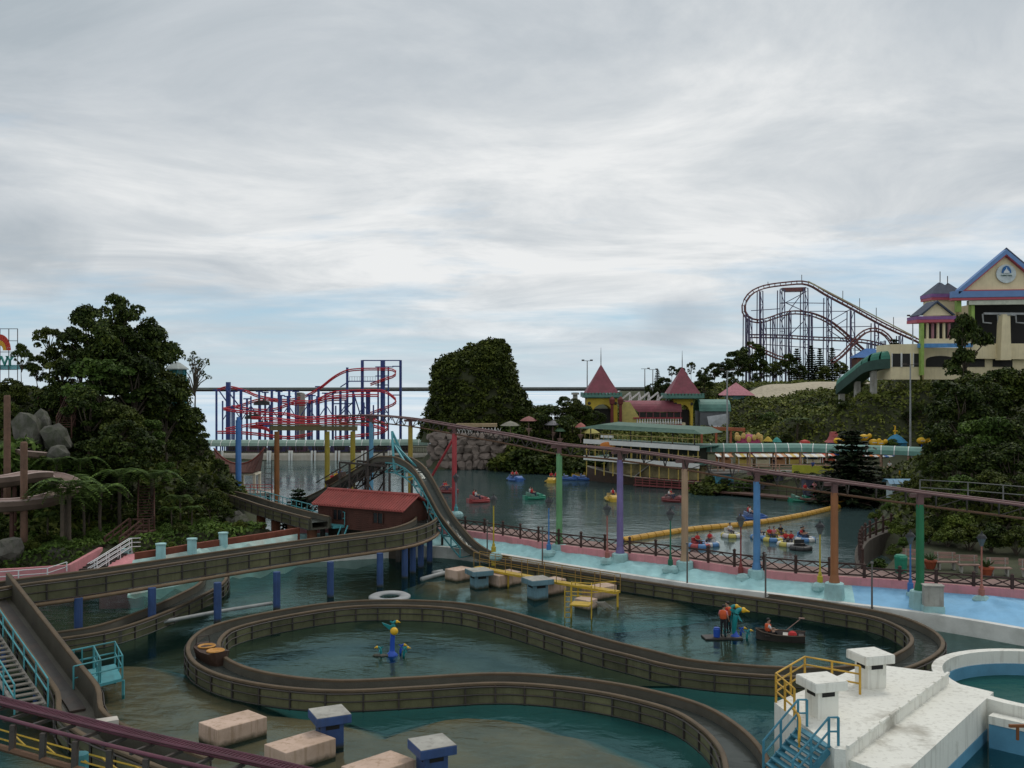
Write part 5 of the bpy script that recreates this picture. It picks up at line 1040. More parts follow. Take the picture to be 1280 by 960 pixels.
# far wall of the lake with piers, walkway and purple fence behind
wp = [(278, 335), (338, 362), (365, 390), (394, 420), (424, 453), (457, 486), (489, 535)]
t = thing('lake_wall', 'pale lake wall with recessed piers on the far shore', 'wall', tuple(W(278, 575.5)))
for a, b in wp:
    mb = MB(); p, q = W(a, 575.5), W(b, 575.5); mb.sweep([(0, -1.5), (0, .9), (-.15, 1.25), (-.5, 1.25), (-.5, -1.5)], [p, q]); mb.build('wall_panel', mat('lake_wall_paint', (.45, .42, .36), .8, .15, .5, .5, (.28, .22, .15), streak=.3), t)
    for e in (p, q): mb = MB(); mb.box((e.x, e.y - .1, .75), (.3, .5, 1.9)); mb.build('end_post', M_WHT, t)
for a, b in zip(wp, wp[1:]): mb = MB(); p = W((a[1] + b[0]) / 2, 575.5); mb.box((p.x, p.y + .4, 0), (.9, .6, 2.2)); mb.build('pier', mat('pier_brown', (.2, .12, .07), .8, .3), t)
covered_walk([D(255, 557, 181), D(400, 557, 180.5), D(536, 556, 180)], 0, .9, 'long green barrel roofed walkway along the far lake wall', 'covered walkways', mat('walk_post_purple', (.10, .08, .16)), mat('pale_green_roof', (.20, .29, .24), .6, .15, 1., .3, (.12, .2, .16)))
t = thing('far_fence', 'dark picket fence on top of the far lake wall', 'fence', tuple(W(278, 570, 1.2)))
mb = MB(); a, b = W(278, 568, 1.2), W(535, 568, 1.2); a.y = b.y = 177.8
for z in (.2, 1.): mb.bar(a + V((0, 0, z)), b + V((0, 0, z)), .06, .08)
for k in range(120): q = a.lerp(b, k / 119); mb.bar(q, q + V((0, 0, 1.05)), .06)
tag(mb.build('pickets', M_DSTEEL, t), kind='stuff')
for i in range(9):
    c = [(.06, .05, .16), (.16, .06, .12), (.07, .1, .25), (.3, .2, .05), (.25, .05, .06)][i % 5]; p = D(295 + i * 26, 566, 186); t = thing('game_booth', ['dark violet', 'plum', 'navy', 'mustard', 'red'][i % 5] + ' booth behind the far walkway, toward the ' + ('lakeside pavilion' if i < 5 else 'stone cliff'), 'booth', (p.x, p.y, .8), 'booths behind the far walkway')
    mb = MB(); mb.box((p.x, p.y, 1.6), (3.2, 2, 1.7)); mb.build('wall', mat('booth_%d' % (i % 5), c, .7), t); mb = MB(); mb.box((p.x, p.y - 1.02, 1.75), (2.2, .06, 1.)); mb.build('opening', M_DARKIN, t); mb = MB(); mb.prism([(p.x - 1.8, p.y - 1.4, 2.45), (p.x + 1.8, p.y - 1.4, 2.45), (p.x + 1.8, p.y + 1.2, 2.9), (p.x - 1.8, p.y + 1.2, 2.9)], (0, 0, .1)); mb.build('roof', mat('booth_%d' % ((i + 2) % 5), c), t)
# spinning family coaster, red track on blue columns
def Z2(x, y, Y): return D(260 + x / 4.923, 440 + y / 4.923, Y)
t = thing('red_coaster', 'small family coaster with stacked red track on navy blue columns behind the lake', 'roller coaster', tuple(Z2(400, 640, 200)))
tracks = [([(1000, 195), (1080, 165), (1150, 142), (1160, 122), (1130, 103), (1050, 100), (950, 101), (870, 108), (815, 128), (760, 162), (690, 217), (600, 267), (500, 291), (400, 285), (300, 265), (230, 236), (130, 211), (60, 230)], 206),
          ([(1000, 372), (1100, 335), (1150, 312), (1155, 288), (1090, 240), (1000, 232), (800, 240), (740, 258), (680, 286), (600, 316), (500, 311), (400, 292), (310, 290), (200, 325), (95, 345)], 200),
          ([(95, 345), (200, 362), (350, 372), (480, 376), (560, 396), (650, 400), (760, 392), (900, 392), (1040, 398)], 196), ([(850, 285), (740, 290), (660, 310)], 203),
          ([(270, 400), (400, 405), (520, 418), (650, 415), (800, 410), (960, 405), (1050, 425), (1110, 455), (1060, 492), (900, 512), (780, 524)], 193), ([(640, 498), (520, 520), (420, 515), (300, 500), (180, 490), (60, 488)], 192), ([(250, 455), (340, 462), (380, 480)], 191), ([(150, 330), (300, 352), (420, 345), (540, 302), (640, 300), (760, 272), (900, 262), (1050, 262)], 198), ([(110, 470), (300, 438), (480, 432), (640, 442), (800, 432), (980, 442), (1085, 472)], 190)]
for pts_, Y in tracks:
    P = resample(spline([Z2(x, y, Y) for x, y in pts_], .5), .8); mb = MB()
    for s in (-.4, .4): mb.tube(offset(P, s), .13, 6)
    mb.tube([p + V((0, 0, -.35)) for p in P], .14, 6)
    for p, q in zip(offset(P, -.4), offset(P, .4)): mb.bar(p, q, .1)
    mb.build('track', M_CRED, t, smooth=False)
for x, y, Y, r in [(52, 230, 205, .22), (125, 185, 204, .5), (160, 240, 202, .2), (203, 230, 205, .3), (240, 285, 198, .22), (315, 240, 205, .22), (352, 245, 206, .22), (393, 235, 205, .28), (437, 240, 204, .3), (500, 235, 206, .25), (540, 240, 204, .2), (583, 255, 203, .5), (625, 262, 200, .28), (680, 210, 206, .28), (723, 250, 200, .25), (768, 245, 200, .25), (815, 235, 200, .28), (857, 95, 206, .28), (893, 240, 200, .22), (950, 50, 207, .36), (985, 235, 202, .5), (1047, 90, 207, .2), (1076, 55, 207, .55), (1110, 95, 207, .18), (1185, 50, 208, .32), (450, 265, 199, .2), (640, 265, 198, .2), (490, 270, 199, .2)]:
    p = Z2(x, y, Y); mb = MB(); mb.bar((p.x, p.y, -3), p, r * 1.6); mb.build('column', M_CONC if x in (583,) else M_NAVY, t)
    if r <= .3 and y > 100: mb = MB(); mb.bar(p + V((-.7, 0, -.1)), p + V((.7, 0, -.1)), .25); mb.build('column_arm', M_NAVY, t)
for a, b, Y in [((950, 52), (1185, 52), 207.2), ((1030, 148), (1112, 148), 207), ((1030, 203), (1112, 203), 207), ((1030, 92), (1140, 92), 207), ((1135, 88), (1185, 88), 207.5), ((1135, 265), (1185, 265), 207.5), ((1030, 370), (1112, 370), 207), ((770, 318), (900, 318), 203), ((870, 180), (1030, 180), 205), ((800, 400), (890, 310), 203), ((893, 240), (940, 395), 203), ((110, 225), (220, 370), 203), ((70, 240), (125, 320), 204), ((815, 215), (870, 180), 205)]:
    mb = MB(); mb.bar(Z2(*a, Y), Z2(*b, Y), .22); mb.build('brace', M_NAVY, t)
for i, x in enumerate(range(90, 1110, 58)):
    p = Z2(x, 300 + 30 * math.sin(i * 1.7), 197.5); mb = MB(); mb.bar((p.x, p.y, -3), p, .26); mb.build('column', M_NAVY, t)
    q = Z2(x + 58, 420 if i % 2 else 330, 197.5); mb = MB(); mb.bar(Z2(x, 330 if i % 2 else 420, 197.5), q, .16); mb.build('brace', M_NAVY, t)
mb = MB()
for y in (152, 178): mb.bar(Z2(870, y, 205), Z2(1030, y, 205), .06)
for x in range(870, 1031, 16): mb.bar(Z2(x, 152, 205), Z2(x, 180, 205), .05)
tag(mb.build('platform_rail', M_DSTEEL, t), kind='stuff')
for x, y, c, lab in ((315, 475, RED, 'red bodied coaster car on the lowest track loop'), (330, 330, KT, 'dark coaster car on the middle track'), (275, 415, KT, 'dark coaster car at the low outer bend'), (350, 465, BLU, 'blue coaster car beside the red bodied one')):
    p = Z2(x, y, 194); t = thing('coaster_car', lab, 'coaster car', tuple(p), 'coaster cars'); mb = MB(); loft(mb, [[(p.x + dx, p.y - w, p.z + .1), (p.x + dx, p.y + w, p.z + .1), (p.x + dx, p.y + w, p.z + h), (p.x + dx, p.y - w, p.z + h)] for dx, w, h in ((-1.5, .3, .5), (-1.1, .6, .8), (.9, .6, 1.0), (1.5, .4, .7))]); mb.build('body', mat('car_' + str(c), c, .4), t)
    for dx in (-.5, .4): mb = MB(); mb.box((p.x + dx, p.y, p.z + 1.05), (.2, .9, .7)); mb.build('seat_back', M_DSTEEL, t)
# monorail
t = thing('monorail', 'long level grey monorail beam crossing behind the lake', 'monorail', tuple(D(250, 560, 245)))
mb = MB(); a, b = D(150, 486, 240), D(960, 485, 252); mb.bar(a, b, 1.0, .55); mb.bar(a + V((0, 1.6, .0)), b + V((0, 1.6, 0)), 1.0, .5); mb.build('beam', mat('beam_grey', (.16, .17, .16), .8), t)
mb = MB(); mb.bar(a + V((0, .8, -.45)), b + V((0, .8, -.45)), .5, .45); mb.build('cable_tray', M_DSTEEL, t)
for x in (180, 374, 575, 719, 860): p = D(x, 489, 246); mb = MB(); mb.bar((p.x, p.y, -30), p + V((0, 0, -.3)), 1.1); mb.bar(p + V((-.9, 0, -.6)), p + V((.9, 0, -.6)), 2.2, .5); mb.build('pillar', M_CONC, t)
# stone cliff
t = thing('stone_cliff', 'grey brown cliff of stacked rounded stones at the lake edge', 'cliff', tuple(W(580, 585))); M_CLF = mat('cliff_stone', (.17, .135, .115), .9, .25, .6, .5, (.085, .07, .055), .6, bscale=3.)
CR = []
for i in range(6):
    me = ROCKS[i % 5].copy(); me.materials.clear(); me.materials.append(M_CLF); CR.append(me)
x = 536.
for row in range(5):
    x = 535. + (row % 2) * 4; hgt = (10.5, 9.5, 10, 8, 7)[row]; yb = 586 - (0, 10, 19, 28.5, 36.5)[row]
    while x < 626 - row * .5:
        wd_ = RND.uniform(8, 15); Yc = 158.6 + (x < 556) * (556 - x) * .12 + row * .4; p = D(x + wd_ / 2, yb - hgt / 2, Yc); o = link('rock', CR[RND.randrange(6)], t, p - wo(t)); k = Yc / F * .62
        o.scale = (wd_ * k, 1.5, hgt * RND.uniform(.95, 1.2) * k); o.rotation_euler = (RND.uniform(-.2, .2), RND.uniform(-.15, .15), RND.uniform(-.3, .3)); x += wd_
mb = MB(); mb.prism([D(540, 584, 162.5), D(622, 584, 161.5), D(622, 541, 162), D(540, 541, 163)], (0, 5, 0)); mb.build('backing', M_CLF, t)
# tan canopy and umbrellas on the terrace
p = D(596, 532, 163); t = thing('tan_canopy', 'flat tan canopy roof on the terrace above the stone cliff', 'canopy', tuple(p)); mb = MB(); mb.box((p.x, p.y, p.z + .1), (6.6, 3, .5)); mb.build('roof', mat('tan_roof', (.36, .27, .16), .8), t)
for s in (-3, -1, 1, 3): mb = MB(); mb.bar((p.x + s, p.y - 1.3, p.z - 2.6), (p.x + s, p.y - 1.3, p.z), .16); mb.build('post', M_WHT, t)
mb = MB()
for k in range(14): q = D(572, 545, 161.3) + V((k * .5, 0, 0)); mb.bar(q, q + V((.5, 0, 1.3)), .07); mb.bar(q + V((.5, 0, 0)), q + V((0, 0, 1.3)), .07)
mb.build('lattice_rail', M_WHT, t)
for x, y, w, c, lab in ((661, 520, 23, (.26, .11, .10), 'dusty pink parasol, largest on the terrace'), (691, 525, 22, (.20, .19, .20), 'grey parasol on the terrace'), (726, 528, 15, (.36, .12, .10), 'small dusty red parasol near the castle tower'), (739, 535, 22, (.34, .30, .08), 'yellow and green parasol near the ship restaurant'), (638, 526, 26, (.20, .19, .15), 'wide grey brown parasol beside the tan canopy'), (700, 533, 14, (.14, .24, .14), 'small green parasol on the terrace'), (746, 547, 18, (.40, .33, .18), 'straw coloured parasol beside the ship restaurant'), (960, 545, 12, (.5, .36, .05), 'small yellow parasol behind the right walkway'), (971, 546, 13, (.04, .25, .22), 'small teal parasol behind the right walkway')):
    Y = 156 if x < 800 else 144; p = D(x, y, Y); r = w / 2 * Y / F; t = thing('parasol', lab, 'parasol', (p.x, p.y, p.z - 2.6), 'parasols'); m_ = mat('parasol_%d' % x, c, .8)
    for k in range(8):
        a0_, a1_ = k * PI / 4, (k + 1) * PI / 4; mb = MB(); mb.add([(p.x, p.y, p.z)] + [(p.x + r * q * math.cos(a), p.y + r * q * math.sin(a), z) for q, a, z in ((.55, a0_, p.z - .32), (.55, a1_, p.z - .32), (1, a0_, p.z - .75), (1, a1_, p.z - .75))], [(0, 1, 2), (1, 3, 4, 2)]); mb.build('canopy_panel', m_, t)
    mb = MB(); mb.bar((p.x, p.y, p.z - 3.2), (p.x, p.y, p.z - .02), .1); mb.build('pole', M_BEN, t); mb = MB(); mb.lathe([(.1, -2.6), (.5, -1.95), (.5, -1.88)], tuple(p), 8); mb.build('table', M_BEN, t)
# castle with two pyramid roofed towers
Y = 172
def Z4(x, y, Yq=None): return D(700 + x / 4.923, 420 + y / 4.923, Yq or Y)
def tower(cx, top, eave, half, body, lab, sp_):
    c = Z4(cx, eave); k = Y / F / 4.923; r = half * k; t = thing('castle_tower', lab, 'tower', (c.x, c.y, 5), 'castle towers'); zt = Z4(0, top).z; ze = c.z
    mb = MB(); q = 1.4142; mb.lathe([(r * q, ze), (r * q * .52, ze + (zt - ze) * .46), (.03, zt)], (c.x, c.y, 0), 4, PI / 4); rf = mb.build('roof', M_MAR, t)
    mb = MB(); mb.lathe([(.07, zt - .2), (.07, zt + 1), (.02, Z4(0, sp_).z)], (c.x, c.y, 0), 6); mb.build('spire', M_DSTEEL, rf)
    for s in range(4):
        mb = MB(); a = s * PI / 2; d = V((math.cos(a), math.sin(a), 0)); n_ = V((-d.y, d.x, 0)); e = c + d * (r * 1.16); mb.bar(e - n_ * r * 1.16 + V((0, 0, -.5)), e + n_ * r * 1.16 + V((0, 0, -.5)), .15, .42)
        for j in range(11): g = e + n_ * r * 1.16 * (2 * (j + .25) / 11 - 1 + .05); mb.bar(g + V((0, 0, -.3)), g + n_ * .32 + V((0, 0, -.3)), .16, .75)
        mb.build('crenellation', M_GRNR, t)
    mb = MB(); mb.box((c.x, c.y, ze - .75), (r * 2.2, r * 2.2, .18)); mb.build('soffit', M_GRNR, t)
    rb = body * k; z0, z1 = 4.2, ze - .84
    for sx in (-1, 1):
        for sy in (-1, 1): mb = MB(); mb.box((c.x + sx * rb * .86, c.y + sy * rb * .86, (z0 + z1) / 2), (rb * .28, rb * .28, z1 - z0)); mb.build('corner_pier', M_YW, t)
    for s in range(4):
        a = s * PI / 2; d = V((math.cos(a), math.sin(a), 0)); n_ = V((-d.y, d.x, 0)); e = c + d * rb * .93; w = rb * .72; poly = []
        ht = (z1 - z0); zs = z0 + ht * .55
        poly = [V((0, 0, 0)) + e - n_ * w + V((0, 0, z1 - c.z)), e + n_ * w + V((0, 0, z1 - c.z)), e + n_ * w + V((0, 0, zs - c.z))] + [e + n_ * w * math.cos(x) + V((0, 0, zs - c.z + ht * .3 * math.sin(x))) for x in np.linspace(.15, PI - .15, 9)] + [e - n_ * w + V((0, 0, zs - c.z))]
        mb = MB(); mb.prism(poly, d * .2); mb.build('arch', M_YW, t)
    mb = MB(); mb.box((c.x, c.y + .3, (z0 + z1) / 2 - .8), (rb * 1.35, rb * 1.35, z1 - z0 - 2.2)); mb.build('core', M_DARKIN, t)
    for sx in (-1, 1): mb = MB(); mb.ball((c.x + sx * rb * .86, c.y - rb * 1.02, z1 - .9), .28, 8, 6, (1, .3, 1)); mb.build('medallion', M_DSTEEL, t)
tower(252, 175, 350, 100, 92, 'yellow castle tower with maroon pyramid roof nearer the terrace parasols', 70); tower(752, 190, 355, 97, 56, 'slender yellow castle tower with maroon pyramid roof beside the green hall', 90)
t = thing('castle_hall', 'cream hall with maroon barrel roof between the two castle towers', 'building', tuple(Z4(560, 540))); n = 9
x0, x1 = Z4(385, 0).x, Z4(735, 0).x
mb = MB(); pr_ = [(Y - 2.5 + 2.7 * (1 - math.cos(x)), Z4(0, 465).z + 1.9 * math.sin(x)) for x in np.linspace(0, PI / 2 + .5, n)]
for i in range(n - 1): (ya, za), (yb_, zb_) = pr_[i], pr_[i + 1]; xa = x0 + (1 - (za - pr_[0][1]) / 2.) * 2.4; xb = x0 + (1 - (zb_ - pr_[0][1]) / 2.) * 2.4; mb.add([(xa, ya, za), (x1, ya, za), (x1, yb_, zb_), (xb, yb_, zb_)], [(0, 1, 2, 3)])
mb.build('barrel_roof', M_MAR, t)
zt = Z4(0, 468).z; zb_ = Z4(0, 498).z
mb = MB(); mb.box(((x0 + 2.4 + x1) / 2, Y - 2.2, (zt + zb_) / 2), (x1 - x0 - 2.4, .3, zt - zb_)); mb.build('window_band', M_DARKIN, t)
for k in range(7): xx = x0 + 2.6 + (x1 - x0 - 2.8) * k / 6; mb = MB(); mb.box((xx, Y - 2.4, (zt + zb_) / 2), (.12, .12, zt - zb_)); mb.build('mullion', M_MAR, t)
mb = MB(); mb.box(((x0 + 1.5 + x1) / 2, Y - 2.7, zb_ - .1), (x1 - x0 - 1.5, .25, .22)); mb.box(((x0 + 1.5 + x1) / 2, Y - 2.7, zb_ - 1.25), (x1 - x0 - 1.5, .25, .2)); mb.build('balcony_band', mat('band_red', (.32, .05, .06)), t)
for k in range(18): xx = x0 + 2.2 + (x1 - x0 - 2.4) * k / 17; mb = MB(); mb.lathe([(.12, 0), (.17, .3), (.08, .6), (.14, .92)], (xx, Y - 2.7, zb_ - 1.15), 6); mb.build('baluster', M_WHT, t)
mb = MB(); mb.box(((x0 + x1) / 2 + .6, Y - 1.2, zb_ - 3.2), (x1 - x0, 2.6, 4.6)); mb.build('wall', M_CRM, t)
a, b = Z4(370, 405), Z4(505, 545); mb = MB(); mb.prism([a + V((0, -2.6, 0)), Z4(420, 405) + V((0, -2.6, 0)), b + V((0, -2.6, 0)), Z4(370, 545) + V((0, -2.6, 0))], (0, .4, 0)); mb.build('raked_wall', mat('cream_yellow', (.5, .42, .14), .8), t)
for k in range(5):
    x = 365 + k * 57; mb = MB(); a, b = Z4(x, 400, Y + 1), Z4(x + 68, 347, Y + 1); mb.bar(a, b, .26); mb.bar(b, Z4(x + 60, 400, Y + 1), .16); mb.bar(b, Z4(x + 76, 400, Y + 1), .16); mb.build('roof_truss', M_WHT, t)
for x in (320, 372): mb = MB(); p = Z4(x, 540, Y - 4); mb.lathe([(.3, 0), (.26, 4.2), (.42, 4.3), (.5, 5.1), (.1, 5.6)], (p.x, p.y, p.z - 1), 7); mb.build('carved_column', mat('carved', (.16, .035, .03)), t)
t = thing('green_hall', 'hall with green barrel roof adjoining the slender castle tower', 'building', tuple(Z4(945, 545)));
mb = MB(); x0, x1 = Z4(846, 0).x, Z4(1040, 0).x; pr_ = [(Y + 1 - 2.6 * math.cos(x), Z4(0, 462).z + 2. * math.sin(x)) for x in np.linspace(0, PI, 11)]; mb.add([(xx, a, b) for a, b in pr_ for xx in (x0, x1)], [(i * 2, i * 2 + 1, i * 2 + 3, i * 2 + 2) for i in range(10)]); mb.build('barrel_roof', M_GRNR, t)
mb = MB(); mb.box(((x0 + x1) / 2, Y + 1, 6), (x1 - x0 - .4, 4.6, Z4(0, 462).z * 2 - 12)); mb.build('wall', mat('hall_grey', (.14, .15, .16)), t)
mb = MB(); a = Z4(905, 495, Y - 3); b = Z4(1025, 478, Y - 3); mb.add([a, b, b + V((0, 0, -2.2)), a + V((2, -.6, -2.4)), a + V((.2, -.3, -1.4))], [(0, 1, 2, 3, 4)]); mb.build('canvas_sheet', mat('canvas', (.42, .44, .46), .9), t)
p = D(920, 494, 186); t = thing('pink_kiosk', 'kiosk with dusty pink pyramid roof on the hillside', 'kiosk', (p.x, p.y, p.z - 3)); mb = MB(); mb.lathe([(4.1, 0), (.05, 2.35)], tuple(p), 4, PI / 4); mb.build('roof', mat('pink_roof', (.42, .16, .19), .7), t)
mb = MB(); mb.box((p.x, p.y, p.z - 1.5), (4.6, 4.6, 2.9)); mb.build('wall', mat('kiosk_teal', (.12, .25, .25)), t)
# ship restaurant
BW, SN = V((10.6, 140.3, 0)), V((25.6, 129.4, 0)); su = (SN - BW).normalized(); sw = V((-su.y, su.x, 0)); SL = (SN - BW).length
t = thing('ship_restaurant', 'ship shaped restaurant with white edged decks and green canopy moored by the castle', 'restaurant', (BW.x + 7, BW.y - 5, 0))
def SPT(s, side, z): return BW + su * s + sw * side + V((0, 0, z))
rings = []
for f in np.linspace(0, 1, 12):
    w = 2.9 * min(1, .05 + 1.9 * f) ** .8; z1 = 1.05 + 1.0 * (1 - f) ** 3; rings.append([SPT(f * SL, -w * .8, -.4), SPT(f * SL, -w, z1), SPT(f * SL, w, z1), SPT(f * SL, w * .8, -.4)])
mb = MB(); loft(mb, rings); mb.build('hull', mat('hull_dark', (.045, .03, .022), .7, .3, 1., .4, (.10, .05, .03), streak=.4), t)
mb = MB()
for f, g in zip(np.linspace(0, 1, 12), rings): pass
mb.tube([r[1] for r in rings], .1, 5); mb.build('gunwale', mat('gun_pale', (.38, .34, .26)), t)
for z, lab in ((3.45, 'lower'), (5.7, 'upper')):
    P = [SPT(s, -3.1, z - .02 * s) for s in np.linspace(1.3, SL, 12)]; mb = MB(); mb.sweep([(.08, -.3), (.08, .3), (-.05, .3), (-.05, -.3)], P); mb.build('white_fascia', M_WHT, t)
    mb = MB(); mb.prism([SPT(1.3, -3, z - .1), SPT(SL, -3, z - .35), SPT(SL, 3, z - .35), SPT(1.3, 3, z - .1)], (0, 0, .14)); mb.build('deck', M_GRNR, t)
    mb = MB()
    for k in range(24): q = SPT(1.4 + (SL - 1.6) * k / 23, -2.95, z + .2); mb.bar(q, q + V((0, 0, .85)), .05)
    mb.bar(SPT(1.4, -2.95, z + 1.05), SPT(SL, -2.95, z + .8), .07); tag(mb.build('deck_rail', mat('rail_yellow', (.42, .32, .12)), t), kind='stuff')
M_SPY = mat('ship_post_yellow', (.50, .36, .08))
for k in range(13):
    for zlo, zhi in ((1.1, 3.2), (3.5, 5.4)): q = SPT(1.6 + (SL - 1.9) * k / 12, -2.85, 0); mb = MB(); mb.bar((q.x, q.y, zlo), (q.x, q.y, zhi), .12); mb.build('post', M_SPY, t)
for k in range(6): q = SPT(2 + (SL - 3) * k / 5, -2.4, 0); mb = MB(); mb.bar((q.x, q.y, 5.7), (q.x, q.y, 7.55), .14); mb.build('canopy_post', M_DSTEEL, t)
mb = MB(); mb.add([SPT(.2, -3.2, 7.45), SPT(3.5, -2.6, 8.0), SPT(SL - 1, -2.6, 7.65), SPT(SL + .4, -3.2, 7.15), SPT(.2, 3.2, 7.45), SPT(3.5, 2.6, 8.2), SPT(SL - 1, 2.6, 7.85), SPT(SL + .4, 3.2, 7.15)], [(0, 1, 2, 3), (4, 7, 6, 5), (1, 5, 6, 2), (0, 4, 5, 1), (3, 2, 6, 7)]); mb.build('canopy', mat('canopy_green', (.085, .15, .115), .8), t)
for z0, z1 in ((1.1, 3.1), (3.5, 5.3)): mb = MB(); c = SPT(SL * .58, .4, (z0 + z1) / 2); mb.box(tuple(c), (SL * .7, 3.4, z1 - z0), math.atan2(su.y, su.x)); mb.build('cabin', mat('cabin_%d' % int(z0), (.36, .30, .15) if z0 < 2 else (.03, .035, .025), .8, .5, .8, .6, (.05, .04, .03)), t)
mb = MB(); q = SPT(5.2, -3.2, 5.25); mb.ball(tuple(q), 1.1, 12, 8, (1, .12, .42)); o = mb.build('sign', mat('sign_orange', (.6, .2, .04)), t)
mb = MB(); q = SPT(4.9, -2.9, 6.4); mb.bar(q - su * 1.0, q + su * 1.0, .08, .35); mb.build('sign_board', M_WHT, t)
mb = MB()
a, b = SPT(9.6, -3.6, .2), SPT(SL + .6, -3.6, .2)
for z in (.35, .7, 1.0): mb.bar(a + V((0, 0, z)), b + V((0, 0, z)), .08)
for k in range(10): q = a.lerp(b, k / 9); mb.bar(q + V((0, 0, -1)), q + V((0, 0, 1)), .1)
mb.bar(a + V((0, .2, 0)), b + V((0, .2, 0)), .9, .12); mb.build('gangplank', mat('maroon_rail', (.20, .05, .05)), t)
mb = MB(); mb.bar(SPT(8.6, -1.5, 1.2), SPT(11.5, -1.5, 3.3), .9, .12); mb.build('stair', M_CONC, t)
# dock right of the ship
t = thing('boat_dock', 'dark timber boat dock with railings below the right walkway', 'dock', tuple(W(990, 622)))
P = [W(x, y, .45) for x, y in ((886, 612), (930, 615), (985, 620), (1040, 624), (1088, 626))]
mb = MB(); mb.sweep([(-.4, 0), (1.6, 0), (1.6, -.18), (-.4, -.18)], P); mb.build('deck', M_STW, t)
for p in resample(P, 3.): mb = MB(); mb.bar(p + V((0, -1, -1.5)), p + V((0, -1, -.18)), .22); mb.build('pile', M_DSTEEL, t)
mb = MB()
for z in (.5, 1.0): mb.tube([p + V((0, .4, z)) for p in P], .05, 5)
for p in resample(P, 1.2): mb.bar(p + V((0, .4, 0)), p + V((0, .4, 1)), .07)
mb.build('railing', M_DSTEEL, t)
for x, w, c, lab in ((904, 22, (.06, .24, .32), 'teal boat hut at the ship end of the dock'), (960, 34, (.11, .11, .14), 'dark grey netted shelter behind the dock'), (1020, 30, (.09, .09, .13), 'dark violet netted shelter behind the dock'), (1068, 14, (.22, .22, .20), 'small pale concrete block at the end of the dock')):
    p = D(x, 606, 123.5 if x < 1000 else 119); t = thing('dock_hut', lab, 'hut', (p.x, p.y, .4), 'huts along the dock'); w *= .098
    mb = MB(); mb.box((p.x, p.y, 1.35), (w, 1.8, 2.1)); mb.build('wall', mat('hut_%d' % x, c, .8, .4, 1.5, .5, (.03, .03, .04)), t); mb = MB(); mb.box((p.x, p.y, 2.5), (w + .5, 2.4, .14)); mb.build('roof', M_DSTEEL, t); mb = MB(); mb.box((p.x, p.y - .92, 1.2), (w * .4, .05, 1.5)); mb.build('door', M_DARKIN, t)
# right covered walkway and the fair behind it
M_TERR = mat('walk_post_pink', (.42, .26, .19), .8)
covered_walk([D(872, 564, 133), D(1000, 564, 131.5), D(1100, 567, 128), D(1172, 570, 125)], 0, 2.1, 'long green barrel roofed walkway in front of the children fair', 'covered walkways', M_TERR, M_GRNR)
P = [D(872, 590, 131), D(1000, 589.5, 129.5), D(1100, 593, 126), D(1172, 596, 123)]
for p in P: p.z = 2.05
tt = railing('walkway_rail', P, M_TERR, (.35, .7, 1.0), 'low pinkish railing along the right walkway', step=2.5, r=.06)
mb = MB(); a, b = D(990, 586, 127.5), D(1042, 588, 126.5); mb.bar(a, b, .2, 1.0); tag(mb.build('yellow_hedge_fence', mat('lime_fence', (.40, .40, .04), .7)), 'bright lime yellow low fence panel beside the walkway', 'fence')
stall = [(905, (.45, .22, .10)), (930, (.55, .40, .10)), (952, (.60, .52, .35)), (972, (.55, .12, .05)), (993, (.60, .20, .04)), (1015, (.08, .18, .40)), (1034, (.50, .06, .08)), (1090, (.50, .12, .14)), (1108, (.55, .5, .45)), (1128, (.40, .08, .06)), (1150, (.6, .55, .5))]
nm_ = ['ochre', 'mustard', 'cream', 'scarlet', 'orange', 'navy', 'crimson', 'rose', 'off white', 'brick red', 'pale grey']
for (x, c), cn in zip(stall, nm_):
    p = D(x, 585, 139); t = thing('fair_stall', cn + ' fair stall behind the right walkway', 'stall', (p.x, p.y, 2), 'fair stalls'); m_ = mat('stall_' + cn, c, .7)
    mb = MB(); mb.box((p.x, p.y, 2.6), (2.0, 1.6, .9)); mb.build('counter', m_, t); mb = MB(); mb.box((p.x, p.y + .7, 2.9), (2.0, .1, 1.8)); mb.build('back_panel', mat('stall_' + nm_[(nm_.index(cn) + 3) % 11], c), t)
    for k in range(4): mb = MB(); mb.prism([(p.x - 1.1 + k * .55, p.y - 1.1, 3.4), (p.x - .56 + k * .55, p.y - 1.1, 3.4), (p.x - .56 + k * .55, p.y + .8, 3.7), (p.x - 1.1 + k * .55, p.y + .8, 3.7)], (0, 0, .08)); mb.build('awning_strip', m_ if k % 2 else M_WHT, t)
    for s in (-.9, .9): mb = MB(); mb.bar((p.x + s, p.y - .8, 2), (p.x + s, p.y - .8, 3.5), .1); mb.build('post', M_WHT, t)
# fair rides peeking over the roof
p = D(936, 555, 142); t = thing('petal_ride', 'magenta dome ride crowned with yellow petals behind the walkway', 'ride', (p.x, p.y, 2.5)); mb = MB(); mb.lathe([(1.75, -2.5), (1.75, .2), (1.5, .9), (.8, 1.3), (.1, 1.4)], tuple(p), 14); mb.build('dome', mat('magenta', (.30, .04, .10)), t, smooth=True)
for k in range(14): a = k * 2 * PI / 14; mb = MB(); q = p + V((1.7 * math.cos(a), 1.7 * math.sin(a), .6 + .9 * (math.sin(k * 2.3) * .3 + .4))); mb.ball(tuple(q), .34, 7, 5, (1, .6, 1.3)); mb.build('petal', mat('petal', (.55, .38, .12)), t)
p = D(1042, 553, 143); t = thing('pagoda_tower', 'little blue tower with swept pink pagoda roof above the walkway', 'tower', (p.x, p.y, 2.5)); mb = MB(); mb.lathe([(.75, -3), (.75, .1)], tuple(p), 8); mb.build('wall', M_DB, t)
mb = MB(); mb.lathe([(1.5, 0), (1.0, .35), (.7, .9), (.62, 1.35), (.62, 1.5)], tuple(p), 4, PI / 4); mb.build('roof', mat('pagoda_pink', (.40, .10, .10)), t)
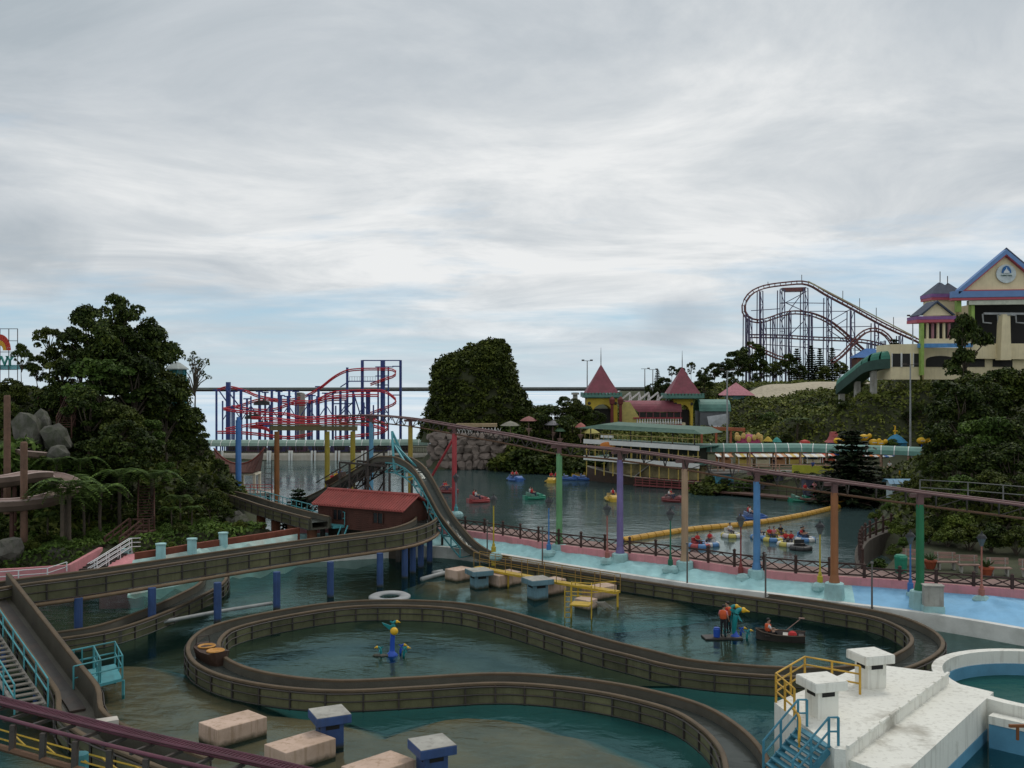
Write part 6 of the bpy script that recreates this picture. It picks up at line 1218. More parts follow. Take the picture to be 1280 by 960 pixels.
for x, y in ((1080, 547), (1092, 553), (1048, 551), (1100, 554), (1152, 551), (1163, 554)):
    p = D(x, y, 141); t = thing('bee_gondola', 'yellow bee shaped ride gondola ' + {1080: 'highest of them, right of the norfolk pine', 1092: 'next to the highest one', 1048: 'beside the pagoda tower', 1100: 'nearest the blue tent', 1152: 'past the blue tent', 1163: 'at the wooded end of the walkway'}[x], 'ride car', tuple(p), 'bee gondolas'); mb = MB(); mb.ball(tuple(p), .55, 9, 7, (1.3, .9, .9)); mb.build('body', M_DY, t, smooth=True); mb = MB(); mb.ball(tuple(p + V((.75, -.1, .25))), .34, 8, 6); mb.build('head', M_DY, t, smooth=True)
    mb = MB(); mb.lathe([(.52, -.06), (.54, .06)], tuple(p), 12); mb.build('stripe', M_WHT, t); mb = MB(); mb.bar(p + V((0, 0, -3.5)), p, .14); mb.build('arm', M_DB, t)
p = D(1120, 553, 142); t = thing('blue_tent', 'blue pointed tent topped by a yellow giraffe figure', 'tent', (p.x, p.y, 2.5)); mb = MB(); mb.lathe([(1.55, -3), (1.45, -.1), (1.6, 0), (.8, .8), (.1, 1.2)], tuple(p), 10); mb.build('canopy', mat('tent_blue', (.04, .22, .38)), t)
mb = MB(); mb.tube([p + V((-.1, 0, 1)), p + V((-.15, 0, 1.7)), p + V((-.1, 0, 2.3)), p + V((-.35, 0, 2.35))], [.16, .11, .11, .06], 7); mb.tube([p + V((-.4, 0, 1.6)), p + V((.2, 0, 1.6))], .13, 6); mb.build('giraffe', M_DY, t)
p = D(1006, 554, 141); mb = MB(); mb.lathe([(1.2, -.3), (.8, .1), (.75, .3), (.1, .5)], tuple(p), 4, PI / 4); mb.bar(p + V((0, 0, -3)), p, .3); tag(mb.build('red_ticket_roof', mat('rr', (.42, .04, .03))), 'small red pagoda ticket kiosk roof above the walkway', 'kiosk')
mb = MB(); a, b = D(876, 535, 150), D(931, 537, 150); mb.bar(a, b, .5, .5)
for f in (.02, .35, .68, .98): q = a.lerp(b, f); mb.bar(q, q + V((0, 0, -4)), .3)
tag(mb.build('orange_gantry', mat('gantry_orange', (.36, .11, .05))), 'orange brown gantry frame behind the ship restaurant', 'gantry')
p = D(1124, 612, 95); t = thing('blue_roof_hut', 'small white hut with curved blue roof near the shore trees', 'hut', (p.x, p.y, 2)); mb = MB(); mb.box((p.x - .2, p.y, 3.1), (1.5, 1.5, 2.2)); mb.build('wall', mat('hut_white', (.35, .42, .42)), t)
for k in range(5): mb = MB(); q = [(p.x - 1.3 + k * .52, p.y + y, 4.1 + z) for y, z in ((-1, 0), (-.5, .35), (.5, .35), (1, 0))]; mb.add(q + [(a + .48, b, c) for a, b, c in q], [(0, 1, 5, 4), (1, 2, 6, 5), (2, 3, 7, 6)]); mb.build('roof_panel', mat('hut_blue', (.10, .26, .40), .5), t)
p = D(1131, 592, 112); mb = MB(); mb.box(tuple(p), (1.3, .1, .65)); mb.bar(p + V((0, .1, -2.5)), p, .1); tag(mb.build('yellow_sign', M_DY), 'yellow sign board below the right walkway', 'sign')
P = [D(1150, 618, 72), D(1210, 622, 69), D(1300, 630, 66)]
railing('slope_railing', P, mat('rail_grey', (.16, .16, .15)), (.5, 1.05), 'grey metal railing running through the trees on the slope', step=2.6, r=.035)
# masts
for x, yt, yb, Y, n, lab in ((734, 451, 510, 190, 2, 'floodlight mast behind the wide castle tower'), (806, 461, 500, 215, 1, 'curved street light behind the castle hall'), (909, 463, 550, 146, 2, 'tall grey floodlight mast beside the green hall'), (1138, 456, 552, 136, 2, 'tall slender floodlight mast in front of the hillside'), (1141, 395, 430, 190, 2, 'twin lamp mast beside the escalator cover'), (816, 462, 500, 210, 1, 'thin street light left of the hillside pines')):
    a, b = D(x, yt, Y), D(x, yb, Y); t = thing('light_mast', lab, 'mast', tuple(b), 'light masts'); mb = MB(); mb.lathe([(.16, -3), (.09, a.z - b.z)], tuple(b), 7); mb.build('pole', mat('mast_grey', (.30, .31, .31), .5), t)
    mb = MB(); mb.bar(a + V((-.8, 0, 0)), a + V((.8, 0, 0)), .09); mb.build('arm', M_DSTEEL, t)
    for s in ((-.8, .8) if n == 2 else (.8,)): mb = MB(); mb.box(tuple(a + V((s, 0, .1))), (.5, .4, .28)); mb.build('lamp_head', M_DSTEEL, t)
# big coaster on the ridge
def Z5(x, y, Y=255): return D(920 + x / 5.333, 340 + y / 5.333, Y)
M_BC = mat('big_coaster_steel', (.075, .065, .13), .5, .2); M_BT = mat('big_coaster_track', (.16, .055, .05), .5, .2)
t = thing('ridge_coaster', 'large dark steel roller coaster with lift hill and loops on the ridge', 'roller coaster', tuple(Z5(450, 640)))
tr = [([(1260, 495), (1200, 462), (1000, 370), (760, 240), (600, 155), (520, 105), (470, 84), (420, 80), (350, 86), (260, 96), (180, 112), (110, 145), (70, 195), (58, 240), (70, 285), (110, 313), (170, 318), (240, 296), (330, 266), (420, 260), (520, 278), (620, 322), (720, 398), (800, 472), (860, 524)], 255),
      ([(640, 610), (700, 570), (780, 488), (840, 422), (900, 394), (960, 402), (1010, 440), (1040, 490)], 249), ([(90, 437), (300, 440), (500, 452), (750, 462), (900, 480), (1010, 512)], 258), ([(70, 480), (110, 505), (200, 545), (300, 585), (420, 600)], 252)]
for pts_, Y in tr:
    P = resample(spline([Z5(x, y, Y) for x, y in pts_], .8), 1.4); mb = MB()
    n_ = V((0, 1, 0)); up_ = []
    for i, p in enumerate(P): d = (P[min(i + 1, len(P) - 1)] - P[max(i - 1, 0)]).normalized(); up_.append(V((-d.z, 0, d.x)))
    for dy in (-.6, .6): mb.tube([p + n_ * dy for p in P], .17, 6)
    mb.tube([p + u_ * (-.75 if pts_[0][0] > 700 else .75) * 1. for p, u_ in zip(P, up_)], .2, 6)
    for p, u_ in zip(P, up_): mb.bar(p + n_ * -.6, p + n_ * .6, .2); mb.bar(p, p + u_ * (-.75 if pts_[0][0] > 700 else .75), .16)
    mb.build('track', M_BT, t)
for x, yt, hw in ((65, 285, 9), (90, 310, 8), (160, 130, 11), (185, 325, 8), (245, 300, 7), (300, 120, 15), (352, 270, 6), (455, 110, 15), (495, 280, 4), (610, 170, 15), (765, 255, 14), (925, 340, 13), (980, 460, 5), (890, 470, 5), (1090, 425, 8)):
    zb_ = Z5(0, 690).z - 3; top = Z5(x, yt); mb = MB(); k = hw * 255 / F / 5.333
    for sx in (-1, 1):
        for sy in (-1.2, 1.2): mb.bar((top.x + sx * k * 1.2, top.y + sy * 1.3, zb_), (top.x + sx * k, top.y + sy, top.z), .22)
    nl = int((top.z - zb_) / 3.2)
    for i in range(nl):
        za, zc = zb_ + (top.z - zb_) * i / nl, zb_ + (top.z - zb_) * (i + 1) / nl; s = 1 if i % 2 else -1
        mb.bar((top.x - s * k, top.y - 1.2, za), (top.x + s * k, top.y - 1.2, zc), .14); mb.bar((top.x - k, top.y - 1.2, zc), (top.x + k, top.y - 1.2, zc), .14)
    mb.build('support_tower', M_BC, t)
for a, b in [((300, 205), (595, 208)), ((100, 258), (290, 245)), ((300, 376), (905, 362)), ((300, 330), (450, 130)), ((320, 200), (450, 260)), ((470, 130), (320, 210)), ((620, 330), (760, 250)), ((600, 400), (740, 310)), ((490, 262), (740, 262)), ((180, 375), (300, 378)), ((620, 390), (760, 480)), ((640, 350), (640, 560)), ((150, 480), (700, 520)), ((360, 420), (450, 330)), ((780, 520), (900, 525))]:
    mb = MB(); mb.bar(Z5(*a, 256), Z5(*b, 256), .18); mb.build('cross_brace', M_BC, t)
mb = MB(); mb.prism([Z5(310, 105, 254), Z5(470, 100, 254), Z5(455, 128, 254), Z5(340, 130, 254)], (0, 2.4, 0)); mb.build('lift_motor_deck', M_BT, t)
for x, y0, y1 in ((213, 65, 95), (438, 18, 80), (712, 125, 210), (824, 175, 270), (935, 238, 320), (1050, 300, 390)): mb = MB(); mb.bar(Z5(x, y0), Z5(x, y1), .13); mb.build('mast', M_DSTEEL, t)
mb = MB(); mb.bar(Z5(480, 62, 254), Z5(1200, 436, 254), .05, .3); mb.build('catwalk_rail', mat('catwalk_pale', (.4, .36, .2)), t)
p = Z5(870, 572, 246); t = thing('blue_station', 'blue hipped roof station under the ridge coaster', 'building', (p.x, p.y, p.z - 2)); mb = MB(); mb.add([tuple(p + V(q)) for q in ((-3.6, -2.5, 0), (3.6, -2.5, 0), (3.6, 2.5, 0), (-3.6, 2.5, 0), (-.2, 0, 2.3), (2.0, 0, 2.3))], [(0, 1, 5, 4), (1, 2, 5), (2, 3, 4, 5), (3, 0, 4), (3, 2, 1, 0)]); mb.build('roof', mat('station_blue', (.06, .17, .42)), t); mb = MB(); mb.box((p.x, p.y, p.z - 1.6), (6, 4, 3.1)); mb.build('wall', mat('station_wall', (.15, .06, .04)), t)
# hillside road
road = spline([V((x, y, 0)) for x, y in ((42, 199), (49, 206), (57, 211), (66, 214), (76, 216))], 1.); mb = MB(); v = []
for i, p in enumerate(road):
    for s in (-3.4, -1, 1, 3.4):
        q = offset(road, s)[i]; v.append((q.x, q.y, tz(q.x, q.y) + .85))
mb.add(v, [(i * 4 + j, i * 4 + j + 1, i * 4 + 5 + j, i * 4 + 4 + j) for i in range(len(road) - 1) for j in range(3)]); tag(mb.build('hillside_road', mat('pale_road', (.42, .37, .27), .9)), 'pale bare road on the hillside', kind='structure')
# hilltop station with gable
Y = 150
def Z6(x, y, Yq=150): return D(1080 + x / 5.333, 300 + y / 5.333, Yq)
M_FB = mat('fascia_blue', (.13, .24, .46), .6, .1, 1., .2, (.08, .16, .35)); M_FR = mat('trim_red', (.42, .08, .11), .6, .1); M_LIME = mat('lime_pillar', (.27, .40, .09), .7); M_SL = mat('slate_roof', (.045, .06, .095), .7, .2)
t = thing('hilltop_station', 'cream hilltop cable station with big blue edged gable and round emblem', 'building', tuple(Z6(700, 900)))
def quad(nm, pts_, m_, th=.3, par=t, Yq=150):
    mb = MB(); mb.prism([Z6(x, y, Yq) for x, y in pts_], (0, th, 0)); return mb.build(nm, m_, par)
quad('gable_wall', [(660, 338), (950, 95), (1240, 338)], M_CRM, .5)
for nm, m_, y0, y1, Yq in (('gable_fascia', M_FB, 62, 92, 149.2), ('gable_trim', M_FR, 93, 101, 149.3)):
    quad(nm, [(632, 336 + y0 - 62), (950, y0), (950, y1), (632 + (y1 - 62) * 1.0, 336 + (y0 - 62) * .3 + 0)] if 0 else [(632, 330 + y0 - 62), (950, y0), (950, y1 + 2), (632, 330 + y1 - 60)], m_, 1.2, t, Yq); quad(nm, [(1268, 330 + y0 - 62), (950, y0), (950, y1 + 2), (1268, 330 + y1 - 60)], m_, 1.2, t, Yq)
mb = MB(); a, b, c = Z6(632, 330, 150.4), Z6(950, 62, 150.4), Z6(1268, 330, 150.4); ex = V((b.x / b.y * 16, 16, 0)); mb.prism([a, b, b + V((0, 0, .3)), a + V((0, 0, .3))], ex); mb.prism([c, b, b + V((0, 0, .3)), c + V((0, 0, .3))], ex); mb.build('gable_roof', M_SL, t)
quad('blue_band', [(590, 342), (1400, 330), (1400, 372), (590, 384)], M_FB, 1., t, 149.2); quad('red_band', [(590, 386), (1400, 374), (1400, 388), (590, 403)], M_FR, 1., t, 149.3)
quad('red_line', [(640, 333), (1260, 326), (1260, 331), (640, 341)], M_FR, .8, t, 149.4)
quad('cream_beam', [(700, 404), (1400, 390), (1400, 425), (700, 432)], mat('beam_cream', (.5, .52, .42)), .8, t, 149.5)
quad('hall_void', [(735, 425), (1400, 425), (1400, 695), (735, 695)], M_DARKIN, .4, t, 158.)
quad('green_pillar', [(716, 432), (738, 432), (738, 690), (716, 690)], M_LIME, 1., t, 149.8); quad('green_pillar', [(620, 404), (650, 404), (650, 480), (620, 480)], M_LIME, .8, t, 150.2)
quad('hall_sill', [(700, 690), (1400, 690), (1400, 800), (700, 790)], M_CRM, 1., t, 150.)
quad('hall_floor', [(735, 694), (1400, 694), (1400, 700), (735, 700)], M_CONC, 8, t, 150.6)
quad('hall_side', [(705, 432), (735, 432), (735, 700), (705, 700)], M_CRM, 8, t, 150.4)
for x0_, x1_ in ((915, 980),): quad('big_column', [(x0_ + 10, 495), (x1_ - 5, 495), (x1_ + 3, 800), (x0_ - 6, 800)], M_CRM, 1.6, t, 148.6)
mb = MB(); mb.bar(Z6(800, 490, 150), Z6(1100, 492, 150), .3, .3)
for x in (790, 890, 1010): mb.tube([Z6(x, 492, 150), Z6(x + 5, 550, 150), Z6(x + 60, 555, 150)], .12, 6)
mb.build('cable_gear', mat('gear_grey', (.30, .31, .31), .5), t)
mb = MB(); mb.lathe([(1.2, 0), (1.2, .4)], (0, 0, 0), 4); c = Z6(955, 505, 149.4); mb.v = [(c.x + v[0], c.y + v[1], c.z + v[2]) for v in mb.v]; mb.build('cable_saddle', mat('gear_grey', (1, 1, 1)), t)
c = Z6(945, 225, 149.85); k = 150 / F / 5.333; mb = MB(); n = 28; mb.prism([c + V((66 * k * math.cos(a), 0, 62 * k * math.sin(a))) for a in np.linspace(0, 2 * PI, n, endpoint=False)], (0, -.16, 0)); dsc = mb.build('emblem', mat('emblem_grey', (.5, .56, .56), .5), t)
mb = MB(); cc = c + V((0, -.2, 6 * k)); mb.prism([cc + V((32 * k * math.cos(a), 0, 48 * k * math.sin(a) - 2 * k)) for a in np.linspace(0, PI, 14)], (0, -.05, 0)); mb.build('emblem_arch', mat('emblem_blue', (.03, .13, .32)), dsc)
mb = MB(); cc = c + V((0, -.26, 4 * k)); mb.prism([cc + V((x * k, 0, z * k)) for x, z in ((-20, 0), (-17, 14), (-11, 14), (-9, 24), (-4, 20), (0, 40), (4, 20), (9, 24), (11, 14), (17, 14), (20, 0))], (0, -.04, 0)); mb.build('emblem_castle', mat('emblem_white', (.62, .66, .68)), dsc)
text_obj('emblem_text', 'THEME PARK', .30, c + V((0, -.24, -13 * k)), Matrix.Rotation(PI / 2, 4, 'X'), mat('emblem_ink', (.03, .10, .07)), dsc)
# left wing: slate tower, small gable porch, balcony, arches
c = Z6(503, 365, 156); mb = MB(); r = 92 * k * 1.4142; mb.lathe([(r, 0), (r * .1, 82 * k), (.1, 86 * k)], tuple(c), 4, PI / 4); o = mb.build('tower_roof', M_SL, t)
for x, y0, y1 in ((507, 210, 280), (557, 240, 300)): mb = MB(); mb.bar(Z6(x, y0, 156), Z6(x, y1, 156), .1); mb.build('finial', M_DSTEEL, o)
c2 = Z6(560, 350, 160); mb = MB(); mb.lathe([(2.2, 0), (.1, 1.5)], tuple(c2), 4, PI / 4); mb.build('tower_roof', M_SL, t)
mb = MB(); mb.box((c.x, c.y, c.z - .3), (192 * k, 190 * k, .55)); mb.build('tower_band', mat('band_violet', (.22, .10, .26)), t); mb = MB(); mb.box((c.x, c.y, c.z - .78), (186 * k, 186 * k, .4)); mb.build('tower_trim', M_FR, t); mb = MB(); mb.box((c.x, c.y, c.z - 2.3), (160 * k, 160 * k, 2.7)); mb.build('tower_wall', M_CRM, t)
quad('porch_gable', [(388, 503), (490, 415), (598, 503)], M_CRM, .4, t, 148.4)
for s in ((372, 500), (612, 500)): quad('porch_fascia', [s, (490, 403), (490, 416), (s[0] + (12 if s[0] < 490 else -12), 503)], M_SL, 4.0, t, 147.9)
quad('porch_band', [(350, 508), (622, 506), (622, 528), (350, 530)], mat('band_violet', (1, 1, 1)), 3.6, t, 147.9); quad('porch_trim', [(350, 531), (622, 529), (622, 545), (350, 551)], M_FR, 3.7, t, 147.85)
for x in (420, 455, 490, 530, 565): quad('porch_column', [(x, 552), (x + 12, 552), (x + 12, 658), (x, 658)], mat('porch_rose', (.35, .16, .18)) if x % 2 else M_CRM, .4, t, 148.6)
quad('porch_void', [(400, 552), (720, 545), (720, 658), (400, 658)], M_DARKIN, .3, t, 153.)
quad('balcony', [(395, 657), (735, 657), (735, 690), (395, 690)], M_CRM, .5, t, 148.4); quad('blue_sill', [(368, 690), (725, 688), (725, 714), (368, 718)], mat('sill_blue', (.09, .26, .52)), .7, t, 148.2)
quad('green_pillar', [(380, 552), (401, 552), (401, 900), (380, 900)], M_LIME, .8, t, 148.0)
quad('lower_wall', [(398, 718), (1400, 718), (1400, 930), (398, 930)], M_CRM, .5, t, 150.9)
def arch(x0_, x1_, yb_, yt): return [(x0_, yb_)] + [((x0_ + x1_) / 2 - (x1_ - x0_) / 2 * math.cos(a), yt + 28 - 28 * math.sin(a)) for a in np.linspace(0, PI, 9)] + [(x1_, yb_)]
for x0_, x1_ in ((415, 610), (668, 805), (860, 990)): quad('arch_opening', arch(x0_, x1_, 845, 772), M_DARKIN, .2, t, 150.75)
quad('annex_wall', [(180, 695), (372, 693), (372, 930), (180, 930)], M_CRM, 6, t, 148.9)
for x0_, x1_ in ((190, 245), (256, 308), (333, 378)):
    o = quad('annex_window', [(x0_, 757), (x1_, 757), (x1_, 845), (x0_, 845)], M_DARKIN, .1, t, 148.85)
    for xx in (x0_ - 5, x1_): quad('window_frame', [(xx, 752), (xx + 5, 752), (xx + 5, 848), (xx, 848)], M_WHT, .15, o, 148.78)
# covered escalator
t = thing('escalator_cover', 'green covered escalator tube sloping up to the hilltop station', 'escalator', tuple(D(1056, 480, 158))); P = spline([D(1052, 482, 160), D(1072, 466, 156), D(1092, 452, 152), D(1116, 449, 150)], 1.); PP = resample(P, 1.6)
pr_ = [(1.1 * math.cos(x), 1.3 * math.sin(x)) for x in np.linspace(0, PI, 8)]
for a, b in zip(PP, PP[1:]): mb = MB(); mb.sweep(pr_ + [(q[0] * .93, q[1] * .93) for q in reversed(pr_)], [a.lerp(b, .03), a.lerp(b, .97)]); mb.build('roof_panel', mat('escalator_green', (.03, .17, .115), .5), t)
mb = MB(); mb.sweep([(-1.1, -1.4), (1.1, -1.4), (1.1, .05), (-1.1, .05)], P); mb.build('side_wall', mat('escalator_dark', (.03, .07, .055)), t)
for p in PP[::3]: mb = MB(); mb.bar((p.x, p.y, p.z - 7), p + V((0, 0, -1.3)), .8); mb.build('pier', M_CONC, t)
# ---------------------------------------------------------------- vegetation
LM1 = leafmat('leaf_dark', (.013, .024, .006), (.030, .050, .010), (.070, .092, .020)); LM2 = leafmat('leaf_olive', (.024, .036, .007), (.052, .070, .013), (.10, .118, .026)); LM3 = leafmat('leaf_fern', (.03, .055, .012), (.055, .10, .02), (.095, .15, .035)); LM4 = leafmat('leaf_bright', (.05, .08, .012), (.10, .14, .025), (.17, .20, .05)); LM6 = leafmat('leaf_hillside', (.04, .058, .012), (.08, .10, .022), (.14, .155, .045)); LM5 = leafmat('needle', (.008, .018, .010), (.016, .03, .015), (.03, .045, .02))
M_BARK = mat('bark', (.09, .07, .05), .9, .3, 3., .3)
def leaves(C, N, size, asp=.6):
    """C centres (n,3), N facing directions; returns vertex and face lists of diamond leaves"""
    n = len(C); a = NR.normal(size=(n, 3)); a -= (a * N).sum(1)[:, None] * N; a /= np.linalg.norm(a, axis=1)[:, None] + 1e-9; b = np.cross(N, a); s = (size * NR.uniform(.6, 1.35, n))[:, None]
    Vv = np.stack([C - a * s, C - b * s * asp, C + a * s, C + b * s * asp], 1).reshape(-1, 3)
    return Vv, np.arange(4 * n).reshape(n, 4)
def leafmesh(name, C, N, size, m_, asp=.6, extra=None):
    Vv, Ff = leaves(C, N, size, asp); me = bpy.data.meshes.new(name); me.vertices.add(len(Vv)); me.vertices.foreach_set('co', Vv.ravel().astype(np.float32)); me.loops.add(Ff.size); me.loops.foreach_set('vertex_index', Ff.ravel().astype(np.int32))
    me.polygons.add(len(Ff)); me.polygons.foreach_set('loop_start', np.arange(0, Ff.size, 4).astype(np.int32)); me.update(calc_edges=True); me.validate(); me.materials.append(m_); return me
def unit(a): return a / (np.linalg.norm(a, axis=1)[:, None] + 1e-9)
def clump_cloud(cl_, n, shell=.72):
    cl_ = np.array(cl_); w = cl_[:, 3] ** 2; idx = NR.choice(len(cl_), n, p=w / w.sum()); d = unit(NR.normal(size=(n, 3))); d[:, 2] = np.where(d[:, 2] < -.35, -d[:, 2], d[:, 2])
    r = cl_[idx, 3] * (shell + (1.08 - shell) * NR.random(n)); C = cl_[idx, :3] + d * r[:, None] * np.array([1, 1, .72]); N = unit(d * .7 + NR.normal(size=(n, 3)) * .6 + np.array([0, 0, .45])); return C, N
def limbs(mb, pts_, base, r0):
    for p in pts_:
        p = V(p); b = V(base) + V((0, 0, (p.z - base[2]) * .25 * RND.random())); mid = b.lerp(p, .5) + V((RND.uniform(-.3, .3), RND.uniform(-.3, .3), .2)); mb.tube(spline([b, mid, p], .8), [max(.03, r0 * (1 - i / max(1, len(spline([b, mid, p], .8)) - 1)) + .02) for i in range(len(spline([b, mid, p], .8)))], 5)
def tree_proto(kind, seed, m_):
    rr = random.Random(seed); cl_ = []; tr_ = MB()
    if kind == 'round':
        for k in range(26):
            a = rr.uniform(0, 6.28); f = rr.random() ** .5; z = rr.uniform(-1, 1); q = math.sqrt(max(0, 1 - z * z)) * (.45 + .55 * f); cl_.append((2.7 * q * math.cos(a), 2.7 * q * math.sin(a), 6.3 + 2.9 * z, rr.uniform(.75, 1.35)))
        n, ls = 5200, .21; top = 3.2
    elif kind == 'umbrella':
        for k in range(17):
            a = rr.uniform(0, 6.28); f = rr.random() ** .6 * 2.5; cl_.append((f * math.cos(a), f * math.sin(a), 9.1 - f * f * .24 + rr.uniform(-.5, .2), rr.uniform(.5, .95)))
        for k in range(7): a = rr.uniform(0, 6.28); f = rr.uniform(.8, 2.0); cl_.append((f * math.cos(a), f * math.sin(a), rr.uniform(5.2, 7.4), rr.uniform(.4, .75)))
        n, ls = 3000, .18; top = 5.2
    elif kind == 'column':
        for k in range(22): z = rr.random(); a = rr.uniform(0, 6.28); w = 1.7 * math.sin(PI * (.12 + .8 * z)); cl_.append((w * .7 * math.cos(a), w * .7 * math.sin(a), 1.6 + 7.7 * z, rr.uniform(.6, 1.1)))
        n, ls = 4200, .2; top = 2.5
    elif kind == 'shrub':
        for k in range(13): a = rr.uniform(0, 6.28); f = rr.random() ** .5 * 3.6; cl_.append((f * math.cos(a), f * math.sin(a), rr.uniform(2.2, 8.2 - f * .9), rr.uniform(1.6, 2.4)))
        n, ls = 2300, .42; top = .5
    else:
        for k in range(26): a = rr.uniform(0, 6.28); f = rr.uniform(.6, 2.6); cl_.append((f * math.cos(a), f * math.sin(a), 9.3 - f * .8 + rr.uniform(-1.6, .3), rr.uniform(.3, .55)))
        n, ls = 620, .13; top = 4.5
    t = thing('tree', 'x', 'tree', (0, 0, -500)); C, N = clump_cloud(cl_, n, .62 if kind != 'shrub' else .7); link('crown', leafmesh('crown', C, N, ls, m_), t)
    if kind != 'shrub': tr_.tube(spline([(0, 0, -1.5), (.12, .05, 2.2), (-.1, .1, top), (0, 0, min(8, top + 2.4))], 1.), [.24 - .2 * i / max(1, len(spline([(0, 0, -1.5), (.12, .05, 2.2), (-.1, .1, top), (0, 0, min(8, top + 2.4))], 1.)) - 1) for i in range(len(spline([(0, 0, -1.5), (.12, .05, 2.2), (-.1, .1, top), (0, 0, min(8, top + 2.4))], 1.)))], 7); limbs(tr_, [c[:3] for c in rr.sample(cl_, 9 if kind != 'twiggy' else 24)], (0, 0, top), .10)
    else: limbs(tr_, [c[:3] for c in rr.sample(cl_, 6)], (0, 0, -.8), .2)
    link('trunk', tr_.mesh('trunk', M_BARK), t); return t
def fern_proto():
    t = thing('tree_fern', 'x', 'tree fern', (0, 0, -500)); mb = MB(); mb.tube([(0, 0, -1.5), (.08, 0, 1.5), (0, 0, 3.4)], [.16, .12, .14], 7); link('trunk', mb.mesh('trunk', M_BARK), t)
    for k in range(13):
        a = k * 2.4 + RND.uniform(-.2, .2); L = RND.uniform(1.7, 2.4); d = V((math.cos(a), math.sin(a), 0)); s = V((-d.y, d.x, 0)); mb = MB(); up_ = RND.uniform(.5, 1.0); P = [V((0, 0, 3.3)) + d * (L * f) + V((0, 0, up_ * math.sin(f * 2.5) - .75 * f * f)) for f in np.linspace(0, 1, 12)]; mb.tube(P, .02, 3)
        for i in range(1, 12):
            w = .52 * math.sin(PI * (.12 + .85 * i / 12)) + .04
            for g in (-1, 1):
                p = P[i]; tip = p + s * g * w + d * .14 + V((0, 0, -.12 * w)); e = d * .09; mb.add([p - e, p + e, tip + e * .3, tip - e * .3], [(0, 1, 2, 3)])
                if i < 11: p = (P[i] + P[i + 1]) / 2; tip = p + s * g * w * .95 + d * .14 + V((0, 0, -.12 * w)); mb.add([p - e, p + e, tip + e * .3, tip - e * .3], [(0, 1, 2, 3)])
        link('frond', mb.mesh('frond', LM3), t)
    return t
def norfolk_proto():
    t = thing('norfolk_pine', 'x', 'pine', (0, 0, -500)); mb = MB(); mb.tube([(0, 0, -1), (0, 0, 9.8)], [.22, .03], 7); link('trunk', mb.mesh('trunk', M_BARK), t); C = []; N = []; mb = MB()
    for i in range(17):
        z = .9 + i * .53; L = 3.0 * (1 - (z / 10.1)) ** .8 + .15
        for k in range(7):
            a = k * 2 * PI / 7 + i * .5; d = np.array([math.cos(a), math.sin(a), 0]); n = int(26 * L) + 8; f = NR.random(n); C.append(np.array([0, 0, z]) + d * (f * L)[:, None] + np.array([0, 0, 1]) * (-.18 * L * f + .22 * f * f)[:, None] + NR.normal(size=(n, 3)) * np.array([.14, .14, .06])); N.append(unit(NR.normal(size=(n, 3)) * .5 + np.array([0, 0, 1])))
            e = d * L; mb.tube([(0, 0, z), (e[0], e[1], z + .03 * L)], .025, 3)
    link('crown', leafmesh('crown', np.concatenate(C), np.concatenate(N), .27, LM5, .5), t); link('branches', mb.mesh('branches', M_BARK), t); tag(t.children[-1] if False else [c for c in COL.objects if c.parent == t][-1], kind='stuff'); return t
PROTO = {'r1': tree_proto('round', 1, LM1), 'r2': tree_proto('round', 2, LM2), 'r3': tree_proto('round', 9, LM1), 'r4': tree_proto('round', 15, LM3), 'u1': tree_proto('umbrella', 3, LM1), 'u2': tree_proto('umbrella', 4, LM2), 'c1': tree_proto('column', 5, LM1), 's1': tree_proto('shrub', 6, LM2), 's2': tree_proto('shrub', 7, LM1), 's3': tree_proto('shrub', 8, LM4), 's4': tree_proto('shrub', 12, LM3), 'tw': tree_proto('twiggy', 10, LM2), 'fe': fern_proto(), 'no': norfolk_proto()}
HGT = {k: (4.0 if k == 'fe' else 10.2) for k in PROTO}; CT = {k: childtree(o) for k, o in PROTO.items()}; NAME = {'r': 'broadleaf_tree', 'u': 'crown_tree', 'c': 'slim_tree', 's': 'shrub', 't': 'sparse_tree', 'f': 'tree_fern', 'n': 'norfolk_pine'}; CAT = {'s': 'shrub', 'f': 'tree fern', 'n': 'pine'}
KW = {'r': 'bushy dark green tree', 'u': 'open crowned tree', 'c': 'slim dense tree', 's': 'leafy shrub', 't': 'sparse twiggy tree', 'f': 'tree fern with drooping fronds', 'n': 'layered norfolk pine'}
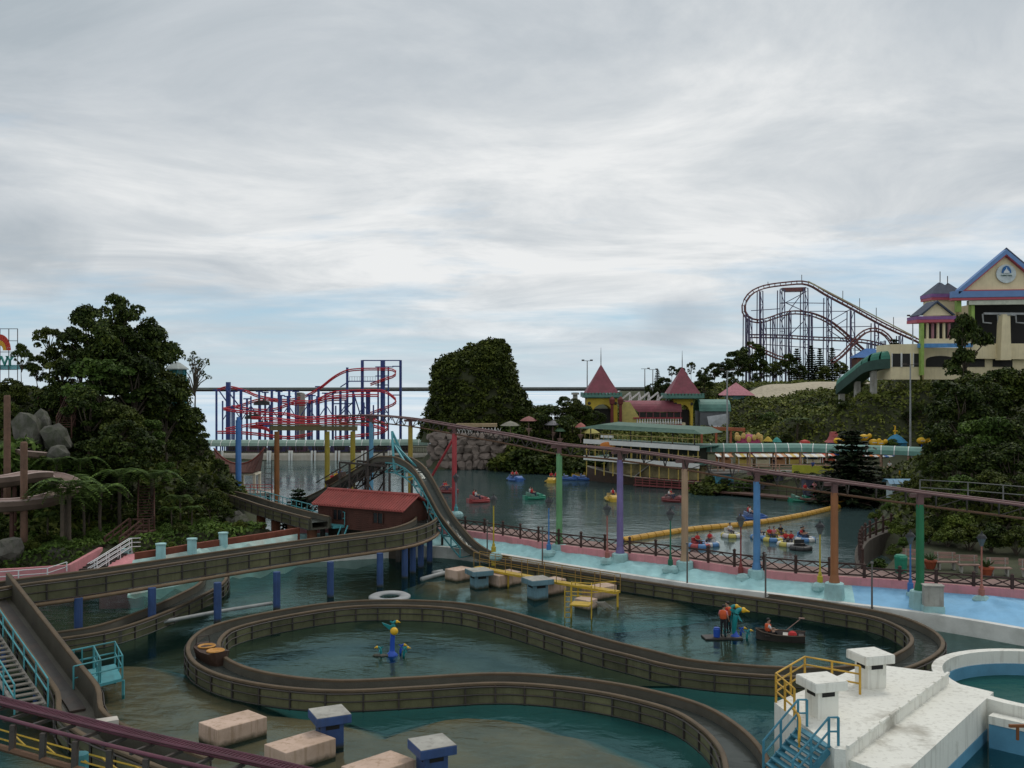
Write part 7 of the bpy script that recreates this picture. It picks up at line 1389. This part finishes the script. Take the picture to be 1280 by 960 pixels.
LAND = [('the lookout kiosk', D(221, 0, 108)), ('the hilltop sign', D(10, 0, 118)), ('the upper timber stair', D(88, 0, 88)), ('the big grey boulder', D(36, 0, 84)), ('the pinkish slide', D(60, 0, 74)), ('the brown timber stair', D(178, 0, 78)), ('the pink steps', D(125, 0, 70)), ('the stub pillars', D(240, 0, 75)), ('the rear flume', D(310, 0, 90)), ('the lakeside pavilion', D(290, 0, 112)), ('the sparse twiggy tree', D(243, 0, 112)),
        ('the green bin', D(1126, 0, 64)), ('the row of benches', D(1220, 0, 63)), ('the slope railing', D(1220, 0, 70)), ('the blue roofed hut', D(1124, 0, 95)), ('the yellow sign', D(1131, 0, 112)), ('the end of the right walkway', D(1165, 0, 122)), ('the lone dark tree', D(1206, 0, 134)), ('the hilltop station', D(1220, 0, 146)), ('the escalator cover', D(1080, 0, 156)), ('the pale hillside road', D(985, 0, 210)), ('the pink kiosk', D(920, 0, 186)), ('the ridge coaster', D(1000, 0, 250)), ('the ridge coaster bend', D(935, 0, 250)), ('the blue roofed station', D(1085, 0, 246)), ('the slender castle tower', D(853, 0, 172)), ('the castle hall', D(800, 0, 172)), ('the stone cliff', D(600, 0, 160)), ('the largest parasol', D(661, 0, 156)), ('the small red parasol', D(726, 0, 156)), ('the petal ride', D(936, 0, 142)), ('the blue tent', D(1120, 0, 142)), ('the boat dock', D(990, 0, 120)), ('the ship restaurant', D(810, 0, 134)), ('the pagoda tower', D(1042, 0, 143)), ('the thin floodlight mast', D(1138, 0, 136)), ('the norfolk pine', D(1065, 0, 112))]
TONE = {'1': 'dark', '2': 'olive', '3': 'shadowy', '4': 'fern green', 'w': 'pale', 'e': 'feathery', 'o': 'dark'}
USED = {}
def describe(k, x, Y, h, where):
    n_, q = min(LAND, key=lambda e: (e[1].x - x) ** 2 + (e[1].y - Y) ** 2); r = 'behind' if Y > q.y + 3 else 'in front of' if Y < q.y - 3 else 'beside'
    tone = 'bright green' if k == 's3' else TONE[k[1]]; sz = 'tall' if h > 9 else 'low' if h < 2.4 else 'small' if h < 4.5 else 'mid height'
    s_ = '%s %s %s %s %s' % (sz, tone, {'r': 'bushy tree', 'u': 'open crowned tree', 'c': 'slim dense tree', 's': 'leafy shrub', 't': 'twiggy tree', 'f': 'tree fern', 'n': 'norfolk pine'}[k[0]], r, n_)
    if USED.setdefault(s_, where) != where: s_ += ' on the lower ground'
    return s_
def plant(k, px, top, Y, where, wide=1., lab=None):
    x = (px - 640) / F * Y; z0 = tz(x, Y); zt_ = H - (top - 480) / F * Y; s = max(.12, (zt_ - z0) / HGT[k]); o = copy_tree(PROTO[k], CT[k], (x, Y, z0), RND.uniform(0, 6.28), (s * wide, s * wide, s), lab or describe(k, x, Y, zt_ - z0, where), 'plants ' + where); o.name = NAME[k[0]]; o['category'] = CAT.get(k[0], 'tree'); return o
w1 = 'on the wooded slope above the pink steps'
for q in ((146, 362, 99, 'u1', .6), (112, 377, 97, 'r1', .8), (128, 392, 95, 'r3', .9), (172, 375, 100, 'r3', .85), (190, 398, 101, 'r1', .8), (158, 402, 96, 'c1', 1.2), (62, 403, 100, 'u2', .8), (78, 424, 97, 'r2', 1), (46, 442, 99, 'r1', 1), (100, 432, 94, 'r1', 1.05), (132, 440, 91, 'r4', 1.1), (168, 440, 93, 'r1', 1.05), (200, 448, 98, 'r2', .9), (208, 478, 96, 'r1', .9), (226, 500, 99, 'r3', 1), (243, 425, 112, 'tw', .7), (250, 545, 97, 'r1', 1), (245, 505, 106, 'c1', 1.), (27, 426, 107, 'u1', .55), (14, 470, 93, 'r2', 1), (64, 468, 91, 'r3', 1), (112, 480, 88, 'r1', 1.1), (150, 500, 87, 'r2', 1.1), (188, 520, 90, 'r4', 1.1), (222, 545, 92, 'r3', 1.1), (118, 545, 82, 'r1', 1.1), (140, 565, 81, 'r3', 1.2), (166, 555, 84, 'r2', 1.1), (205, 575, 86, 'r4', 1.2), (238, 585, 89, 'r3', 1.2), (258, 592, 91, 'r1', 1.), (236, 622, 83, 'r2', 1.2), (256, 625, 85, 's1', 1.2), (112, 602, 78, 'r3', 1.2), (92, 585, 79, 'r4', 1.1), (196, 470, 103, 'r1', 1.), (120, 455, 101, 'c1', 1.), (10, 500, 88, 'r1', 1.), (62, 520, 91, 's2', 1.), (100, 515, 89, 's2', 1), (272, 572, 94, 'r1', 1.), (284, 600, 93, 'r3', 1.1), (272, 612, 87, 'r2', 1.1), (282, 585, 98, 'r1', 1.), (262, 612, 83, 'r1', 1.2), (284, 630, 86, 'r3', 1.2), (232, 600, 86, 'r1', 1.2), (160, 520, 83, 'r3', 1.1)): plant(q[3], q[0], q[1], q[2], w1, q[4])
for q in ((190, 587, 80), (126, 605, 75), (104, 618, 74), (82, 622, 72.5), (214, 633, 79), (100, 570, 80), (225, 618, 81), (60, 640, 73), (86, 596, 70.5), (78, 606, 70), (70, 570, 79), (150, 585, 79), (240, 632, 80)): plant('fe', *q, w1, .95)
for q in ((55, 662, 72, 's1'), (95, 668, 72, 's2'), (120, 655, 73.5, 's4'), (20, 668, 69, 's2'), (207, 658, 77, 's4'), (225, 660, 77, 's1'), (255, 650, 80, 's4'), (280, 645, 83, 's1'), (275, 662, 77, 's3'), (210, 672, 74.5, 's3'), (80, 685, 70, 's4'), (40, 690, 68.5, 's1'), (270, 625, 88, 's4'), (285, 628, 90, 's1'), (60, 532, 86, 's3'), (22, 520, 80, 's4'), (48, 545, 80, 's2'), (20, 545, 80, 's1'), (85, 555, 80, 's4'), (60, 560, 80, 's3'), (275, 600, 93, 's2'), (300, 668, 79, 's1'), (5, 640, 72, 's2'), (310, 652, 86, 's4')): plant(q[3], q[0], q[1], q[2], 'at the foot of the wooded slope')
plant('no', 373, 607, 88, '', 1.3, 'small layered norfolk pine beside the rear flume')
plant('no', 1065, 532, 112, '', 1.75, 'dark layered norfolk pine in front of the right walkway')
w2 = 'on the slope behind the shore benches'
for q in ((1172, 605, 75, 'r2', 1.2), (1200, 590, 77, 'r4', 1.2), (1240, 585, 75, 'r2', 1.2), (1275, 590, 73, 'r1', 1.2), (1180, 520, 88, 'r3', 1.1), (1202, 476, 93, 'r1', 1.), (1232, 466, 96, 'r3', 1.05), (1258, 456, 98, 'r1', 1.), (1290, 446, 97, 'r2', 1.), (1216, 520, 84, 'r4', 1.1), (1250, 515, 83, 'r4', 1.1), (1284, 510, 82, 'r3', 1.1), (1192, 560, 81, 'r1', 1.2), (1163, 565, 86, 'r3', 1.), (1228, 550, 79, 'r3', 1.2), (1268, 550, 78, 'r1', 1.2), (1150, 600, 82, 'r2', 1.), (1178, 470, 103, 'c1', 1.2), (1215, 462, 104, 'r2', 1.), (1310, 500, 85, 'r1', 1.2)): plant(q[3], q[0], q[1], q[2], w2, q[4])
plant('u1', 1206, 386, 134, '', .62, 'tall dark tree standing alone in front of the hilltop station'); plant('c1', 1200, 430, 132, '', .8, 'narrow dark tree below the hilltop station')
for q in ((1160, 652, 72, 's1'), (1185, 648, 71, 's3'), (1212, 645, 70, 's1'), (1240, 645, 69, 's2'), (1270, 648, 68, 's1'), (1128, 640, 78, 's3'), (1110, 625, 88, 's4'), (1095, 632, 95, 's3'), (1140, 615, 84, 's4'), (1108, 650, 83, 's3'), (1130, 668, 74, 's4'), (1150, 668, 72, 's2'), (1145, 590, 92, 's1'), (1105, 600, 104, 's2'), (1170, 640, 74, 's2'), (1300, 650, 67, 's2'), (1200, 625, 73, 's3'), (1255, 625, 72, 's1'), (1120, 690, 71, 's3'), (1098, 690, 74, 's4'), (1095, 665, 84, 's1')): plant(q[3], q[0], q[1], q[2], 'on the shore around the benches')
w3 = 'on the hillside behind the castle and fair'
for i, q in enumerate(((822, 460, 215, 'no', .7), (840, 456, 218, 'u1', .8), (852, 458, 214, 'r1', .8), (864, 450, 220, 'u2', .6), (878, 458, 222, 'r3', .9), (893, 452, 226, 'r1', 1.), (908, 446, 228, 'r3', 1.1), (922, 436, 236, 'r1', 1.), (938, 424, 240, 'r3', 1.), (952, 448, 238, 'r1', 1), (830, 470, 205, 'r1', 1.), (850, 472, 200, 'r2', 1.), (880, 468, 205, 'r1', 1.1), (985, 440, 246, 'r1', .8), (996, 433, 250, 'no', .8), (1014, 429, 250, 'no', .7), (1025, 433, 250, 'no', .7), (1040, 432, 250, 'no', .7), (1050, 450, 246, 'r2', 1.), (968, 450, 246, 'r2', 1.), (1118, 420, 200, 'no', .8), (915, 470, 215, 'r2', 1.2), (945, 466, 222, 'r3', 1.2), (1000, 455, 244, 'r1', 1.1), (1030, 455, 240, 'r2', 1.1), (815, 478, 208, 'r3', 1.))): plant(q[3], q[0], q[1], q[2], w3, q[4])
rr = random.Random(4)
for i in range(74):
    Y = rr.uniform(150, 205); px = rr.uniform(878, 1290) if Y < 185 else rr.uniform(850, 1110); x = (px - 640) / F * Y
    if (Y > 146 and px > 1100 and Y > 149) or (px < 915 and Y < 182): continue
    if 925 < px < 1055 and Y > 180: continue
    g = tz(x, Y); hgt = rr.uniform(1.6, 3.6); plant(rr.choice(['s1', 's2', 's4', 's2', 'r1', 'r2', 'fe']), px, 480 - (g + hgt - H) / Y * F, Y, w3, 1.3)
for i in range(40):
    px = rr.uniform(1080, 1300); Y = rr.uniform(128, 146.5); x = (px - 640) / F * Y; g = tz(x, Y)
    if Y < 140 and px < 1170: continue
    plant(rr.choice(['s1', 's2', 's4', 'r1']), px, 480 - (g + rr.uniform(1.5, 3.) - H) / Y * F, Y, 'below the hilltop station', 1.2)
for i, (px, tp, Y, k) in enumerate(((690, 503, 158, 'r1'), (703, 493, 162, 'c1'), (716, 496, 163, 'r2'), (730, 505, 161, 'r1'), (675, 505, 164, 'r2'), (745, 512, 160, 'r3'), (650, 505, 168, 'r1'), (663, 500, 170, 'r3'), (635, 520, 163, 's4'), (700, 545, 152, 's1'), (680, 545, 153, 's2'), (720, 548, 150, 's1'), (655, 548, 155, 's2'), (738, 555, 147, 's2'), (640, 545, 157, 's1'), (668, 558, 152, 's2'), (705, 562, 149, 's4'))): plant(k, px, tp, Y, 'around the terrace parasols', 1.2)
for i in range(16): plant(['s1', 's2', 's4'][i % 3], 890 + i * 18, 586 + (i % 3) * 2, 123.5 - i * .25, 'below the right walkway', 1.3)
for o in PROTO.values():
    for c in [c for c in COL.objects if c.parent == o]: bpy.data.objects.remove(c)
    bpy.data.objects.remove(o)
# undergrowth: leaf cover on the slopes, too much to count
def cover(name, x0, x1, y0, y1, n, size, m_, lab, ok, hmax=1.0):
    X = NR.uniform(x0, x1, n); Yv = NR.uniform(y0, y1, n); Z = TZ(X, Yv); k = (Z > .5) & ok(X, Yv, Z); X, Yv, Z = X[k], Yv[k], Z[k]
    h = (np.sin(X * 1.3 + 2 * np.sin(Yv * .9)) * np.cos(Yv * 1.1 + np.sin(X * .7)) * .5 + .5) * hmax; C = np.stack([X, Yv, Z + .1 + h * NR.random(len(X)) ** .5], 1); N = unit(NR.normal(size=C.shape) * .6 + np.array([0, -.3, .8])); o = link(name, leafmesh(name, C, N, size, m_)); tag(o, lab, kind='stuff')
cover('undergrowth', -75, -20, 66, 125, 60000, .26, LM2, 'low leafy undergrowth covering the left wooded slope', lambda X, Y, Z: (Z > 2.) & (poly_sd(X, Y, [(-31, 65), (-27.4, 66.5), (-26.3, 72.5), (-29, 72)]) > 0))
cover('undergrowth', -56, -20, 64, 86, 42000, .17, LM3, 'short green plants on the open foot of the left slope', lambda X, Y, Z: (Z > .9) & (poly_sd(X, Y, [(-31, 65), (-27.4, 66.5), (-26.3, 72.5), (-29, 72)]) > 0), .5)
cover('undergrowth', 18, 95, 62, 128, 60000, .27, LM2, 'low leafy undergrowth covering the slope behind the benches', lambda X, Y, Z: (Z > 2.15))
cover('undergrowth', 2, 110, 128, 250, 190000, .30, LM6, 'low leafy undergrowth covering the far hillside', lambda X, Y, Z: (Z > 2.6) & ~((X > 22) & (X < 62) & (Y < 143)) & (np.array([min(math.hypot(a - r.x, b - r.y) for r in road[::4]) for a, b in zip(X, Y)]) > 5.2), 1.3)
cover('shore_plants', -14, 16, 146, 176, 14000, .34, LM1, 'low plants on the lake bank under the terrace', lambda X, Y, Z: (Z > .7) & (X > -1.2))
# leafy island crag
lv = [(552, 528, 690), (535, 533, 677), (520, 537, 665), (500, 542, 652), (480, 547, 643), (462, 553, 636), (450, 562, 633), (442, 580, 630), (436, 599, 626), (431, 609, 619)]; mb = MB(); n = 30; Yc = 172.; v = []
for py, xa, xb in lv:
    a, b = D(xa, py, Yc), D(xb, py, Yc)
    for k in range(n):
        t_ = 2 * PI * k / n; x = (a.x + b.x) / 2 + (b.x - a.x) / 2 * math.cos(t_); y = Yc + (b.x - a.x) / 2 * .75 * math.sin(t_); f = noise.noise((x * .3, y * .3, a.z * .3)) * 1.3; v.append((x + f * math.cos(t_), y + f * math.sin(t_), a.z))
mb.add(v, [(i * n + k, i * n + (k + 1) % n, (i + 1) * n + (k + 1) % n, (i + 1) * n + k) for i in range(len(lv) - 1) for k in range(n)] + [tuple((len(lv) - 1) * n + k for k in range(n))])
crag = mb.build('island_crag', M_SOIL, smooth=True); tag(crag, 'steep crag hidden under leaves behind the stone cliff', kind='structure')
cl_ = []
for k in range(1250):
    f = mb.f[RND.randrange(len(mb.f) - 1)]; a, b, c, d = (V(v[i]) for i in f); g, h_ = RND.random(), RND.random(); p = a.lerp(b, g).lerp(d.lerp(c, g), h_); o_ = V((p.x + 5.2, (p.y - Yc) * 1.3, 1.)).normalized()
    if p.y < Yc + 4: q = p + o_ * RND.uniform(-.25, .3); cl_.append((q.x, q.y, q.z, RND.choice((.5, .7, .9, 1.1, 1.35))))
    if p.y < Yc + 4 and k % 5 == 0: q = p + o_ * RND.uniform(.4, 1.1) + V((0, 0, .4)); cl_.append((q.x, q.y, q.z, RND.uniform(.35, .6)))
for k in range(40): i = RND.randrange(n); p = V(v[(len(lv) - 1) * n + i]).lerp(V((D(615, 430, Yc).x, Yc, v[-1][2])), RND.random()); cl_.append((p.x, p.y, p.z - .4, RND.uniform(.4, .9)))
C, N = clump_cloud(cl_, 85000, .5); tag(link('crag_foliage', leafmesh('crag_foliage', C, N, .27, LM2)), 'dense climbing foliage covering the steep island crag', kind='stuff')
# visitors on the walkways
for x, y, Y, tp, bt, lab in ((1016, 592, 127, 'blue', 'black', 'visitor in blue standing by the lime fence panel'), (968, 590, 131.5, 'black', 'jean', 'visitor in black under the right walkway roof'), (1112, 594, 126, 'white', 'jean', 'visitor in white under the right walkway near the blue tent'), (1150, 597, 124, 'red', 'black', 'visitor in red at the wooded end of the right walkway')):
    p = D(x, y, Y); person(V((p.x, p.y, 2.12)), RND.uniform(-1, 1), 'std', tp, bt, None, lab)
